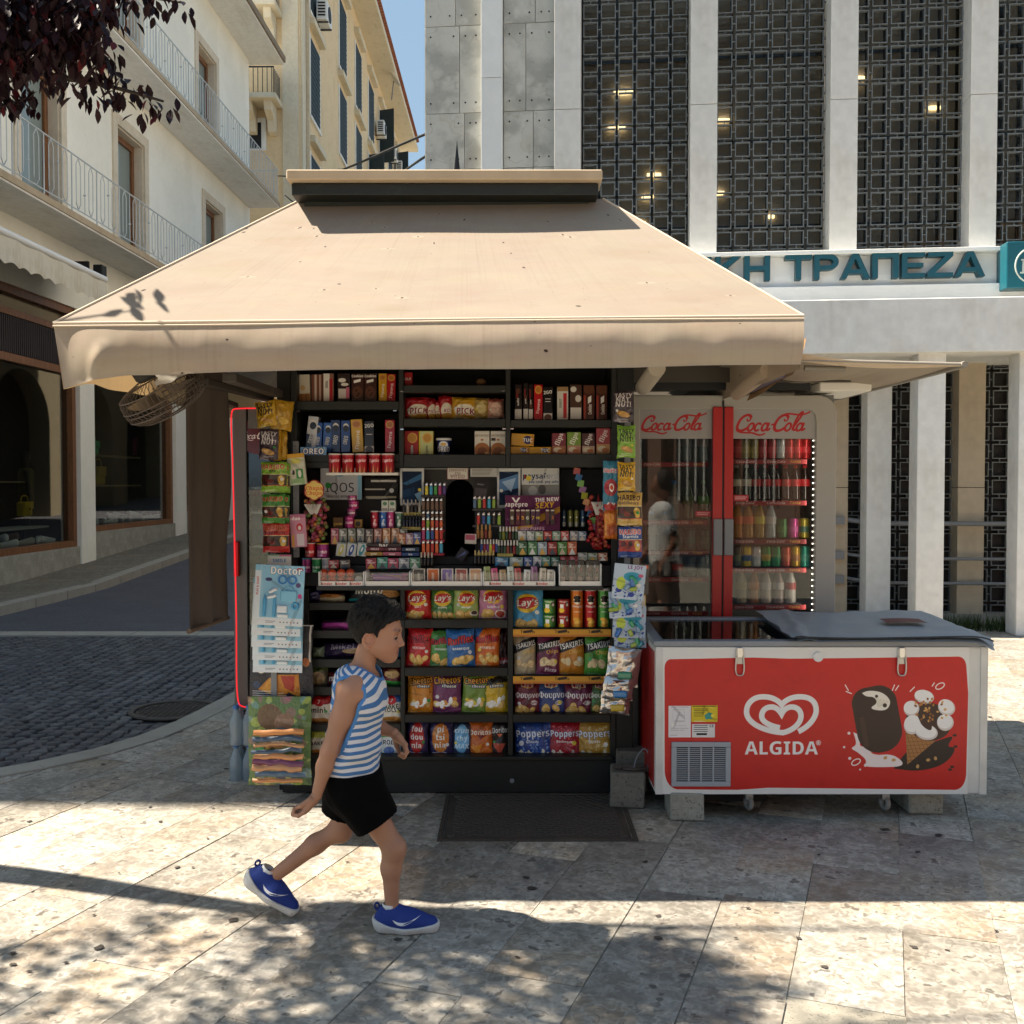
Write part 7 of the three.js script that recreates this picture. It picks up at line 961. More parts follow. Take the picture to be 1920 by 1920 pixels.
  hang(1131, 1160, 865, 944, 5.12, { b: '#2f7a94', e: [['#a8303a', 0.5, 0.62, 0.42, 0.2], [W, 0.55, 0.62, 0.16, 0.1], ['#d8542a', 0.55, 0.62, 0.1, 0.06]], t: [['SWEET', 0.5, 0.22, 0.34, '#c02a3a', { line: W, lw: 0.04 }]] }, 'teal blister card with a red gummy beside the right rail', { t: 0.02 }); hang(1131, 1158, 928, 962, 5.13, { b: '#2f6a8a', e: [['#b8352a', 0.5, 0.55, 0.45, 0.4], [W, 0.3, 0.4, 0.13, 0.13], [W, 0.7, 0.42, 0.13, 0.13]] }, 'small red gummy card below the teal card', { t: 0.03 }); hang(1132, 1157, 957, 1010, 5.12, { b: '#c4681c', e: [['#d88a2a', 0.4, 0.3, 0.35, 0.2, 0.5], ['#a84a14', 0.6, 0.7, 0.3, 0.2, 0.5]], r: [['#d89a4a', 0.1, 0.1, 0.1, 0.8]] }, 'orange jelly pack beside the right rail', { t: 0.025 });
  // bubble toy cards
  const toys = [0x1f8aa0, 0x2a9a6a, 0x9aae3a, 0x2f6ab0, 0x7a9ab8];
  [[1146, 1206, 1058, 1124, 4.99], [1143, 1204, 1122, 1158, 5.02], [1148, 1210, 1150, 1196, 5.05], [1152, 1212, 1186, 1216, 5.08]].forEach(([x0, x1, y0, y1, d], i) => {
    const b = box(x0, x1, y0 - (i ? 14 : 0), y1, d), R = print(170, 190, pack({ b: '#b9c8d6', specks: 26, sy: 0, sc: '#2a4a9a', e: [['#2a3f94', 0.2, 0.75, 0.1, 0.07], ['#2a3f94', 0.6, 0.85, 0.1, 0.07], ['#c8d84a', 0.25, 0.55, 0.14, 0.18], ['#3aa0b8', 0.6, 0.35, 0.28, 0.14], ['#c85a7a', 0.85, 0.3, 0.08, 0.05]], t: [['LE JOY', 0.65, 0.08, 0.16, '#7a2a6a']] }, 9), 'bubble'), g = thing('toy_card', `bubble toy card, ${['topmost', 'second', 'third', 'lowest'][i]} of those hanging at the right corner`, 'toy card', b.p);
    g.rotation.z = [-0.1, 0.05, -0.03, 0.04][i]; part('backing_card', remap(boxGeo(b.w, b.h, 0.003), R), finish(R.a, 'card'), g); for (let k = 0; k < 5; k++) { const m = part('toy', k % 2 ? new THREE.CapsuleGeometry(0.012, 0.03, 4, 10) : new RoundedBoxGeometry(0.036, 0.022, 0.018, 2, 0.007), MP(toys[(k + i) % 5], 0.12, { clearcoat: 0.6 }), g); m.position.set((hash(k, i, 1) - 0.5) * b.w * 0.75, b.h * (0.12 + 0.55 * hash(k, i, 2)), 0.014); m.rotation.z = hash(k, i, 3) * 3; }
  });
  boxItem(1188, 1216, 1060, 1115, 5.1, { b: '#5a544e', r: [['#d8602a', 0, 0, 1, 0.12]], e: [['#a8a098', 0.5, 0.5, 0.3, 0.2], ['#3a3632', 0.5, 0.72, 0.3, 0.14]] }, 'grey blister card with an orange top behind the bubble toys', { name: 'blister_card', cat: 'card', dz: 0.012 }); boxItem(1194, 1211, 1113, 1170, 5.12, { b: '#c9a23a', r: [['#e4dccb', 0.1, 0.08, 0.8, 0.8]] }, 'yellow edged card behind the bubble toys', { name: 'blister_card', cat: 'card', dz: 0.008 });
  const foil = MP(0xc9c2bc, 0.16, { metalness: 0.85, side: THREE.DoubleSide });
  const fb = (x0, x1, y0, y1, d, s, m, l, q) => { const b = box(x0, x1, y0, y1, d), g = thing('foil_bag', l, 'toy bag', b.p); g.rotation.z = q; part('foil', bagGeo(b.w, b.h, 0.03, s), foil, g); const t = part('toy', new RoundedBoxGeometry(0.07, 0.035, 0.02, 3, 0.009), MP(m, 0.12, { clearcoat: 0.6 }), g); t.position.set(0.01, b.h * 0.3, 0.022); t.rotation.z = 0.1; part('print', bx(0.06, 0.014, 0.002, 0, b.h * 0.82, 0.012), M(0x4a2430, 0.4), g); };
  fb(1133, 1196, 1215, 1285, 5.05, 61, 0x1f8a6a, 'silver foil toy bag with a green toy at the right corner', -0.12); fb(1128, 1186, 1270, 1312, 5.03, 62, 0x1f7ab8, 'silver foil toy bag with a blue toy at the right corner', -0.1); fb(1124, 1180, 1295, 1338, 5.06, 63, 0xc8a82a, 'silver foil toy bag with a yellow toy, lowest at the right corner', -0.08);
}
// ================================================================ FREEZER CHEST
{
  const D = 4.82, a = at(1228, 1490, D), b = at(1853, 1212, D), w = b.x - a.x, h = b.y - a.y, y0 = a.y, dep = 0.66, cx = (a.x + b.x) / 2;
  const F = thing('freezer_chest', 'white and red ice cream freezer chest standing on concrete blocks', 'freezer', V(cx, y0, -D));
  const P = (px, py) => { const q = at(px, py, D); return [q.x - cx, q.y - y0]; };
  const wm = M(0xd9d8d2, 0.35, { map: T.stained }), sides = M(0x9c1a18, 0.4);
  part('cabinet', bx(w, h, dep, 0, h / 2, -dep / 2, 0.012), wm, F);
  part('side_panel', bx(0.004, h - 0.06, dep - 0.06, -w / 2 - 0.001, h / 2, -dep / 2), sides, F);
  for (const s of [-1, 1]) part('corner_trim', bx(0.035, h - 0.004, 0.006, s * (w / 2 - 0.0185), h / 2, 0.002, 0.002), wm, F);
  // printed front
  const [x0] = P(1246, 0), [x1] = P(1832, 0), pw = x1 - x0, CW = 1480, CH = Math.round(CW * (h - 0.008) / pw);
  const cv = document.createElement('canvas'); cv.width = CW; cv.height = CH; const c = cv.getContext('2d');
  const U = (px) => (px - 1246) / 586 * CW, Vv = (py) => (py - 1214) / 274 * CH, k = CW / 586;
  c.fillStyle = '#dedcd6'; c.fillRect(0, 0, CW, CH); c.save(); c.beginPath();
  c.moveTo(U(1262), Vv(1236)); c.lineTo(U(1420), Vv(1233)); c.lineTo(U(1490), Vv(1235)); c.lineTo(U(1600), Vv(1234)); c.lineTo(U(1812), Vv(1231)); c.quadraticCurveTo(U(1826), Vv(1233), U(1827), Vv(1252)); c.lineTo(U(1831), Vv(1300)); c.lineTo(U(1829), Vv(1450)); c.quadraticCurveTo(U(1827), Vv(1478), U(1808), Vv(1480)); c.lineTo(U(1560), Vv(1477)); c.lineTo(U(1450), Vv(1476)); c.quadraticCurveTo(U(1410), Vv(1479), U(1390), Vv(1480)); c.lineTo(U(1275), Vv(1479)); c.quadraticCurveTo(U(1252), Vv(1472), U(1252), Vv(1440)); c.lineTo(U(1251), Vv(1252)); c.quadraticCurveTo(U(1252), Vv(1238), U(1262), Vv(1236)); c.closePath();
  c.fillStyle = '#c41914'; c.fill(); c.clip(); const r = rng(3);
  for (let i = 0; i < 500; i++) { c.fillStyle = `rgba(${r() < 0.5 ? '120,5,5' : '235,60,45'},.025)`; c.beginPath(); c.ellipse(r() * CW, r() * CH, 10 + r() * 60, 4 + r() * 30, r() * 3, 0, 7); c.fill(); } c.restore();
  for (let i = 0; i < 160; i++) { c.fillStyle = `rgba(60,40,35,${0.1 + r() * 0.25})`; c.fillRect(r() * CW, r() * CH, 0.6 + r() * 2.4, 0.6 + r() * 1.6); }
  // two nested heart loops
  c.strokeStyle = '#ece9e4'; c.lineJoin = 'miter'; c.lineCap = 'butt';
  const pen = (pts, lw) => { c.lineWidth = lw * k; c.beginPath(); c.moveTo(U(pts[0][0]), Vv(pts[0][1])); for (let i = 1; i + 2 < pts.length + 0; i += 3) c.bezierCurveTo(...pts.slice(i, i + 3).flatMap(([x, y]) => [U(x), Vv(y)])); c.stroke(); };
  pen([[1507, 1371], [1532, 1360], [1541, 1341], [1541, 1332], [1541, 1312], [1526, 1306], [1510, 1306], [1492, 1306], [1480, 1314], [1475, 1321], [1470, 1314], [1458, 1306], [1440, 1306], [1420, 1306], [1408, 1318], [1408, 1334], [1408, 1356], [1444, 1371], [1478, 1373], [1500, 1368], [1512, 1354], [1512, 1342], [1512, 1330], [1503, 1325], [1494, 1325], [1484, 1325], [1478, 1332], [1475, 1338], [1471, 1332], [1465, 1325], [1456, 1325], [1444, 1325], [1437, 1332], [1437, 1342], [1437, 1354], [1456, 1361], [1472, 1364]], 10.5);
  text(c, 'ALGIDA', U(1475), Vv(1402), 35 * k, '#ece9e4', { fit: 140 * k }); text(c, '®', U(1546), Vv(1392), 13 * k, '#ece9e4');
  // printed treats: splash, coated bar and cone
  const shape = (col, pts) => { c.fillStyle = col; c.beginPath(); c.moveTo(U(pts[0][0]), Vv(pts[0][1])); for (let i = 0; i < pts.length; i++) { const p = pts[i], q = pts[(i + 1) % pts.length]; c.quadraticCurveTo(U(p[0]), Vv(p[1]), U((p[0] + q[0]) / 2), Vv((p[1] + q[1]) / 2)); } c.closePath(); c.fill(); }, dot = (col, x, y, rx, ry, q = 0) => ell(c, col, U(x), Vv(y), rx * k, (ry ?? rx) * k, q);
  shape('#231512', [[1690, 1440], [1740, 1446], [1790, 1432], [1812, 1400], [1790, 1400], [1808, 1376], [1770, 1390], [1720, 1400]]);
  shape('#efe0da', [[1612, 1372], [1630, 1380], [1622, 1398], [1640, 1400], [1650, 1416], [1690, 1412], [1716, 1436], [1660, 1438], [1632, 1436], [1640, 1426], [1622, 1410], [1606, 1402], [1620, 1396]]); for (const [x, y, q] of [[1604, 1374, 3], [1595, 1400, 2.4], [1606, 1421, 3], [1636, 1434, 3], [1626, 1442, 2]]) dot('#efe0da', x, y, q);
  for (const [x, y] of [[1808, 1399], [1802, 1437], [1806, 1378], [1798, 1442]]) dot('#231512', x, y, 4, 2.5); for (const [x, y] of [[1770, 1421], [1756, 1424], [1736, 1436], [1674, 1420], [1648, 1406], [1690, 1424]]) dot('#c9995a', x, y, 4, 3, x);
  c.save(); c.translate(U(1658), Vv(1348)); c.rotate(-0.19); c.fillStyle = '#32201a'; c.beginPath(); c.roundRect(-43 * k, -64 * k, 86 * k, 128 * k, [30 * k, 34 * k, 40 * k, 40 * k]); c.fill(); c.fillStyle = '#432c22'; c.beginPath(); c.roundRect(-34 * k, -10 * k, 10 * k, 60 * k, 5 * k); c.fill(); c.restore();
  shape('#efe5d4', [[1628, 1299], [1640, 1294], [1662, 1296], [1676, 1304], [1684, 1316], [1676, 1332], [1652, 1331], [1644, 1326], [1658, 1318], [1652, 1306], [1636, 1306]]); for (let i = 0; i < 9; i++) { c.strokeStyle = '#c9b994'; c.lineWidth = k * 0.8; c.beginPath(); c.moveTo(U(1654 + i * 3), Vv(1306 + i)); c.lineTo(U(1660 + i * 2), Vv(1326 - i)); c.stroke(); } dot('#32201a', 1656, 1305, 3); dot('#32201a', 1672, 1322, 4);
  c.save(); c.beginPath(); c.moveTo(U(1712), Vv(1370)); c.lineTo(U(1770), Vv(1388)); c.lineTo(U(1716), Vv(1433)); c.closePath(); c.fillStyle = '#a9743f'; c.fill(); c.clip(); c.strokeStyle = '#7d4f27'; c.lineWidth = k; for (let i = -8; i < 12; i++) { c.beginPath(); c.moveTo(U(1700 + i * 8), Vv(1360)); c.lineTo(U(1730 + i * 8), Vv(1440)); c.moveTo(U(1700), Vv(1370 + i * 7)); c.lineTo(U(1780), Vv(1366 + i * 7)); c.stroke(); } c.restore();
  dot('#3a2219', 1756, 1352, 44, 36, 0.3); for (const [x, y, rx, ry, q] of [[1747, 1306, 19, 13, 0.2], [1723, 1328, 15, 15, 0], [1790, 1326, 17, 15, 0.6], [1726, 1358, 17, 19, 0.4], [1752, 1372, 22, 15, 0.2], [1788, 1354, 16, 16, 0]]) { dot('#d8cdc4', x, y, rx, ry, q); dot('#f2eee8', x - 1, y - 2, rx * 0.92, ry * 0.86, q); } shape('#3a2219', [[1735, 1342], [1760, 1344], [1764, 1372], [1744, 1362]]); for (let i = 0; i < 46; i++) { const q = r() * 6.28, s = r() * 36; dot(['#b8762f', '#d8a35a', '#8a5424'][i % 3], 1756 + Math.cos(q) * s, 1332 + Math.sin(q) * s * 0.7, 2.6, 2, q); }
  c.strokeStyle = '#f4ece6'; c.lineWidth = 2 * k; c.lineCap = 'round'; for (const [x, y, X, Y] of [[1596, 1284, 1602, 1294], [1598, 1296, 1608, 1300], [1686, 1294, 1690, 1284], [1692, 1294, 1698, 1285], [1720, 1296, 1728, 1288], [1766, 1280, 1762, 1286]]) { c.beginPath(); c.moveTo(U(x), Vv(y)); c.lineTo(U(X), Vv(Y)); c.stroke(); } for (const [x, y] of [[1777, 1286], [1618, 1428]]) { c.beginPath(); c.ellipse(U(x), Vv(y), 9 * k, 5 * k, -0.5, 0, 7); c.stroke(); }
  const ft = new THREE.CanvasTexture(cv); ft.colorSpace = THREE.SRGBColorSpace; ft.anisotropy = 8; const fg = new THREE.BoxGeometry(pw, h - 0.008, 0.004); part('printed_front', fg, M(0xffffff, 0.38, { map: ft }), F).position.set((x0 + x1) / 2, h / 2, 0.0025);
  { const q = fg.attributes.uv, n = fg.attributes.normal; for (let i = 0; i < q.count; i++) if (n.getZ(i) < 0.5) q.setXY(i, 0.5, 0.005); }
  // lid frame, glass, cover
  const gm = M(0x858a90, 0.4), tilt = 0.03, top = new THREE.Group(); top.name = 'lid'; F.add(top); top.position.set(0, h, 0.004); top.rotation.x = 0.045;
  part('lid_rim', [bx(w + 0.02, 0.03, 0.05, 0, 0.012, -0.025, 0.008), bx(w + 0.02, 0.03, 0.05, 0, 0.012, -dep + 0.02, 0.008), bx(0.05, 0.03, dep - 0.1, -w / 2 + 0.015, 0.012, -dep / 2, 0.006), bx(0.05, 0.03, dep - 0.1, w / 2 - 0.015, 0.012, -dep / 2, 0.006), bx(0.03, 0.02, dep - 0.1, -0.1, 0.016, -dep / 2)], gm, top);
  part('glass_lid', bx(w - 0.1, 0.006, dep - 0.1, 0, 0.014, -dep / 2), MP(0x9aa4a4, 0.03, { transmission: 1, thickness: 0, ior: 1.6 }), top); part('well', bx(w - 0.08, 0.01, dep - 0.08, 0, -0.012, -dep / 2), M(0x3a3f42, 0.5), top);
  const mx0 = P(1468, 1200)[0] + 0.03, mat = MP(0x9ca2a6, 0.42, { side: THREE.DoubleSide, bumpMap: T.grain, bumpScale: 0.001 });
  const drape = (lift, xo, zo) => sheet(60, 30, (u, v) => { const x = lerp(mx0 + xo, w / 2 + 0.014, u), z = lerp(0.03 + zo, -dep - 0.02, v), over = sstep(0.93, 1, u), fr = sstep(0.06, 0, v); const fold = 0.012 * Math.exp(-Math.pow((u - 0.05 - v * 0.12) / 0.03, 2)) + 0.008 * Math.abs(wob(u * 4, v * 3, 5 + lift * 99)) + 0.006 * wob(u * 9, v * 6, 3); return V(x + 0.02 * wob(v * 5, 1, 2) * (1 - u), 0.036 + lift + fold - over * 0.025 * (0.4 + v) - fr * (0.006 + 0.03 * sstep(0.9, 1, u)), z); });
  part('cover_mat', drape(0.014, 0, 0), mat, top); part('cover_mat', drape(0.0, 0.035, 0.006), mat, top);
  part('mat_emblem', sheet(10, 4, (u, v) => V(0.42 + u * 0.2 - 0.02, 0.066 + 0.004 * Math.sin(u * 3.1) , -0.25 - v * 0.12)), M(0x6a2a28, 0.5, { side: THREE.DoubleSide }), top);
  part('mat_edge', tube([V(mx0 + 0.02, 0.052, 0.03), V(mx0 + 0.3, 0.046, 0.032), V(mx0 + 0.6, 0.05, 0.03), V(w / 2 - 0.05, 0.05, 0.03), V(w / 2 + 0.012, 0.03, 0.02)], 0.004, 30, 5), M(0x2c2f33, 0.4), top);
  // hasps, lock, stickers, vent
  for (const px of [1386, 1689]) { const [x, y] = P(px, 1218), g = new THREE.Group(); g.name = 'hasp'; F.add(g); g.position.set(x, y, 0.006); part('plate', bx(0.04, 0.075, 0.006, 0, -0.03, 0.002, 0.002), mats.steel, g); part('lever', bx(0.026, 0.05, 0.012, 0, -0.012, 0.009, 0.004), mats.chrome, g); part('bail', tube([V(-0.017, -0.03, 0.012), V(-0.019, -0.10, 0.01), V(-0.012, -0.118, 0.01), V(0.012, -0.118, 0.01), V(0.019, -0.10, 0.01), V(0.017, -0.03, 0.012)], 0.004, 30, 6), mats.steel, g); }
  { const [x, y] = P(1533, 1231); part('lock_cap', new THREE.CylinderGeometry(0.023, 0.024, 0.012, 24).rotateX(Math.PI / 2).translate(x, y, 0.008), mats.whitePlastic, F); }
  const st = (px0, px1, py0, py1, o) => { const [xa, yb] = P(px0, py1), [xb, yt] = P(px1, py0), R = print((xb - xa) * 1100, (yt - yb) * 1100, pack(o, px0)); part('sticker', remap(boxGeo(xb - xa, yt - yb, 0.0015), R), finish(R.a, 'paper'), F).position.set((xa + xb) / 2, yb, 0.0056); };
  st(1253, 1295, 1323, 1382, { b: '#e4dfdc', r: [['#b8b0b0', 0.2, 0.12, 0.01, 0.4], ['#b8b0b0', 0.2, 0.12, 0.5, 0.01], ['#b8b0b0', 0.7, 0.12, 0.01, 0.4], ['#b8b0b0', 0.35, 0.3, 0.4, 0.01], ['#c0b6b6', 0.1, 0.03, 0.8, 0.02], ['#c0b6b6', 0.1, 0.62, 0.7, 0.02], ['#c0b6b6', 0.1, 0.7, 0.8, 0.02], ['#c0b6b6', 0.1, 0.76, 0.6, 0.02], ['#c0b6b6', 0.1, 0.92, 0.3, 0.03]] }); st(1296, 1345, 1322, 1353, { b: '#d9bf32', r: [['#3a3a22', 0.04, 0.04, 0.92, 0.04], ['#6a6428', 0.1, 0.2, 0.55, 0.04], ['#6a6428', 0.1, 0.3, 0.5, 0.04], ['#6a6428', 0.1, 0.4, 0.4, 0.04], ['#6a6428', 0.1, 0.5, 0.38, 0.04], ['#6a6428', 0.1, 0.62, 0.3, 0.04]], p: [['#4a9a8a', [0.5, 0.6], [0.66, 0.42], [0.82, 0.5], [0.8, 0.8], [0.55, 0.85]]] }); st(1297, 1340, 1357, 1382, { b: '#dcd8d4', r: [0.05, 0.2, 0.35, 0.5].flatMap((y) => [['#555', 0.08, y + 0.03, 0.6, 0.05]]).concat([['#222', 0.2, 0.68, 0.45, 0.14]]), t: [['CE', 0.85, 0.14, 0.16, '#444']] });
  { const [xa, yb] = P(1258, 1473), [xb, yt] = P(1369, 1390), gw = xb - xa, gh = yt - yb, g = new THREE.Group(); g.name = 'vent_grille'; F.add(g); g.position.set((xa + xb) / 2, (yb + yt) / 2, 0.006); const pm = M(0x9aa0a5, 0.5);
    part('vent_backing', bx(gw - 0.02, gh - 0.02, 0.003, 0, 0, 0.0015), mats.black, g); part('vent_frame', [bx(gw, 0.024, 0.012, 0, gh / 2 - 0.012, 0.006, 0.003), bx(gw, 0.024, 0.012, 0, -gh / 2 + 0.012, 0.006, 0.003), bx(0.024, gh - 0.048, 0.012, gw / 2 - 0.012, 0, 0.006, 0.002), bx(0.024, gh - 0.048, 0.012, -gw / 2 + 0.012, 0, 0.006, 0.002), ...[-1, 0, 1].map((q) => bx(0.007, gh - 0.048, 0.010, q * (gw - 0.048) / 4, 0, 0.005))], pm, g); for (let i = 0; i < 17; i++) part('slat', bx(gw - 0.048, 0.0036, 0.009, 0, -gh / 2 + 0.032 + i * (gh - 0.064) / 16, 0.0045), pm, g); }
  for (const px of [1412, 1672]) { const [x] = P(px, 1490), g = new THREE.Group(); g.name = 'castor'; F.add(g); g.position.set(x, -0.02, -0.09); part('bracket', bx(0.04, 0.05, 0.04, 0, -0.005, 0, 0.006), mats.steel, g); part('wheel', new THREE.TorusGeometry(0.026, 0.013, 8, 20).rotateY(Math.PI / 2 + 0.3).translate(0, -0.045, 0), M(0x8d8a84, 0.6), g); }
  part('compressor_step', bx(0.4, 0.12, 0.4, -0.4, -0.04, -0.42), mats.black, F);
}
// concrete blocks
{
  const rough = (w, h, d, s) => { const g = new RoundedBoxGeometry(w, h, d, 6, 0.012), p = g.attributes.position; for (let i = 0; i < p.count; i++) { const x = p.getX(i), y = p.getY(i), z = p.getZ(i); p.setXYZ(i, x + 0.005 * wob(y * 40, z * 40, s), y + 0.004 * wob(x * 40, z * 40, s + 1), z + 0.006 * wob(x * 40, y * 40, s + 2)); } g.computeVertexNormals(); return metric(g); };
  const blk = (px0, px1, py, d, h, dz, l, s) => { const p = at((px0 + px1) / 2, py, d), w = at(px1, py, d).x - at(px0, py, d).x; return item('concrete_block', l, 'concrete block', rough(w, h, dz, s), mats.concrete, V(p.x, h / 2 + 0.001, -d - dz / 2), 0); };
  blk(1257, 1320, 1545, 4.80, 0.131, 0.2, 'pale concrete block under the left end of the freezer chest', 1); blk(1703, 1769, 1531, 4.90, 0.128, 0.3, 'rough concrete block under the right end of the freezer chest', 5);
  const b = thing('anchor_block', 'grey concrete anchor block with an iron hook beside the freezer', 'concrete block', V(at(1180, 1519, 4.98).x, 0.09, -5.07)); b.rotation.y = -0.12; part('block', rough(0.17, 0.175, 0.18, 9), M(0x8f8a80, 0.9, { map: T.concrete, bumpMap: T.grain, bumpScale: 0.006 }), b); part('rear_block', bx(0.16, 0.22, 0.14, 0.02, 0.03, -0.2, 0.01), M(0x7d786e, 0.9, { map: T.concrete }), b);
  part('wire_loop', tube([V(0.03, 0.09, 0.02), V(0.05, 0.15, 0), V(0.085, 0.19, 0), V(0.105, 0.16, 0), V(0.1, 0.08, 0.01)], 0.004, 24, 6), mats.grey, b); part('hook', [tube([V(-0.03, 0.1, 0.04), V(0.0, 0.098, 0.05), V(0.06, 0.1, 0.05), V(0.1, 0.1, 0.03)], 0.008, 20, 7), new THREE.TorusGeometry(0.018, 0.006, 6, 16).rotateX(1.3).translate(-0.04, 0.1, 0.04)], mats.castIron, b);
}
// ================================================================ DRINKS FRIDGES
const bottleProto = {};
function drink(kind, col, label, pos, s = 1, label2 = 0xb01a20) {
  const key = kind + col + label2; let g = bottleProto[key];
  if (!g) {
    g = bottleProto[key] = thing(kind === 'can' ? 'drink_can' : 'drink_bottle', label, kind === 'can' ? 'can' : 'bottle', V(0, 0, 0));
    if (kind === 'can') { part('body', lathe([[0, 0], [0.026, 0], [0.033, 0.008], [0.033, 0.105], [0.027, 0.116], [0.024, 0.116]], 16), M(col, 0.3, { metalness: 0.5 }), g); part('band', lathe([[0.0334, 0.035], [0.0334, 0.07]], 16), M(label2, 0.4), g); part('lid', lathe([[0.027, 0.117], [0.024, 0.113], [0, 0.113]], 16), mats.steel, g); }
    else { part('body', lathe([[0, 0], [0.03, 0], [0.034, 0.008], [0.031, 0.07], [0.034, 0.09], [0.033, 0.13], [0.013, 0.19], [0.013, 0.2]], 16), MP(col, 0.1, { clearcoat: 0.4 }), g); part('label', lathe([[0.0343, 0.085], [0.0343, 0.128]], 16), M(label2, 0.4), g); part('cap', lathe([[0, 0.216], [0.014, 0.216], [0.0145, 0.198]], 12), M(kind === 'water' ? 0x4a7ab0 : label2, 0.4), g); }
  } else g = dup(g);
  g.position.copy(pos); g.scale.setScalar(s); return tag(g, label, kind === 'can' ? 'can' : 'bottle');
}
{
  const D = 5.6, X = (px) => KX(px, D), Y = (py) => KY(py, D), F = thing('double_fridge', 'double door drinks fridge with red centre strips behind the freezer chest', 'fridge', V(0, 0, 0)), fm = M(0xa39f96, 0.45), x0 = X(1186), x1 = X(1562), y1 = Y(744), dep = 0.62;
  const B = (px0, px1, py0, py1, z0, z1, n, m, r = 0, par = F) => part(n, bx(X(px1) - X(px0), Y(py0) - Y(py1), z0 - z1, (X(px0) + X(px1)) / 2, (Y(py0) + Y(py1)) / 2, (z0 + z1) / 2, r), m, par);
  const inner = M(0x6a6a68, 0.5);
  part('cabinet', [bx(0.05, y1 - 0.02, dep, x0 + 0.025, y1 / 2 + 0.02, -D - dep / 2), bx(0.05, y1 - 0.02, dep, x1 - 0.025, y1 / 2 + 0.02, -D - dep / 2), bx(x1 - x0 - 0.1, 0.05, dep, (x0 + x1) / 2, y1 - 0.025, -D - dep / 2), bx(x1 - x0 - 0.1, 0.3, dep, (x0 + x1) / 2, 0.18, -D - dep / 2), bx(x1 - x0 - 0.1, y1 - 0.35, 0.04, (x0 + x1) / 2, y1 / 2 + 0.14, -D - dep + 0.02)], inner, F);
  const s = new THREE.Shape(), rr = 0.11; s.moveTo(x0, 0.05); s.lineTo(x1, 0.05); s.lineTo(x1, y1 - rr); s.quadraticCurveTo(x1, y1, x1 - rr, y1); s.lineTo(x0, y1); s.lineTo(x0, 0.05);
  const hl = new THREE.Path(), hx0 = X(1196), hx1 = X(1528), hy = Y(766), q = 0.075; hl.moveTo(hx0, 0.3); hl.lineTo(hx0, hy); hl.lineTo(hx1 - q, hy); hl.quadraticCurveTo(hx1, hy, hx1, hy - q); hl.lineTo(hx1, 0.3); hl.lineTo(hx0, 0.3); s.holes.push(hl);
  part('door_surround', new THREE.ExtrudeGeometry(s, { depth: 0.05, bevelEnabled: true, bevelSize: 0.006, bevelThickness: 0.006, bevelSegments: 2, curveSegments: 12 }).translate(0, 0, -D - 0.02), fm, F);
  B(1333, 1351, 764, 1230, -D + 0.05, -D + 0.02, 'door_strip', mats.red, 0.004); B(1354, 1371, 764, 1230, -D + 0.052, -D + 0.02, 'door_strip', mats.red, 0.004); B(1351, 1354, 752, 1230, -D + 0.045, -D - 0.02, 'door_gap', mats.black); B(1334, 1351, 972, 1040, -D + 0.066, -D + 0.05, 'handle', mats.grey, 0.006); B(1354, 1371, 972, 1040, -D + 0.068, -D + 0.05, 'handle', mats.grey, 0.006);
  const gl = MP(0xe4e6e4, 0.015, { transmission: 1, thickness: 0, ior: 1.5 }); B(1197, 1333, 767, 1230, -D + 0.02, -D + 0.014, 'glass_door', gl); B(1371, 1527, 767, 1230, -D + 0.02, -D + 0.014, 'glass_door', gl);
  // header panels with the script
  for (const [a, b, cx] of [[1197, 1333, 1262], [1371, 1526, 1447]]) { const w = X(b) - X(a), h = Y(768) - Y(823), R = print(w * 900, h * 900, (c, W_, H_) => { c.fillStyle = '#9d9a97'; c.fillRect(-2, -2, W_ + 4, H_ + 4); for (const o of [-0.6, 0, 0.6]) script(c, W_ * ((cx - a) / (b - a) - 0.085) + o, H_ * 0.50, W_ * 0.72, '#b01016'); }); part('header_panel', remap(boxGeo(w, h, 0.004), R), finish(R.a, 'card'), F).position.set((X(a) + X(b)) / 2, Y(823), -D + 0.0225); }
  for (const [a, b, y0, y1_] of [[1303, 1332, 958, 968], [1374, 1402, 928, 939]]) { const R = print(70, 26, pack({ b: '#a3242c', r: [['#e0c8c4', 0.1, 0.3, 0.8, 0.1], ['#e0c8c4', 0.1, 0.6, 0.7, 0.1]] }, a)); part('warning_sticker', remap(boxGeo(X(b) - X(a), Y(y0) - Y(y1_), 0.001), R), finish(R.a, 'card'), F).position.set((X(a) + X(b)) / 2, Y(y1_), -D + 0.0215); }
  const led = new THREE.MeshStandardMaterial({ color: 0xffffff, emissive: 0xfff4e4, emissiveIntensity: 3 }), dots = new THREE.SphereGeometry(0.0034, 8, 6); for (let i = 0; i < 46; i++) { const m = part('led', dots, led, F); m.position.set(X(1524.5), lerp(Y(826), 0.34, i / 45), -D - 0.002); }
  RectAreaLightUniformsLib.init(); const la = new THREE.RectAreaLight(0xfff4e4, 7, 0.012, 1.5); la.position.set(X(1521), 1.15, -D - 0.03); la.lookAt(X(1440), 1.15, -D - 0.3); la.castShadow = true; F.add(la);
  part('led_strip', bx(0.016, Y(822) - 0.33, 0.006, X(1524.5), (Y(822) + 0.33) / 2, -D - 0.012), mats.black, F);
  // wire shelves with red front strips
  const rows = { L: [868, 978, 1036, 1086, 1150], R: [863, 941, 1014, 1068, 1138] }; const zf = -D - 0.06;
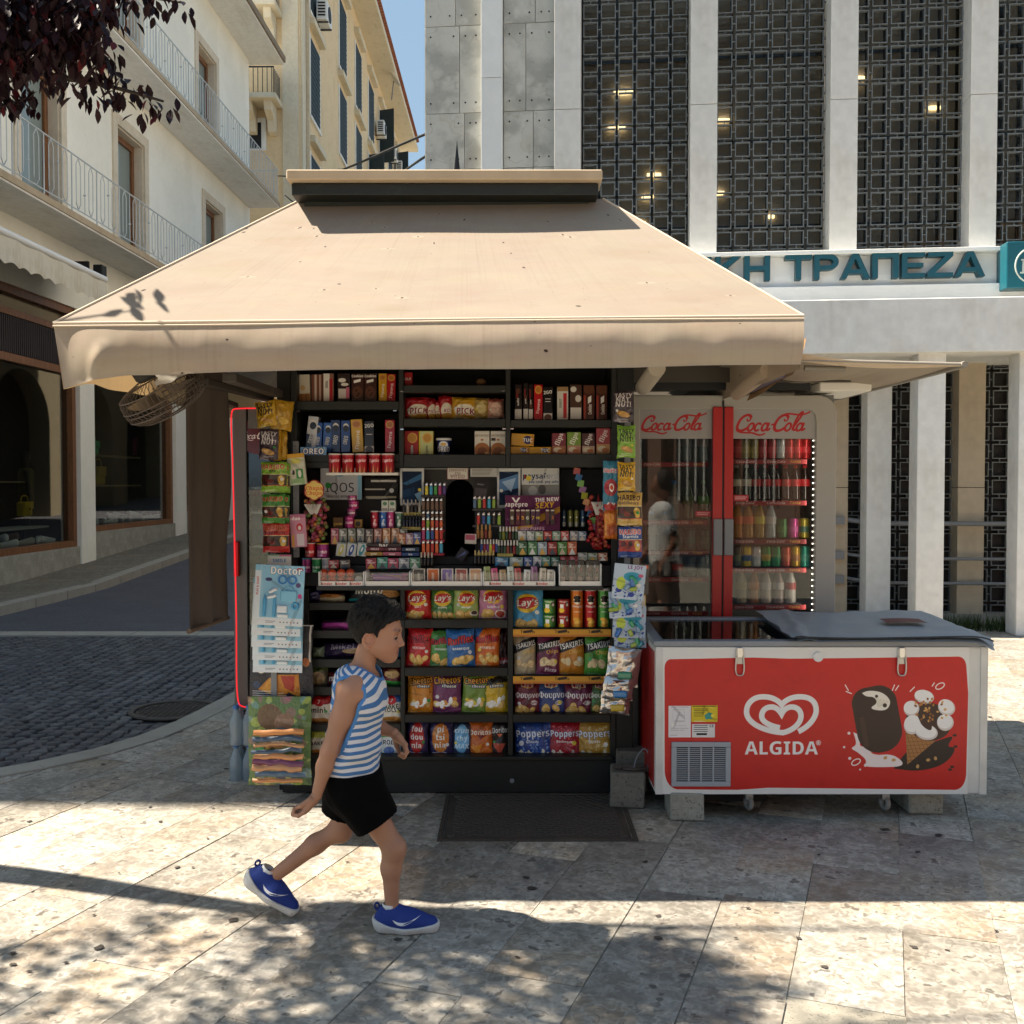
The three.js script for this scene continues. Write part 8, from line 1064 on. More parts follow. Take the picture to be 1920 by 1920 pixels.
  for (const [side, a, b] of [['L', 1198, 1332], ['R', 1372, 1518]]) for (const py of rows[side]) { B(a, b, py, py + 2, zf, zf - 0.42, 'wire_shelf', M(0x9a9a98, 0.5)); const R = print(200, 14, pack({ b: py > 1000 && py < 1060 && side === 'L' ? '#7a2026' : '#a32a30', t: [['Coca-Cola', 0.2, 0.5, 0.05, '#e8d8d4', { skew: -0.2 }], ['Coca-Cola', 0.6, 0.5, 0.05, '#e8d8d4', { skew: -0.2 }], ['Fanta', 0.85, 0.5, 0.05, '#e8b84a']] }, 4), 'shelfstrip' + (py > 1000 && py < 1060)); part('shelf_strip', remap(boxGeo(X(b) - X(a), 0.026, 0.006), R), finish(R.a, 'card'), F).position.set((X(a) + X(b)) / 2, Y(py + 7), zf + 0.006); }
  const O = ['first', 'second', 'third', 'fourth', 'fifth', 'sixth', 'seventh', 'eighth', 'ninth', 'tenth'], Z = zf - 0.06;
  const line = (a, b, py, list, where, s = 1) => list.forEach(([k, c, l2, n], i) => { const px = lerp(a, b, (i + 0.5) / list.length); drink(k, c, `${n}, ${O[i]} from left on ${where} double fridge shelf`, V(X(px) * (-Z / D), Y(py) , Z), s, l2); });
  const rc = ['can', 0xa01a1c, 0xb8242a, 'red can'], gc = ['can', 0x8a7a3a, 0xa08a3a, 'golden can'], sc = ['can', 0xb8b8b8, 0xc8c8c8, 'silver can'], ck = ['bottle', 0x1c0f0c, 0xa81a20, 'dark cola bottle with a red label'], gb = ['bottle', 0x22301c, 0xc4bcae, 'dark green bottle with a pale label'];
  line(1372, 1518, 860, [rc, gc, gc, rc, rc, sc, rc, rc, rc], 'top right', 0.98); line(1372, 1518, 938, [gb, gb, ck, ck, ck, ck, ck, ck], 'second right', 0.9);
  line(1372, 1518, 1011, [['bottle', 0xb8782a, 0xd86a2a, 'orange juice bottle'], ['bottle', 0xa8762a, 0xd8602a, 'amber juice bottle'], ['bottle', 0x9a7a2a, 0xc8b83a, 'yellow juice bottle'], ['water', 0x9aa4a4, 0xb8b8b4, 'clear bottle'], ['can', 0x2a6a3a, 0x3a7a3a, 'green can'], ['can', 0xa83a7a, 0xb84a8a, 'pink can'], ['can', 0x8a7a2a, 0x2a4a3a, 'olive can']], 'third right', 0.95);
  line(1372, 1518, 1066, [['can', 0x4a4a44, 0x6a6a3a, 'dark can'], ['can', 0xb8a02a, 0x3a5a8a, 'yellow can'], sc, ['can', 0x1f7a3a, 0xb8982a, 'green can with a gold band'], ['can', 0x1f7a4a, 0x2a8a5a, 'bright green can'], ['can', 0xa84a3a, 0xb85a3a, 'orange red can'], ['can', 0xa8822a, 0x8a5a2a, 'ochre can'], ['can', 0x1f6a5a, 0x2a6a5a, 'teal can']], 'fourth right'); line(1380, 1495, 1135, [['bottle', 0xa89a7a, 0xb8a87a, 'milky bottle'], ['bottle', 0xa8662a, 0xc8762a, 'peach bottle'], ['bottle', 0xb8a89a, 0xc8c0b8, 'pale carton like bottle'], ['bottle', 0xa08a84, 0xc4bcb4, 'rosy bottle'], ['bottle', 0xb8b0a8, 0xa83a3a, 'white bottle with a red label']], 'lowest right', 0.9);
  line(1250, 1332, 975, [['water', 0x6a7472, 0x8a8a88, 'clear water bottle'], ['bottle', 0x3a4a2a, 0x4a5a2a, 'green bottle'], ['bottle', 0x3a4a2a, 0x5a8a3a, 'green bottle with a bright label']], 'second left'); line(1210, 1332, 1033, [['water', 0x6a7476, 0x8a8a88, 'clear bottle'], ['water', 0x6a7476, 0x6a7a9a, 'clear bottle with a blue label'], ['can', 0x2a3a34, 0x3a4a44, 'dark can'], ['can', 0x4a5a54, 0x3a6a5a, 'grey green can'], ['can', 0x2a4a3a, 0x3a5a4a, 'dark green can']], 'third left'); line(1210, 1332, 1084, [['can', 0x7a8a94, 0x8a9aa4, 'pale blue can'], ['can', 0x8a8a8a, 0x9a9a9a, 'grey can'], ['can', 0x6a6a72, 0xb83a3a, 'grey can with a red band'], ['can', 0x4a4a52, 0x6a6a72, 'dark grey can'], ['can', 0x8a8a84, 0x9a9a94, 'light grey can']], 'fourth left'); line(1270, 1332, 865, [['water', 0x5a6462, 0x6a6a68, 'clear tall bottle'], ['water', 0x5a6462, 0x7a6a68, 'clear tall bottle with a rosy label']], 'top left');
}
{ // slim fridge at the left, outlined by a red neon tube
  const D = 5.56, X = (px) => KX(px, D), Y = (py) => KY(py, D), F = thing('slim_fridge', 'slim glass door drinks fridge outlined in red neon at the left flank', 'fridge', V(0, 0, 0)), fm = M(0x55534f, 0.45), x0 = X(434), x1 = X(548), y1 = Y(764), y0 = Y(1332), dep = 0.55;
  part('cabinet', [bx(0.04, y1 - 0.02, dep, x0 + 0.02, y1 / 2, -D - dep / 2 - 0.03), bx(0.03, y1 - 0.02, dep, x1 - 0.02, y1 / 2, -D - dep / 2 - 0.03), bx(x1 - x0 - 0.08, 0.06, dep, (x0 + x1) / 2, y1 - 0.04, -D - dep / 2 - 0.03), bx(x1 - x0 - 0.08, y0 + 0.1, dep, (x0 + x1) / 2, y0 / 2, -D - dep / 2 - 0.03), bx(x1 - x0 - 0.08, y1, 0.03, (x0 + x1) / 2, y1 / 2, -D - dep)], fm, F);
  part('door_frame', [bx(0.075, y1 - y0, 0.04, x0 + 0.05, (y0 + y1) / 2, -D - 0.005, 0.006), bx(0.03, y1 - y0, 0.04, x1 - 0.02, (y0 + y1) / 2, -D - 0.005, 0.006), bx(x1 - x0 - 0.13, 0.11, 0.04, (x0 + x1) / 2 + 0.03, y1 - 0.06, -D - 0.005, 0.006), bx(x1 - x0 - 0.13, 0.06, 0.04, (x0 + x1) / 2 + 0.03, y0 + 0.03, -D - 0.005)], fm, F);
  part('glass_door', bx(x1 - x0 - 0.13, y1 - y0 - 0.17, 0.005, (x0 + x1) / 2 + 0.03, (y0 + y1) / 2 - 0.03, -D), mats.shopGlass, F);
  const neon = new THREE.MeshStandardMaterial({ color: 0xd03038, emissive: 0xff2430, emissiveIntensity: 0.35 }), P = (px, py) => at(px, py, 5.50);
  part('neon_tube', tube([P(520, 766), P(450, 766), P(437, 768), P(434, 778), P(436, 860), P(439, 980), P(443, 1150), P(446, 1310), P(450, 1322), P(462, 1326), P(500, 1328)], 0.0036, 160, 8), neon, F);
  const R = print(150, 150, (c, w) => { c.fillStyle = '#5a0f14'; c.fillRect(-2, -2, w + 4, w + 4); script(c, w * 0.40, w * 0.48, w * 0.76, '#e8e0dc'); }), dg = new THREE.CircleGeometry(0.098, 36); part('round_emblem', remap(dg, R), finish(R.a, 'gloss'), F).position.set(X(484), Y(818), -D + 0.006);
  part('handle', [bx(0.03, 0.19, 0.035, X(446), Y(1047), -D + 0.035, 0.008)], mats.red, F);
  for (const py of [915, 962, 1026, 1090]) part('shelf', bx(x1 - x0 - 0.1, 0.012, 0.4, (x0 + x1) / 2, Y(py), -D - 0.26), mats.steel, F);
  const names = ['upper', 'middle', 'lower', 'lowest']; [[960, 0x2a2622, 0xa81a20], [1024, 0x7a9ab8, 0x8aa0b4], [1088, 0x5a7a4a, 0x8a9a5a], [1160, 0x4a6a3a, 0xb8a83a]].forEach(([py, c, l], i) => [0, 1].forEach((k) => drink(i === 1 ? 'water' : 'bottle', c, `${['left', 'right'][k]} hand bottle on the ${names[i]} shelf of the slim neon fridge`, V(X(468 + k * 20), Y(py) + 0.006, -D - 0.12), 0.95, l)));
}
// ================================================================ FIGURES: smooth bodies from joined tapered limbs
const cap = (a, b, r1, r2, zs = 1) => (x, y, z) => { const dx = b[0] - a[0], dy = b[1] - a[1], dz = (b[2] - a[2]) * zs, px = x - a[0], py = y - a[1], pz = (z - a[2]) * zs, t = clamp((px * dx + py * dy + pz * dz) / (dx * dx + dy * dy + dz * dz + 1e-9)); return Math.hypot(px - dx * t, py - dy * t, pz - dz * t) - (r1 + (r2 - r1) * t); };
const elip = (c, r) => (x, y, z) => { const a = (x - c[0]) / r[0], b = (y - c[1]) / r[1], d = (z - c[2]) / r[2], k = Math.hypot(a, b, d); return (k - 1) * Math.min(r[0], r[1], r[2]); };
const smin = (a, b, k) => { const h = Math.max(k - Math.abs(a - b), 0) / k; return Math.min(a, b) - h * h * k * 0.25; };
const join = (k, ...fs) => (x, y, z) => { let d = fs[0](x, y, z); for (let i = 1; i < fs.length; i++) d = smin(d, fs[i](x, y, z), k); return d; };
function skinOf(f, lo, hi, h) { // surface nets over a signed distance
  const n = [0, 1, 2].map((k) => Math.ceil((hi[k] - lo[k]) / h) + 1), [nx, ny, nz] = n, g = new Float32Array(nx * ny * nz), id = (i, j, k) => i + nx * (j + ny * k);
  for (let k = 0; k < nz; k++) for (let j = 0; j < ny; j++) for (let i = 0; i < nx; i++) g[id(i, j, k)] = f(lo[0] + i * h, lo[1] + j * h, lo[2] + k * h);
  const vi = new Int32Array(nx * ny * nz).fill(-1), pos = [], nor = [], ix = [];
  for (let k = 0; k + 1 < nz; k++) for (let j = 0; j + 1 < ny; j++) for (let i = 0; i + 1 < nx; i++) {
    let s = [0, 0, 0], c = 0; const v = (a, b, d) => g[id(i + a, j + b, k + d)];
    for (let e = 0; e < 12; e++) { const ax = e >> 2, q = e & 3, o = [0, 0, 0]; o[(ax + 1) % 3] = q & 1; o[(ax + 2) % 3] = q >> 1; const p = [...o]; p[ax] = 1; const a = v(...o), b = v(...p); if ((a < 0) !== (b < 0)) { const t = a / (a - b); for (let m = 0; m < 3; m++) s[m] += m === ax ? t : o[m]; c++; } }
    if (!c) continue; const P = [lo[0] + (i + s[0] / c) * h, lo[1] + (j + s[1] / c) * h, lo[2] + (k + s[2] / c) * h], e = h * 0.5;
    const N = V(f(P[0] + e, P[1], P[2]) - f(P[0] - e, P[1], P[2]), f(P[0], P[1] + e, P[2]) - f(P[0], P[1] - e, P[2]), f(P[0], P[1], P[2] + e) - f(P[0], P[1], P[2] - e)).normalize();
    vi[id(i, j, k)] = pos.length / 3; pos.push(...P); nor.push(N.x, N.y, N.z);
  }
  const st = [1, nx, nx * ny];
  for (let k = 1; k + 1 < nz; k++) for (let j = 1; j + 1 < ny; j++) for (let i = 1; i + 1 < nx; i++) { const o = id(i, j, k); for (let ax = 0; ax < 3; ax++) { const a = g[o], b = g[o + st[ax]]; if ((a < 0) === (b < 0)) continue; const u = st[(ax + 1) % 3], w = st[(ax + 2) % 3], q = [vi[o], vi[o - u], vi[o - u - w], vi[o - w]]; if (a >= 0) q.reverse(); ix.push(q[0], q[1], q[2], q[0], q[2], q[3]); } }
  const G = new THREE.BufferGeometry(); G.setAttribute('position', new THREE.Float32BufferAttribute(pos, 3)); G.setAttribute('normal', new THREE.Float32BufferAttribute(nor, 3)); G.setAttribute('uv', new THREE.Float32BufferAttribute(new Float32Array(pos.length / 3 * 2), 2)); G.setIndex(ix); return G;
}
const tint = (g, fn) => { const p = g.attributes.position, c = new Float32Array(p.count * 3); for (let i = 0; i < p.count; i++) c.set(fn(p.getX(i), p.getY(i), p.getZ(i)), i * 3); g.setAttribute('color', new THREE.BufferAttribute(c, 3)); return g; };
const turned = (g, m) => g.applyMatrix4(m);
{
  const S = 521.7, J = (px, py, z = 0) => [(px - 690) / S, (1741 - py) / S, z], o = at(690, 1741, 3.68);
  const boy = thing('person', 'boy in a blue and white striped sleeveless shirt walking right past the kiosk', 'person', V(o.x, 0, -3.68));
  const skin = MP(0xffffff, 0.55, { vertexColors: true, sheen: 0.15 }), base = [0.37, 0.185, 0.11];
  // ---- joints
  const nh = J(668, 1466, 0.052), fh = J(660, 1466, -0.052), nk = J(743, 1586, 0.06), na = J(739, 1706, 0.055), fk = J(634, 1570, -0.06), fa = J(494, 1671, -0.055);
  const ns = J(664, 1291, 0.115), ne = J(632, 1390, 0.15), nw = J(608, 1474, 0.14), fs = J(676, 1291, -0.115), fe = J(683, 1378, -0.15), fw = J(733, 1392, -0.115);
  const lerp3 = (a, b, t) => [0, 1, 2].map((k) => lerp(a[k], b[k], t)), off = (a, x, y, z = 0) => [a[0] + x, a[1] + y, a[2] + z];
  const trunk = (q) => join(0.05, cap(J(674, 1292), J(662, 1400), 0.081, 0.076, 0.66), cap(J(662, 1400), J(661, 1470), 0.076, 0.083, 0.68), cap(J(674, 1280, -q), J(670, 1280, q), 0.046, 0.046), elip(J(684, 1312), [0.068, 0.07, 0.10])), torso = trunk(0.085), torsoS = trunk(0.060);
  const arm = (s, e, w) => join(0.02, cap(s, lerp3(s, e, 0.45), 0.040, 0.033), cap(lerp3(s, e, 0.45), e, 0.033, 0.0265), cap(e, lerp3(e, w, 0.35), 0.027, 0.028), cap(lerp3(e, w, 0.35), w, 0.028, 0.019, 1.15)), nArm = arm(ns, ne, nw), fArm = arm(fs, fe, fw);
  const leg = (h, k, a) => { const m = lerp3(k, a, 0.32); return join(0.025, cap(h, k, 0.066, 0.037), cap(off(k, 0.006, 0.004, 0), off(k, 0.003, -0.02, 0), 0.035, 0.033), cap(k, off(m, -0.008, 0.004), 0.034, 0.0335), cap(off(m, -0.008, 0.004), a, 0.0335, 0.0225), cap(a, off(a, 0.025, -0.05), 0.024, 0.023)); }, nLeg = leg(nh, nk, na), fLeg = leg(fh, fk, fa);
  const H = J(710, 1181), Hm = new THREE.Matrix4().makeTranslation(...H).multiply(new THREE.Matrix4().makeRotationY(-0.10)).multiply(new THREE.Matrix4().makeRotationZ(-0.12)).multiply(new THREE.Matrix4().makeScale(0.985, 0.985, 0.985));
  const neck = cap(J(674, 1280), J(694, 1213), 0.043, 0.039);
  const body = join(0.022, torso, neck, nArm, fArm, nLeg, fLeg);
  // ---- head, in its own frame facing +x
  const crn = elip([-0.012, 0.018, 0], [0.088, 0.090, 0.074]), face = join(0.035, crn, elip([0.034, -0.028, 0], [0.052, 0.072, 0.058]));
  const parts_ = [cap([-0.004, -0.056, 0.045], [0.050, -0.090, 0.012], 0.020, 0.017), cap([-0.004, -0.056, -0.045], [0.050, -0.090, -0.012], 0.020, 0.017), elip([0.060, -0.093, 0], [0.018, 0.015, 0.02]), elip([0.045, -0.052, 0.036], [0.028, 0.026, 0.023]), elip([0.045, -0.052, -0.036], [0.028, 0.026, 0.023])];
  const headF0 = join(0.028, face, ...parts_), fine = [cap([0.081, -0.008, 0], [0.0985, -0.041, 0], 0.005, 0.0085), elip([0.088, -0.047, 0.010], [0.009, 0.0065, 0.0065]), elip([0.088, -0.047, -0.010], [0.009, 0.0065, 0.0065]), elip([0.077, -0.067, 0], [0.0095, 0.005, 0.017]), elip([0.074, -0.0765, 0], [0.009, 0.0052, 0.015]), elip([0.078, 0.008, 0.028], [0.008, 0.006, 0.024]), elip([0.078, 0.008, -0.028], [0.008, 0.006, 0.024])];
  const headF = (x, y, z) => { let d = headF0(x, y, z); const eye = Math.min(elip([0.088, -0.013, 0.031], [0.016, 0.012, 0.018])(x, y, z), elip([0.088, -0.013, -0.031], [0.016, 0.012, 0.018])(x, y, z)); d = -smin(-d, eye + 0.002, 0.012); for (const f of fine) d = smin(d, f(x, y, z), 0.009); const m = Math.hypot(x - 0.0855, (y + 0.0718) * 1.6) - 0.0032; if (Math.abs(z) < 0.02) d = -smin(-d, m, 0.003);
    for (const s of [-1, 1]) { const ex = x + 0.012, ey = y + 0.028, ez = z - s * (0.074 - ex * 0.15), ring = Math.hypot(Math.hypot(ex / 0.8, ey) - 0.021, ez) - 0.0055, bowl = elip([0.002, 0, -s * 0.004], [0.017, 0.022, 0.006])(ex, ey, ez), lobe = elip([0.006, -0.024, -s * 0.003], [0.007, 0.008, 0.005])(ex, ey, ez); d = smin(d, Math.min(ring, bowl, lobe), 0.006); } return d; };
  const lip = (x, y, z) => Math.abs(z) < 0.021 && x > 0.066 && y < -0.0625 && y > -0.082;
  const head = tint(skinOf(headF, [-0.12, -0.14, -0.105], [0.125, 0.13, 0.105], 0.0034), (x, y, z) => { const az = Math.abs(z); if (lip(x, y, z)) return [0.36, 0.13, 0.10]; if (x > 0.07 && y > 0.006 + (az - 0.03) * -0.15 && y < 0.0115 + (az - 0.03) * -0.25 && az > 0.014 && az < 0.046) return [0.07, 0.04, 0.028]; const ck = Math.exp(-Math.pow((y + 0.048) / 0.02, 2) - Math.pow((az - 0.042) / 0.02, 2)) * (x > 0.02 ? 1 : 0), ear = az > 0.072 ? 0.5 : 0; return [base[0] * (1.03 + 0.06 * ear), base[1] * (1 - 0.10 * ck - 0.12 * ear), base[2] * (1 - 0.10 * ck - 0.12 * ear)]; });
  turned(head, Hm);
  // ---- hands: palm and five separate fingers each
  const hand = (w, dir, curl, side) => { // w wrist, dir down the palm, curl towards the fingertips, side across the palm
    const D = V(...dir).normalize(), C = V(...curl).normalize(), Q = V(...side).normalize(), W = V(...w), at3 = (a, b, c) => W.clone().addScaledVector(D, a * 1.14).addScaledVector(C, b * 1.1).addScaledVector(Q, c * 1.1).toArray();
    const palm = join(0.012, cap(w, at3(0.02, 0.002, 0), 0.019, 0.018), cap(at3(0.02, 0, -0.014), at3(0.052, 0.002, -0.019), 0.0125, 0.011), cap(at3(0.02, 0, 0.012), at3(0.050, 0.002, 0.017), 0.0125, 0.011), cap(at3(0.022, 0.001, 0), at3(0.054, 0.002, 0), 0.0125, 0.0115));
    const fg = [-0.0235, -0.008, 0.0075, 0.022].map((q, i) => { const l = [0.86, 1, 0.95, 0.75][i]; return join(0.003, cap(at3(0.052, 0.002, q), at3(0.052 + 0.022 * l, 0.012 + i * 0.001, q), 0.0082, 0.0076), cap(at3(0.052 + 0.022 * l, 0.012 + i * 0.001, q), at3(0.058 + 0.019 * l, 0.031 * l + 0.003, q), 0.0075, 0.0066), cap(at3(0.058 + 0.019 * l, 0.031 * l + 0.003, q), at3(0.050 + 0.010 * l, 0.040 * l, q), 0.0065, 0.0056)); });
    const th = join(0.004, cap(at3(0.012, 0.008, -0.018), at3(0.036, 0.022, -0.026), 0.0105, 0.009), cap(at3(0.036, 0.022, -0.026), at3(0.056, 0.034, -0.016), 0.0085, 0.0066)); const all = (x, y, z) => { let d = palm(x, y, z); for (const f of fg) d = smin(d, f(x, y, z), 0.0025); return smin(d, th(x, y, z), 0.005); };
    const c = at3(0.04, 0.012, 0), e = 0.075; return skinOf(all, [c[0] - e, c[1] - e, c[2] - e], [c[0] + e, c[1] + e, c[2] + e], 0.003); };
  const hN = hand(nw, [-0.55, -0.83, -0.05], [-0.9, 0.25, -0.25], [0.15, 0.05, -0.98]), hF = hand(fw, [0.72, -0.68, 0.1], [-0.6, -0.72, 0.3], [0.2, 0.2, 0.95]);
  const bodyG = skinOf(body, J(480, 1745, -0.26), [0.2, 1.08, 0.26], 0.0085), flesh = (g) => tint(g, (x, y, z) => { const m = 1 + 0.05 * wob(x * 30, y * 30 + z * 20, 4) - (Math.abs(x - nk[0]) < 0.05 && Math.abs(y - nk[1]) < 0.04 ? 0.08 : 0); return [base[0] * m, base[1] * m * 0.99, base[2] * m * 0.98]; });
  const bod = part('body', mergeGeometries([flesh(bodyG), head, flesh(hN), flesh(hF)]), skin, boy);
  // eyes
  for (const s of [-1, 1]) { const e = new THREE.Group(); e.name = 'eye'; boy.add(e); e.applyMatrix4(Hm); const q = part('eyeball', new THREE.SphereGeometry(0.0115, 14, 10).translate(0.0715, -0.0135, s * 0.030), M(0x9a9188, 0.25), e); part('iris', new THREE.SphereGeometry(0.0078, 12, 8).translate(0.0765, -0.0155, s * 0.0325), M(0x1d110c, 0.15), e); part('eyelid', new THREE.SphereGeometry(0.0124, 14, 8, 0, 6.2832, 0, 1.42).rotateZ(-0.42).translate(0.0712, -0.0135, s * 0.030), MP(new THREE.Color().setRGB(...base), 0.55), e); part('lash', new THREE.TorusGeometry(0.0118, 0.0012, 4, 12, 2.2).rotateX(Math.PI / 2).rotateY(1.1).rotateZ(-0.42).translate(0.0717, -0.0128, s * 0.030), M(0x120b08, 0.6), e); }
  // hair
  const line = [[-0.11, -0.075], [-0.07, -0.082], [-0.045, -0.055], [-0.03, -0.01], [0.008, -0.002], [0.018, -0.022], [0.028, 0.012], [0.05, 0.035], [0.075, 0.050], [0.12, 0.05]], yl = (x) => { for (let i = 0; i + 1 < line.length; i++) if (x < line[i + 1][0]) return lerp(line[i][1], line[i + 1][1], clamp((x - line[i][0]) / (line[i + 1][0] - line[i][0]))); return 0.05; };
  const hairF = (x, y, z) => { const t = sstep(-0.06, 0.075, y), n = 0.0022 * wob(x * 60, y * 40 + z * 30, 3) + 0.0022 * wob(x * 40 + y * 30, z * 260, 5) + 0.0018 * wob(x * 220 - y * 120, z * 90, 6); return Math.max(headF0(x, y, z) - (0.0025 + 0.0125 * t + 0.006 * sstep(0.03, 0.09, x) * t + n * (0.3 + 1.3 * t)), yl(x + 0.004 * wob(z * 120, y * 60, 7)) - y + 0.004 * wob(x * 200, z * 200, 8)); };
  part('hair', turned(metric(skinOf(hairF, [-0.14, -0.11, -0.12], [0.14, 0.155, 0.12], 0.0034)), Hm), MP(0x100b08, 0.62, { specularIntensity: 0.6, bumpMap: T.strand, bumpScale: 0.006 }), boy);
  // ---- clothes
  const wr = (x, y, z) => 0.004 * wob(y * 26, x * 14 + z * 9, 3) + 0.003 * wob(x * 30 + y * 22, z * 24, 6);
  const armHole = (x, y, z) => Math.min(cap(ns, off(ne, 0, 0.02), 0.053, 0.043)(x, y, z), cap(fs, off(fe, 0, 0.02), 0.053, 0.043)(x, y, z)), hem = (x, y) => 0.545 + 0.02 * (x + 0.05) - y, neckCut = (x, y, z) => -Math.min(cap(J(684, 1272), J(704, 1190), 0.062, 0.068)(x, y, z), 9), loose = (x, y) => 0.009 + 0.007 * sstep(0.75, 0.56, y);
  const shirtF = (x, y, z) => Math.max(torsoS(x, y, z) - loose(x, y) - 1.6 * wr(x, y, z), hem(x, y), neckCut(x, y, z), -armHole(x, y, z));
  const sg = skinOf(shirtF, [-0.22, 0.50, -0.21], [0.15, 1.0, 0.21], 0.0055), uv = sg.attributes.uv, sp = sg.attributes.position; for (let i = 0; i < uv.count; i++) { const x = sp.getX(i), y = sp.getY(i), z = sp.getZ(i), up = sstep(0.78, 0.95, y); uv.setXY(i, z * 4, (y + 0.004 * wob(x * 16, z * 16 + y * 6, 2) - 0.02 * (x + 0.03) * (1 - up) - up * 0.85 * Math.abs(x + 0.035)) / 0.0248); }
  // sort the faces near the openings into the plain blue trim
  { const ix = sg.index.array, A = [], B = []; for (let i = 0; i < ix.length; i += 3) { let x = 0, y = 0, z = 0; for (let k = 0; k < 3; k++) { x += sp.getX(ix[i + k]) / 3; y += sp.getY(ix[i + k]) / 3; z += sp.getZ(ix[i + k]) / 3; } const t = Math.min(armHole(x, y, z), -neckCut(x, y, z)) < 0.013 || hem(x, y) > -0.013; (t ? B : A).push(ix[i], ix[i + 1], ix[i + 2]); }
    const g2 = sg.clone(); sg.setIndex(A); g2.setIndex(B);
    const stripe = tex(128, 1, (u, v) => { const w = v + 0.02 * Math.sin(u * 6.28 * 3), d = 0.04 * (fbm(u, v, 40, 2, 3) - 0.5); return (w % 1) < 0.5 ? [0.93 + d, 0.92 + d, 0.92 + d] : [0.30 + d, 0.50 + d, 0.72 + d]; }), knit = { bumpMap: T.weave, bumpScale: 0.0004 };
    const s = part('shirt', sg, M(0xe9e9e9, 0.9, { map: stripe, ...knit }), boy); part('trim', g2, M(0x4a80b8, 0.9), s); }
  const thighOut = (x, y, z) => { const d = smin(cap(nh, lerp3(nh, nk, 0.8), 0.094, 0.080, 0.92)(x, y, z), cap(fh, lerp3(fh, fk, 0.9), 0.094, 0.082, 0.92)(x, y, z), 0.016); return smin(d, cap(J(666, 1440), J(664, 1476), 0.094, 0.10, 0.74)(x, y, z), 0.035); };
  const cutLeg = (h, k, t) => { const d = V(k[0] - h[0], k[1] - h[1], k[2] - h[2]).normalize(), c = lerp3(h, k, t); return (x, y, z) => (x - c[0]) * d.x + (y - c[1]) * d.y + (z - c[2]) * d.z; }, cN = cutLeg(nh, nk, 0.60), cF = cutLeg(fh, fk, 0.72);
  const shortsF = (x, y, z) => { const a = Math.max(thighOut(x, y, z) - 0.004 - 1.2 * wr(x, y, z), y - 0.575), nearN = cap(nh, nk, 0.08, 0.08)(x, y, z) < cap(fh, fk, 0.08, 0.08)(x, y, z); return Math.max(a, nearN ? cN(x, y, z) : cF(x, y, z)); };
  part('shorts', skinOf(shortsF, [-0.24, 0.26, -0.20], [0.20, 0.60, 0.20], 0.0065), MP(0x050505, 1, { specularIntensity: 0.25 }), boy);
  // ---- trainers: heel at x = 0, toe at x = 0.235
  const shoe = join(0.03, cap([0.040, 0.038, 0], [0.12, 0.036, 0.004], 0.034, 0.033, 0.9), cap([0.12, 0.036, 0.004], [0.207, 0.026, 0], 0.033, 0.025, 0.78), cap([0.050, 0.045, 0], [0.056, 0.075, 0], 0.034, 0.031, 1.05), cap([0.085, 0.062, 0], [0.16, 0.040, 0], 0.024, 0.022)), soleF = (x, y, z) => Math.max(shoe(x, y * 0.8 + 0.006, z) - 0.007, y - 0.024 - 0.026 * sstep(0.09, 0.0, x) - 0.008 * sstep(0.16, 0.235, x), -y), upF = (x, y, z) => Math.max(shoe(x, y, z), -cap([0.058, 0.075, 0], [0.058, 0.14, 0], 0.026, 0.032)(x, y, z), 0.016 - y, y - 0.086 - 0.012 * sstep(0.05, 0.02, x) - 0.012 * sstep(0.07, 0.10, x));
  const upG = skinOf(upF, [-0.02, -0.01, -0.07], [0.26, 0.15, 0.07], 0.0045), soG = skinOf(soleF, [-0.025, -0.012, -0.07], [0.262, 0.09, 0.07], 0.0045), blue = M(0x18327c, 0.8, { bumpMap: T.weave, bumpScale: 0.0008 }), swG = (() => { const s = new THREE.Shape(); s.moveTo(0.075, 0.052); s.bezierCurveTo(0.09, 0.028, 0.11, 0.030, 0.172, 0.062); s.bezierCurveTo(0.12, 0.044, 0.095, 0.040, 0.075, 0.052); const g = new THREE.ExtrudeGeometry(s, { depth: 0.004, bevelEnabled: false, curveSegments: 10 }); return g; })();
  const wearShoe = (x, y, z, rz, label) => { const g = new THREE.Group(); g.name = 'shoe'; boy.add(g); g.position.set(x, y, z); g.rotation.z = rz; part('upper', upG, blue, g); part('sole', soG, M(0xc9c8c4, 0.6), g); const sw = part('side_mark', swG, M(0xdedede, 0.4), g); sw.position.set(0, 0, 0.0); { const q = swG.clone(), p = q.attributes.position; for (let i = 0; i < p.count; i++) { let zz = 0.07; while (zz > 0 && shoe(p.getX(i), p.getY(i), zz) > 0) zz -= 0.001; p.setZ(i, zz + (p.getZ(i) > 0.002 ? 0.003 : 0.0)); } q.computeVertexNormals(); sw.geometry = q; } part('heel_loop', new THREE.TorusGeometry(0.008, 0.0035, 5, 12).scale(1, 1.4, 1).translate(0.014, 0.086, 0), blue, g); part('sock', lathe([[0.026, 0.06], [0.0275, 0.094], [0.024, 0.096]], 14).translate(0.06, 0, 0), M(0xdcdcda, 0.9, { side: THREE.DoubleSide }), g); const lc = []; for (let i = 0; i < 4; i++) lc.push(tube([V(0.10 + i * 0.016, 0.074 - i * 0.006, -0.016), V(0.104 + i * 0.016, 0.084 - i * 0.0065, 0), V(0.10 + i * 0.016, 0.074 - i * 0.006, 0.016)], 0.0028, 8, 4)); part('lace', lc, M(0x2040a0, 0.8), g); };
  const hA = J(704, 1741); wearShoe(hA[0], 0.002, 0.057, 0.0); const hB = J(443, 1669, -0.055); wearShoe(hB[0], hB[1] - 0.0, hB[2], -0.60);
}
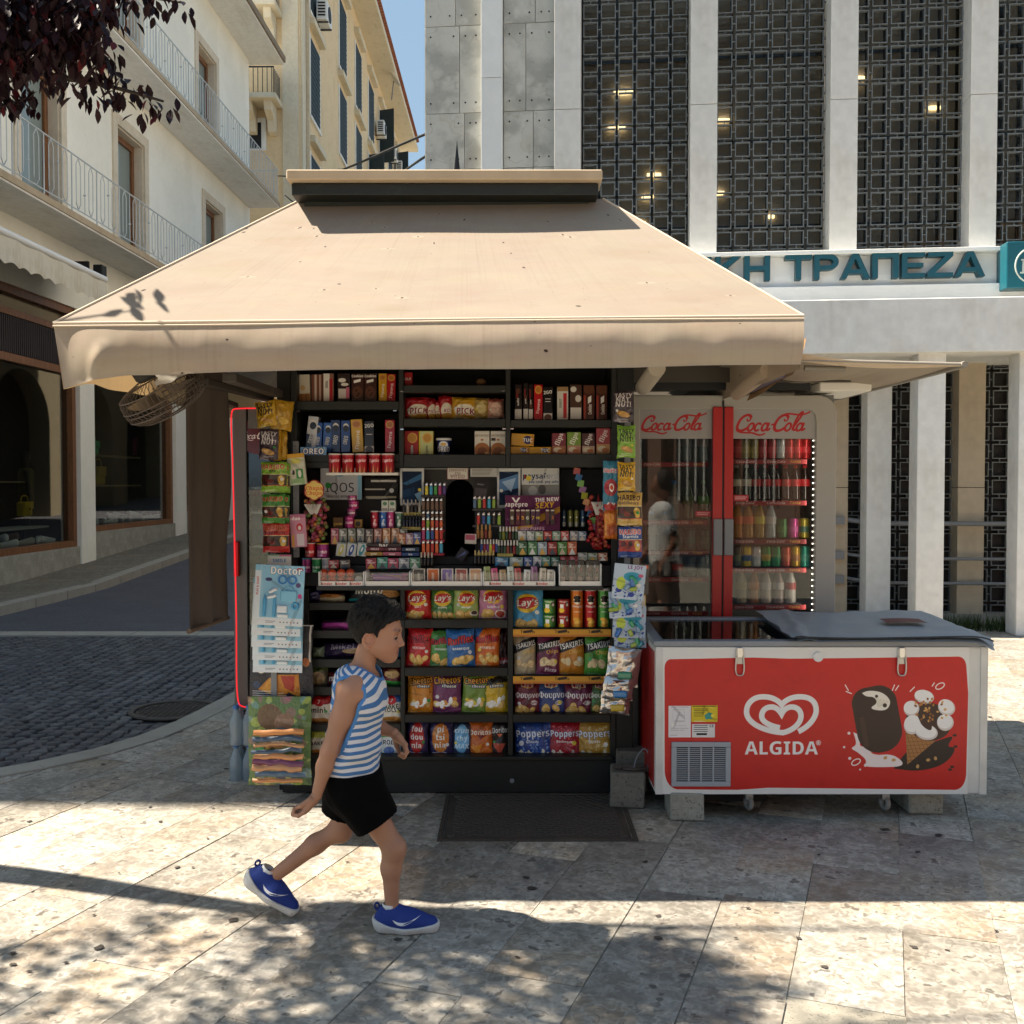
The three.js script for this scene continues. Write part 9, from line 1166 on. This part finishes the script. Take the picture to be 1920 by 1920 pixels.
{ // a passer-by beside the photographer, mirrored in the left fridge door
  const w = thing('person', 'woman in a white short sleeved shirt seen only mirrored in the left fridge door', 'person', V(1.38, 0, -1.75)), sk = M(0x8a5a42, 0.6);
  const limbs = join(0.02, cap([0, 1.38, 0], [0.01, 1.5, 0], 0.055, 0.05), elip([0.0, 1.585, 0], [0.095, 0.12, 0.078]), elip([-0.09, 1.56, 0], [0.025, 0.03, 0.02]), ...[-1, 1].flatMap((s) => [cap([0.01, 1.34, s * 0.19], [0.03 - s * 0.06, 1.08, s * 0.23], 0.047, 0.04), cap([0.03 - s * 0.06, 1.08, s * 0.23], [-0.1 - s * 0.08, 0.88, s * 0.2], 0.038, 0.026), ...[0, 1, 2, 3, 4].map((k) => cap([-0.1 - s * 0.08, 0.88, s * 0.2], [-0.13 - s * 0.08 - (k > 3 ? 0.03 : 0), 0.79 + k * 0.008, s * 0.2 + (k - 1.5) * 0.018], 0.018, 0.008)), cap([0, 0.5, s * 0.1], [-s * 0.14, 0.08, s * 0.09], 0.06, 0.04), cap([-s * 0.14, 0.05, s * 0.09], [-s * 0.14 - 0.14, 0.035, s * 0.09], 0.04, 0.032)]));
  part('body', skinOf(limbs, [-0.4, -0.02, -0.32], [0.25, 1.75, 0.32], 0.016), sk, w);
  part('shirt', skinOf(join(0.05, cap([0, 1.3, 0], [0.02, 0.92, 0], 0.125, 0.14, 0.75), cap([0, 1.36, -0.15], [0, 1.36, 0.15], 0.07, 0.07), cap([0.01, 1.34, 0.19], [-0.01, 1.2, 0.215], 0.065, 0.06), cap([0.01, 1.34, -0.19], [0.05, 1.2, -0.215], 0.065, 0.06)), [-0.3, 0.7, -0.35], [0.3, 1.5, 0.35], 0.018), M(0xe4e2de, 0.9), w);
  part('trousers', skinOf(join(0.04, cap([0.02, 0.86, 0.07], [-0.07, 0.4, 0.1], 0.12, 0.09), cap([0.02, 0.86, -0.07], [0.07, 0.4, -0.1], 0.12, 0.09)), [-0.3, 0.2, -0.3], [0.3, 1.05, 0.3], 0.02), M(0x5a4238, 0.9), w);
  part('hair', skinOf((x, y, z) => Math.max(elip([0.018, 1.61, 0], [0.105, 0.12, 0.09])(x, y, z), -(x + 0.055)), [-0.1, 1.45, -0.15], [0.2, 1.8, 0.15], 0.014), M(0x2a1a12, 0.7), w);
}
// ================================================================ THE PURPLE LEAVED TREE over the viewer's left
{
  const tree = thing('plum_tree', 'dark purple leaved plum tree whose boughs hang into the upper left corner', 'tree', V(-3.4, 0, -4.4)), bark = M(0x4a3f38, 0.9, { map: T.concrete }), r = rng(404), L = (p) => V(p.x + 3.4, p.y, p.z + 4.4);
  const wood = [], limb = (pts, r0, r1) => { const c = new THREE.CatmullRomCurve3(pts), n = 18; const g = new THREE.TubeGeometry(c, n, 1, 8), p = g.attributes.position; for (let i = 0; i <= n; i++) { const q = c.getPointAt(i / n), k = lerp(r0, r1, i / n); for (let j = 0; j <= 8; j++) { const id = i * 9 + j; p.setXYZ(id, q.x + (p.getX(id) - q.x) * k, q.y + (p.getY(id) - q.y) * k, q.z + (p.getZ(id) - q.z) * k); } } g.computeVertexNormals(); wood.push(g); };
  part('trunk', (limb([V(0, -0.05, 0), V(0.1, 1, 0.05), V(0.24, 2, 0.17), V(0.42, 2.9, 0.36), V(0.5, 3.4, 0.44)], 0.13, 0.045), wood.pop()), bark, tree);
  const W = (px, py, d) => L(at(px, py, d)), tips = [];
  const boughs = [[[-260, -60, 3.9], [-60, 90, 3.75], [90, 140, 3.65], [200, 160, 3.6], [306, 190, 3.55]], [[-260, -60, 3.9], [-40, 0, 3.6], [120, 10, 3.5], [230, -10, 3.45], [338, 4, 3.4]], [[-260, -60, 3.9], [-20, 40, 3.5], [100, 70, 3.45], [165, 95, 3.42], [205, 118, 3.4]], [[-260, -60, 3.9], [-80, 120, 3.8], [0, 150, 3.75], [40, 185, 3.7]], [[-260, -60, 3.9], [-90, -10, 3.4], [60, 30, 3.35], [150, 45, 3.3], [205, 62, 3.3]]].map((b) => b.map((q) => W(...q)));
  boughs.forEach((b) => { limb([V(0.5, 3.35, 0.32), ...b], 0.035, 0.004); const c = new THREE.CatmullRomCurve3(b); for (let i = 4; i < 26; i++) tips.push([c.getPoint(i / 26), 0.07]); });
  for (let i = 0; i < 9; i++) limb([V(0.5, 3.35, 0.32), V(0.4 + r() * 0.9, 3.7 + r() * 0.5, 0.3 + r()), V(0.4 + r() * 1.8, 4 + r() * 0.9, 0.2 + r() * 1.8)], 0.04, 0.008);
  // dense leafage seen in the corner
  for (let i = 0; i < 420; i++) { const px = -60 + r() * 250, py = -40 + r() * 150, hole = (px > 55 && px < 82 && py > 62 && py < 100) || (px > 95 && px < 118 && py > 95 && py < 128) || (px > 130 && py > 50) || (px > 190 - py * 0.6 && py > 20); if (!hole) tips.push([W(px, py, 3.2 + r() * 0.6), 0.05]); }
  // the rest of the crown, out of sight, that shades the paving: [x, d] patches of shade on the ground
  const poly = [[-2.3, 3.25], [-1.7, 3.5], [-1.1, 3.86], [-0.6, 3.78], [-0.2, 3.8], [0.1, 3.68], [0.55, 3.56], [0.95, 3.62], [1.0, 3.3], [1.2, 3.0], [1.3, 2.3], [-2.6, 2.3]];
  const inP = (x, y) => { let c = false; for (let i = 0, j = poly.length - 1; i < poly.length; j = i++) { const [a, b] = poly[i], [e, f] = poly[j]; if ((b > y) !== (f > y) && x < (e - a) * (y - b) / (f - b) + a) c = !c; } return c; };
  let tries = 0, made = 0; while (made < 640 && tries++ < 20000) {
    const x = -2.6 + r() * 3.9, d = 2.3 + r() * 1.6; if (!inP(x, d)) continue; const h = 2.95 + r() * 2.2, thin = (x < -0.9 && d < 3.45 ? 0.42 : 1) * (x > 0.5 ? 0.25 : 1) * (0.55 + 0.9 * pnoise(x * 2.2 + 50, d * 2.2 + 50, 512, 9)); if (r() > thin) continue;
    const p = V(x - 0.65 * h, h, -(d + 0.068 * h)), D = -p.z, px = 960 + p.x / D * 1920, py = 906 - (p.y - 1.6) / D * 1920; if (px > -70 && py > -70) continue; tips.push([L(p), 0.10]); made++;
  }
  // the sprig that shades the awning's left end
  const sp = at(270, 578, 4.12).addScaledVector(SUN, 1.35);
  const lg = (() => { const s = [[0, 0, 0], [0.011, 0.004, 0.018], [0.0155, 0.003, 0.036], [0.010, -0.002, 0.052], [0, -0.008, 0.068], [-0.010, -0.002, 0.052], [-0.0155, 0.003, 0.036], [-0.011, 0.004, 0.018], [0, -0.003, 0.03]], g = new THREE.BufferGeometry(); g.setAttribute('position', new THREE.Float32BufferAttribute(s.flat(), 3)); g.setIndex([8, 1, 0, 8, 2, 1, 8, 3, 2, 8, 4, 3, 8, 5, 4, 8, 6, 5, 8, 7, 6, 8, 0, 7]); g.computeVertexNormals(); return clean(g); })();
  const lm = MP(0xffffff, 0.5, { side: THREE.DoubleSide, transmission: 0.12, thickness: 0, specularIntensity: 0.3 }), leaves = []; const q = new THREE.Quaternion(), e = new THREE.Euler(), m4 = new THREE.Matrix4();
  const add = (p, s, rx, ry, rz) => leaves.push([m4.compose(p, q.setFromEuler(e.set(rx, ry, rz, 'YXZ')), V(s, s, s)).clone(), r()]);
  for (const [p, sp_] of tips) for (let k = 0; k < (sp_ > 0.08 ? 9 : 9); k++) add(p.clone().add(V((r() - 0.5) * sp_ * 2, (r() - 0.6) * sp_ * 1.6, (r() - 0.5) * sp_ * 2)), (sp_ > 0.08 ? 0.95 : 0.55) + r() * 0.35, 0.5 + r() * 0.9, r() * 6.3, (r() - 0.5) * 0.9);
  [[-0.01, -0.10, 0.3], [-0.06, -0.03, 2.2], [-0.075, 0.0, 5.2], [0.045, -0.035, 0.9], [0.06, -0.02, 2.8], [-0.02, 0.07, 3.3], [0.035, 0.06, 0.4], [0, 0, 4]].forEach(([x, z, a]) => add(L(sp.clone().add(V(x, x * 0.2, z))), 1.35, 0.25, a, -0.4));
  limb([V(0.5, 3.4, 0.32), L(sp).lerp(V(0.5, 3.4, 0.32), 0.4), L(sp)], 0.012, 0.002);
  part('bough', wood.map((g) => clean(g)), bark, tree);
  const im = sh(new THREE.InstancedMesh(lg, lm, leaves.length)), c = new THREE.Color(); leaves.forEach(([m, t], i) => { im.setMatrixAt(i, m); im.setColorAt(i, t < 0.05 ? c.setRGB(0.10, 0.012, 0.016) : c.setRGB(0.012 + 0.012 * t, 0.006, 0.009)); }); im.name = 'crown'; im.userData.kind = 'stuff'; tree.add(im);
}
renderer.render(scene, camera);
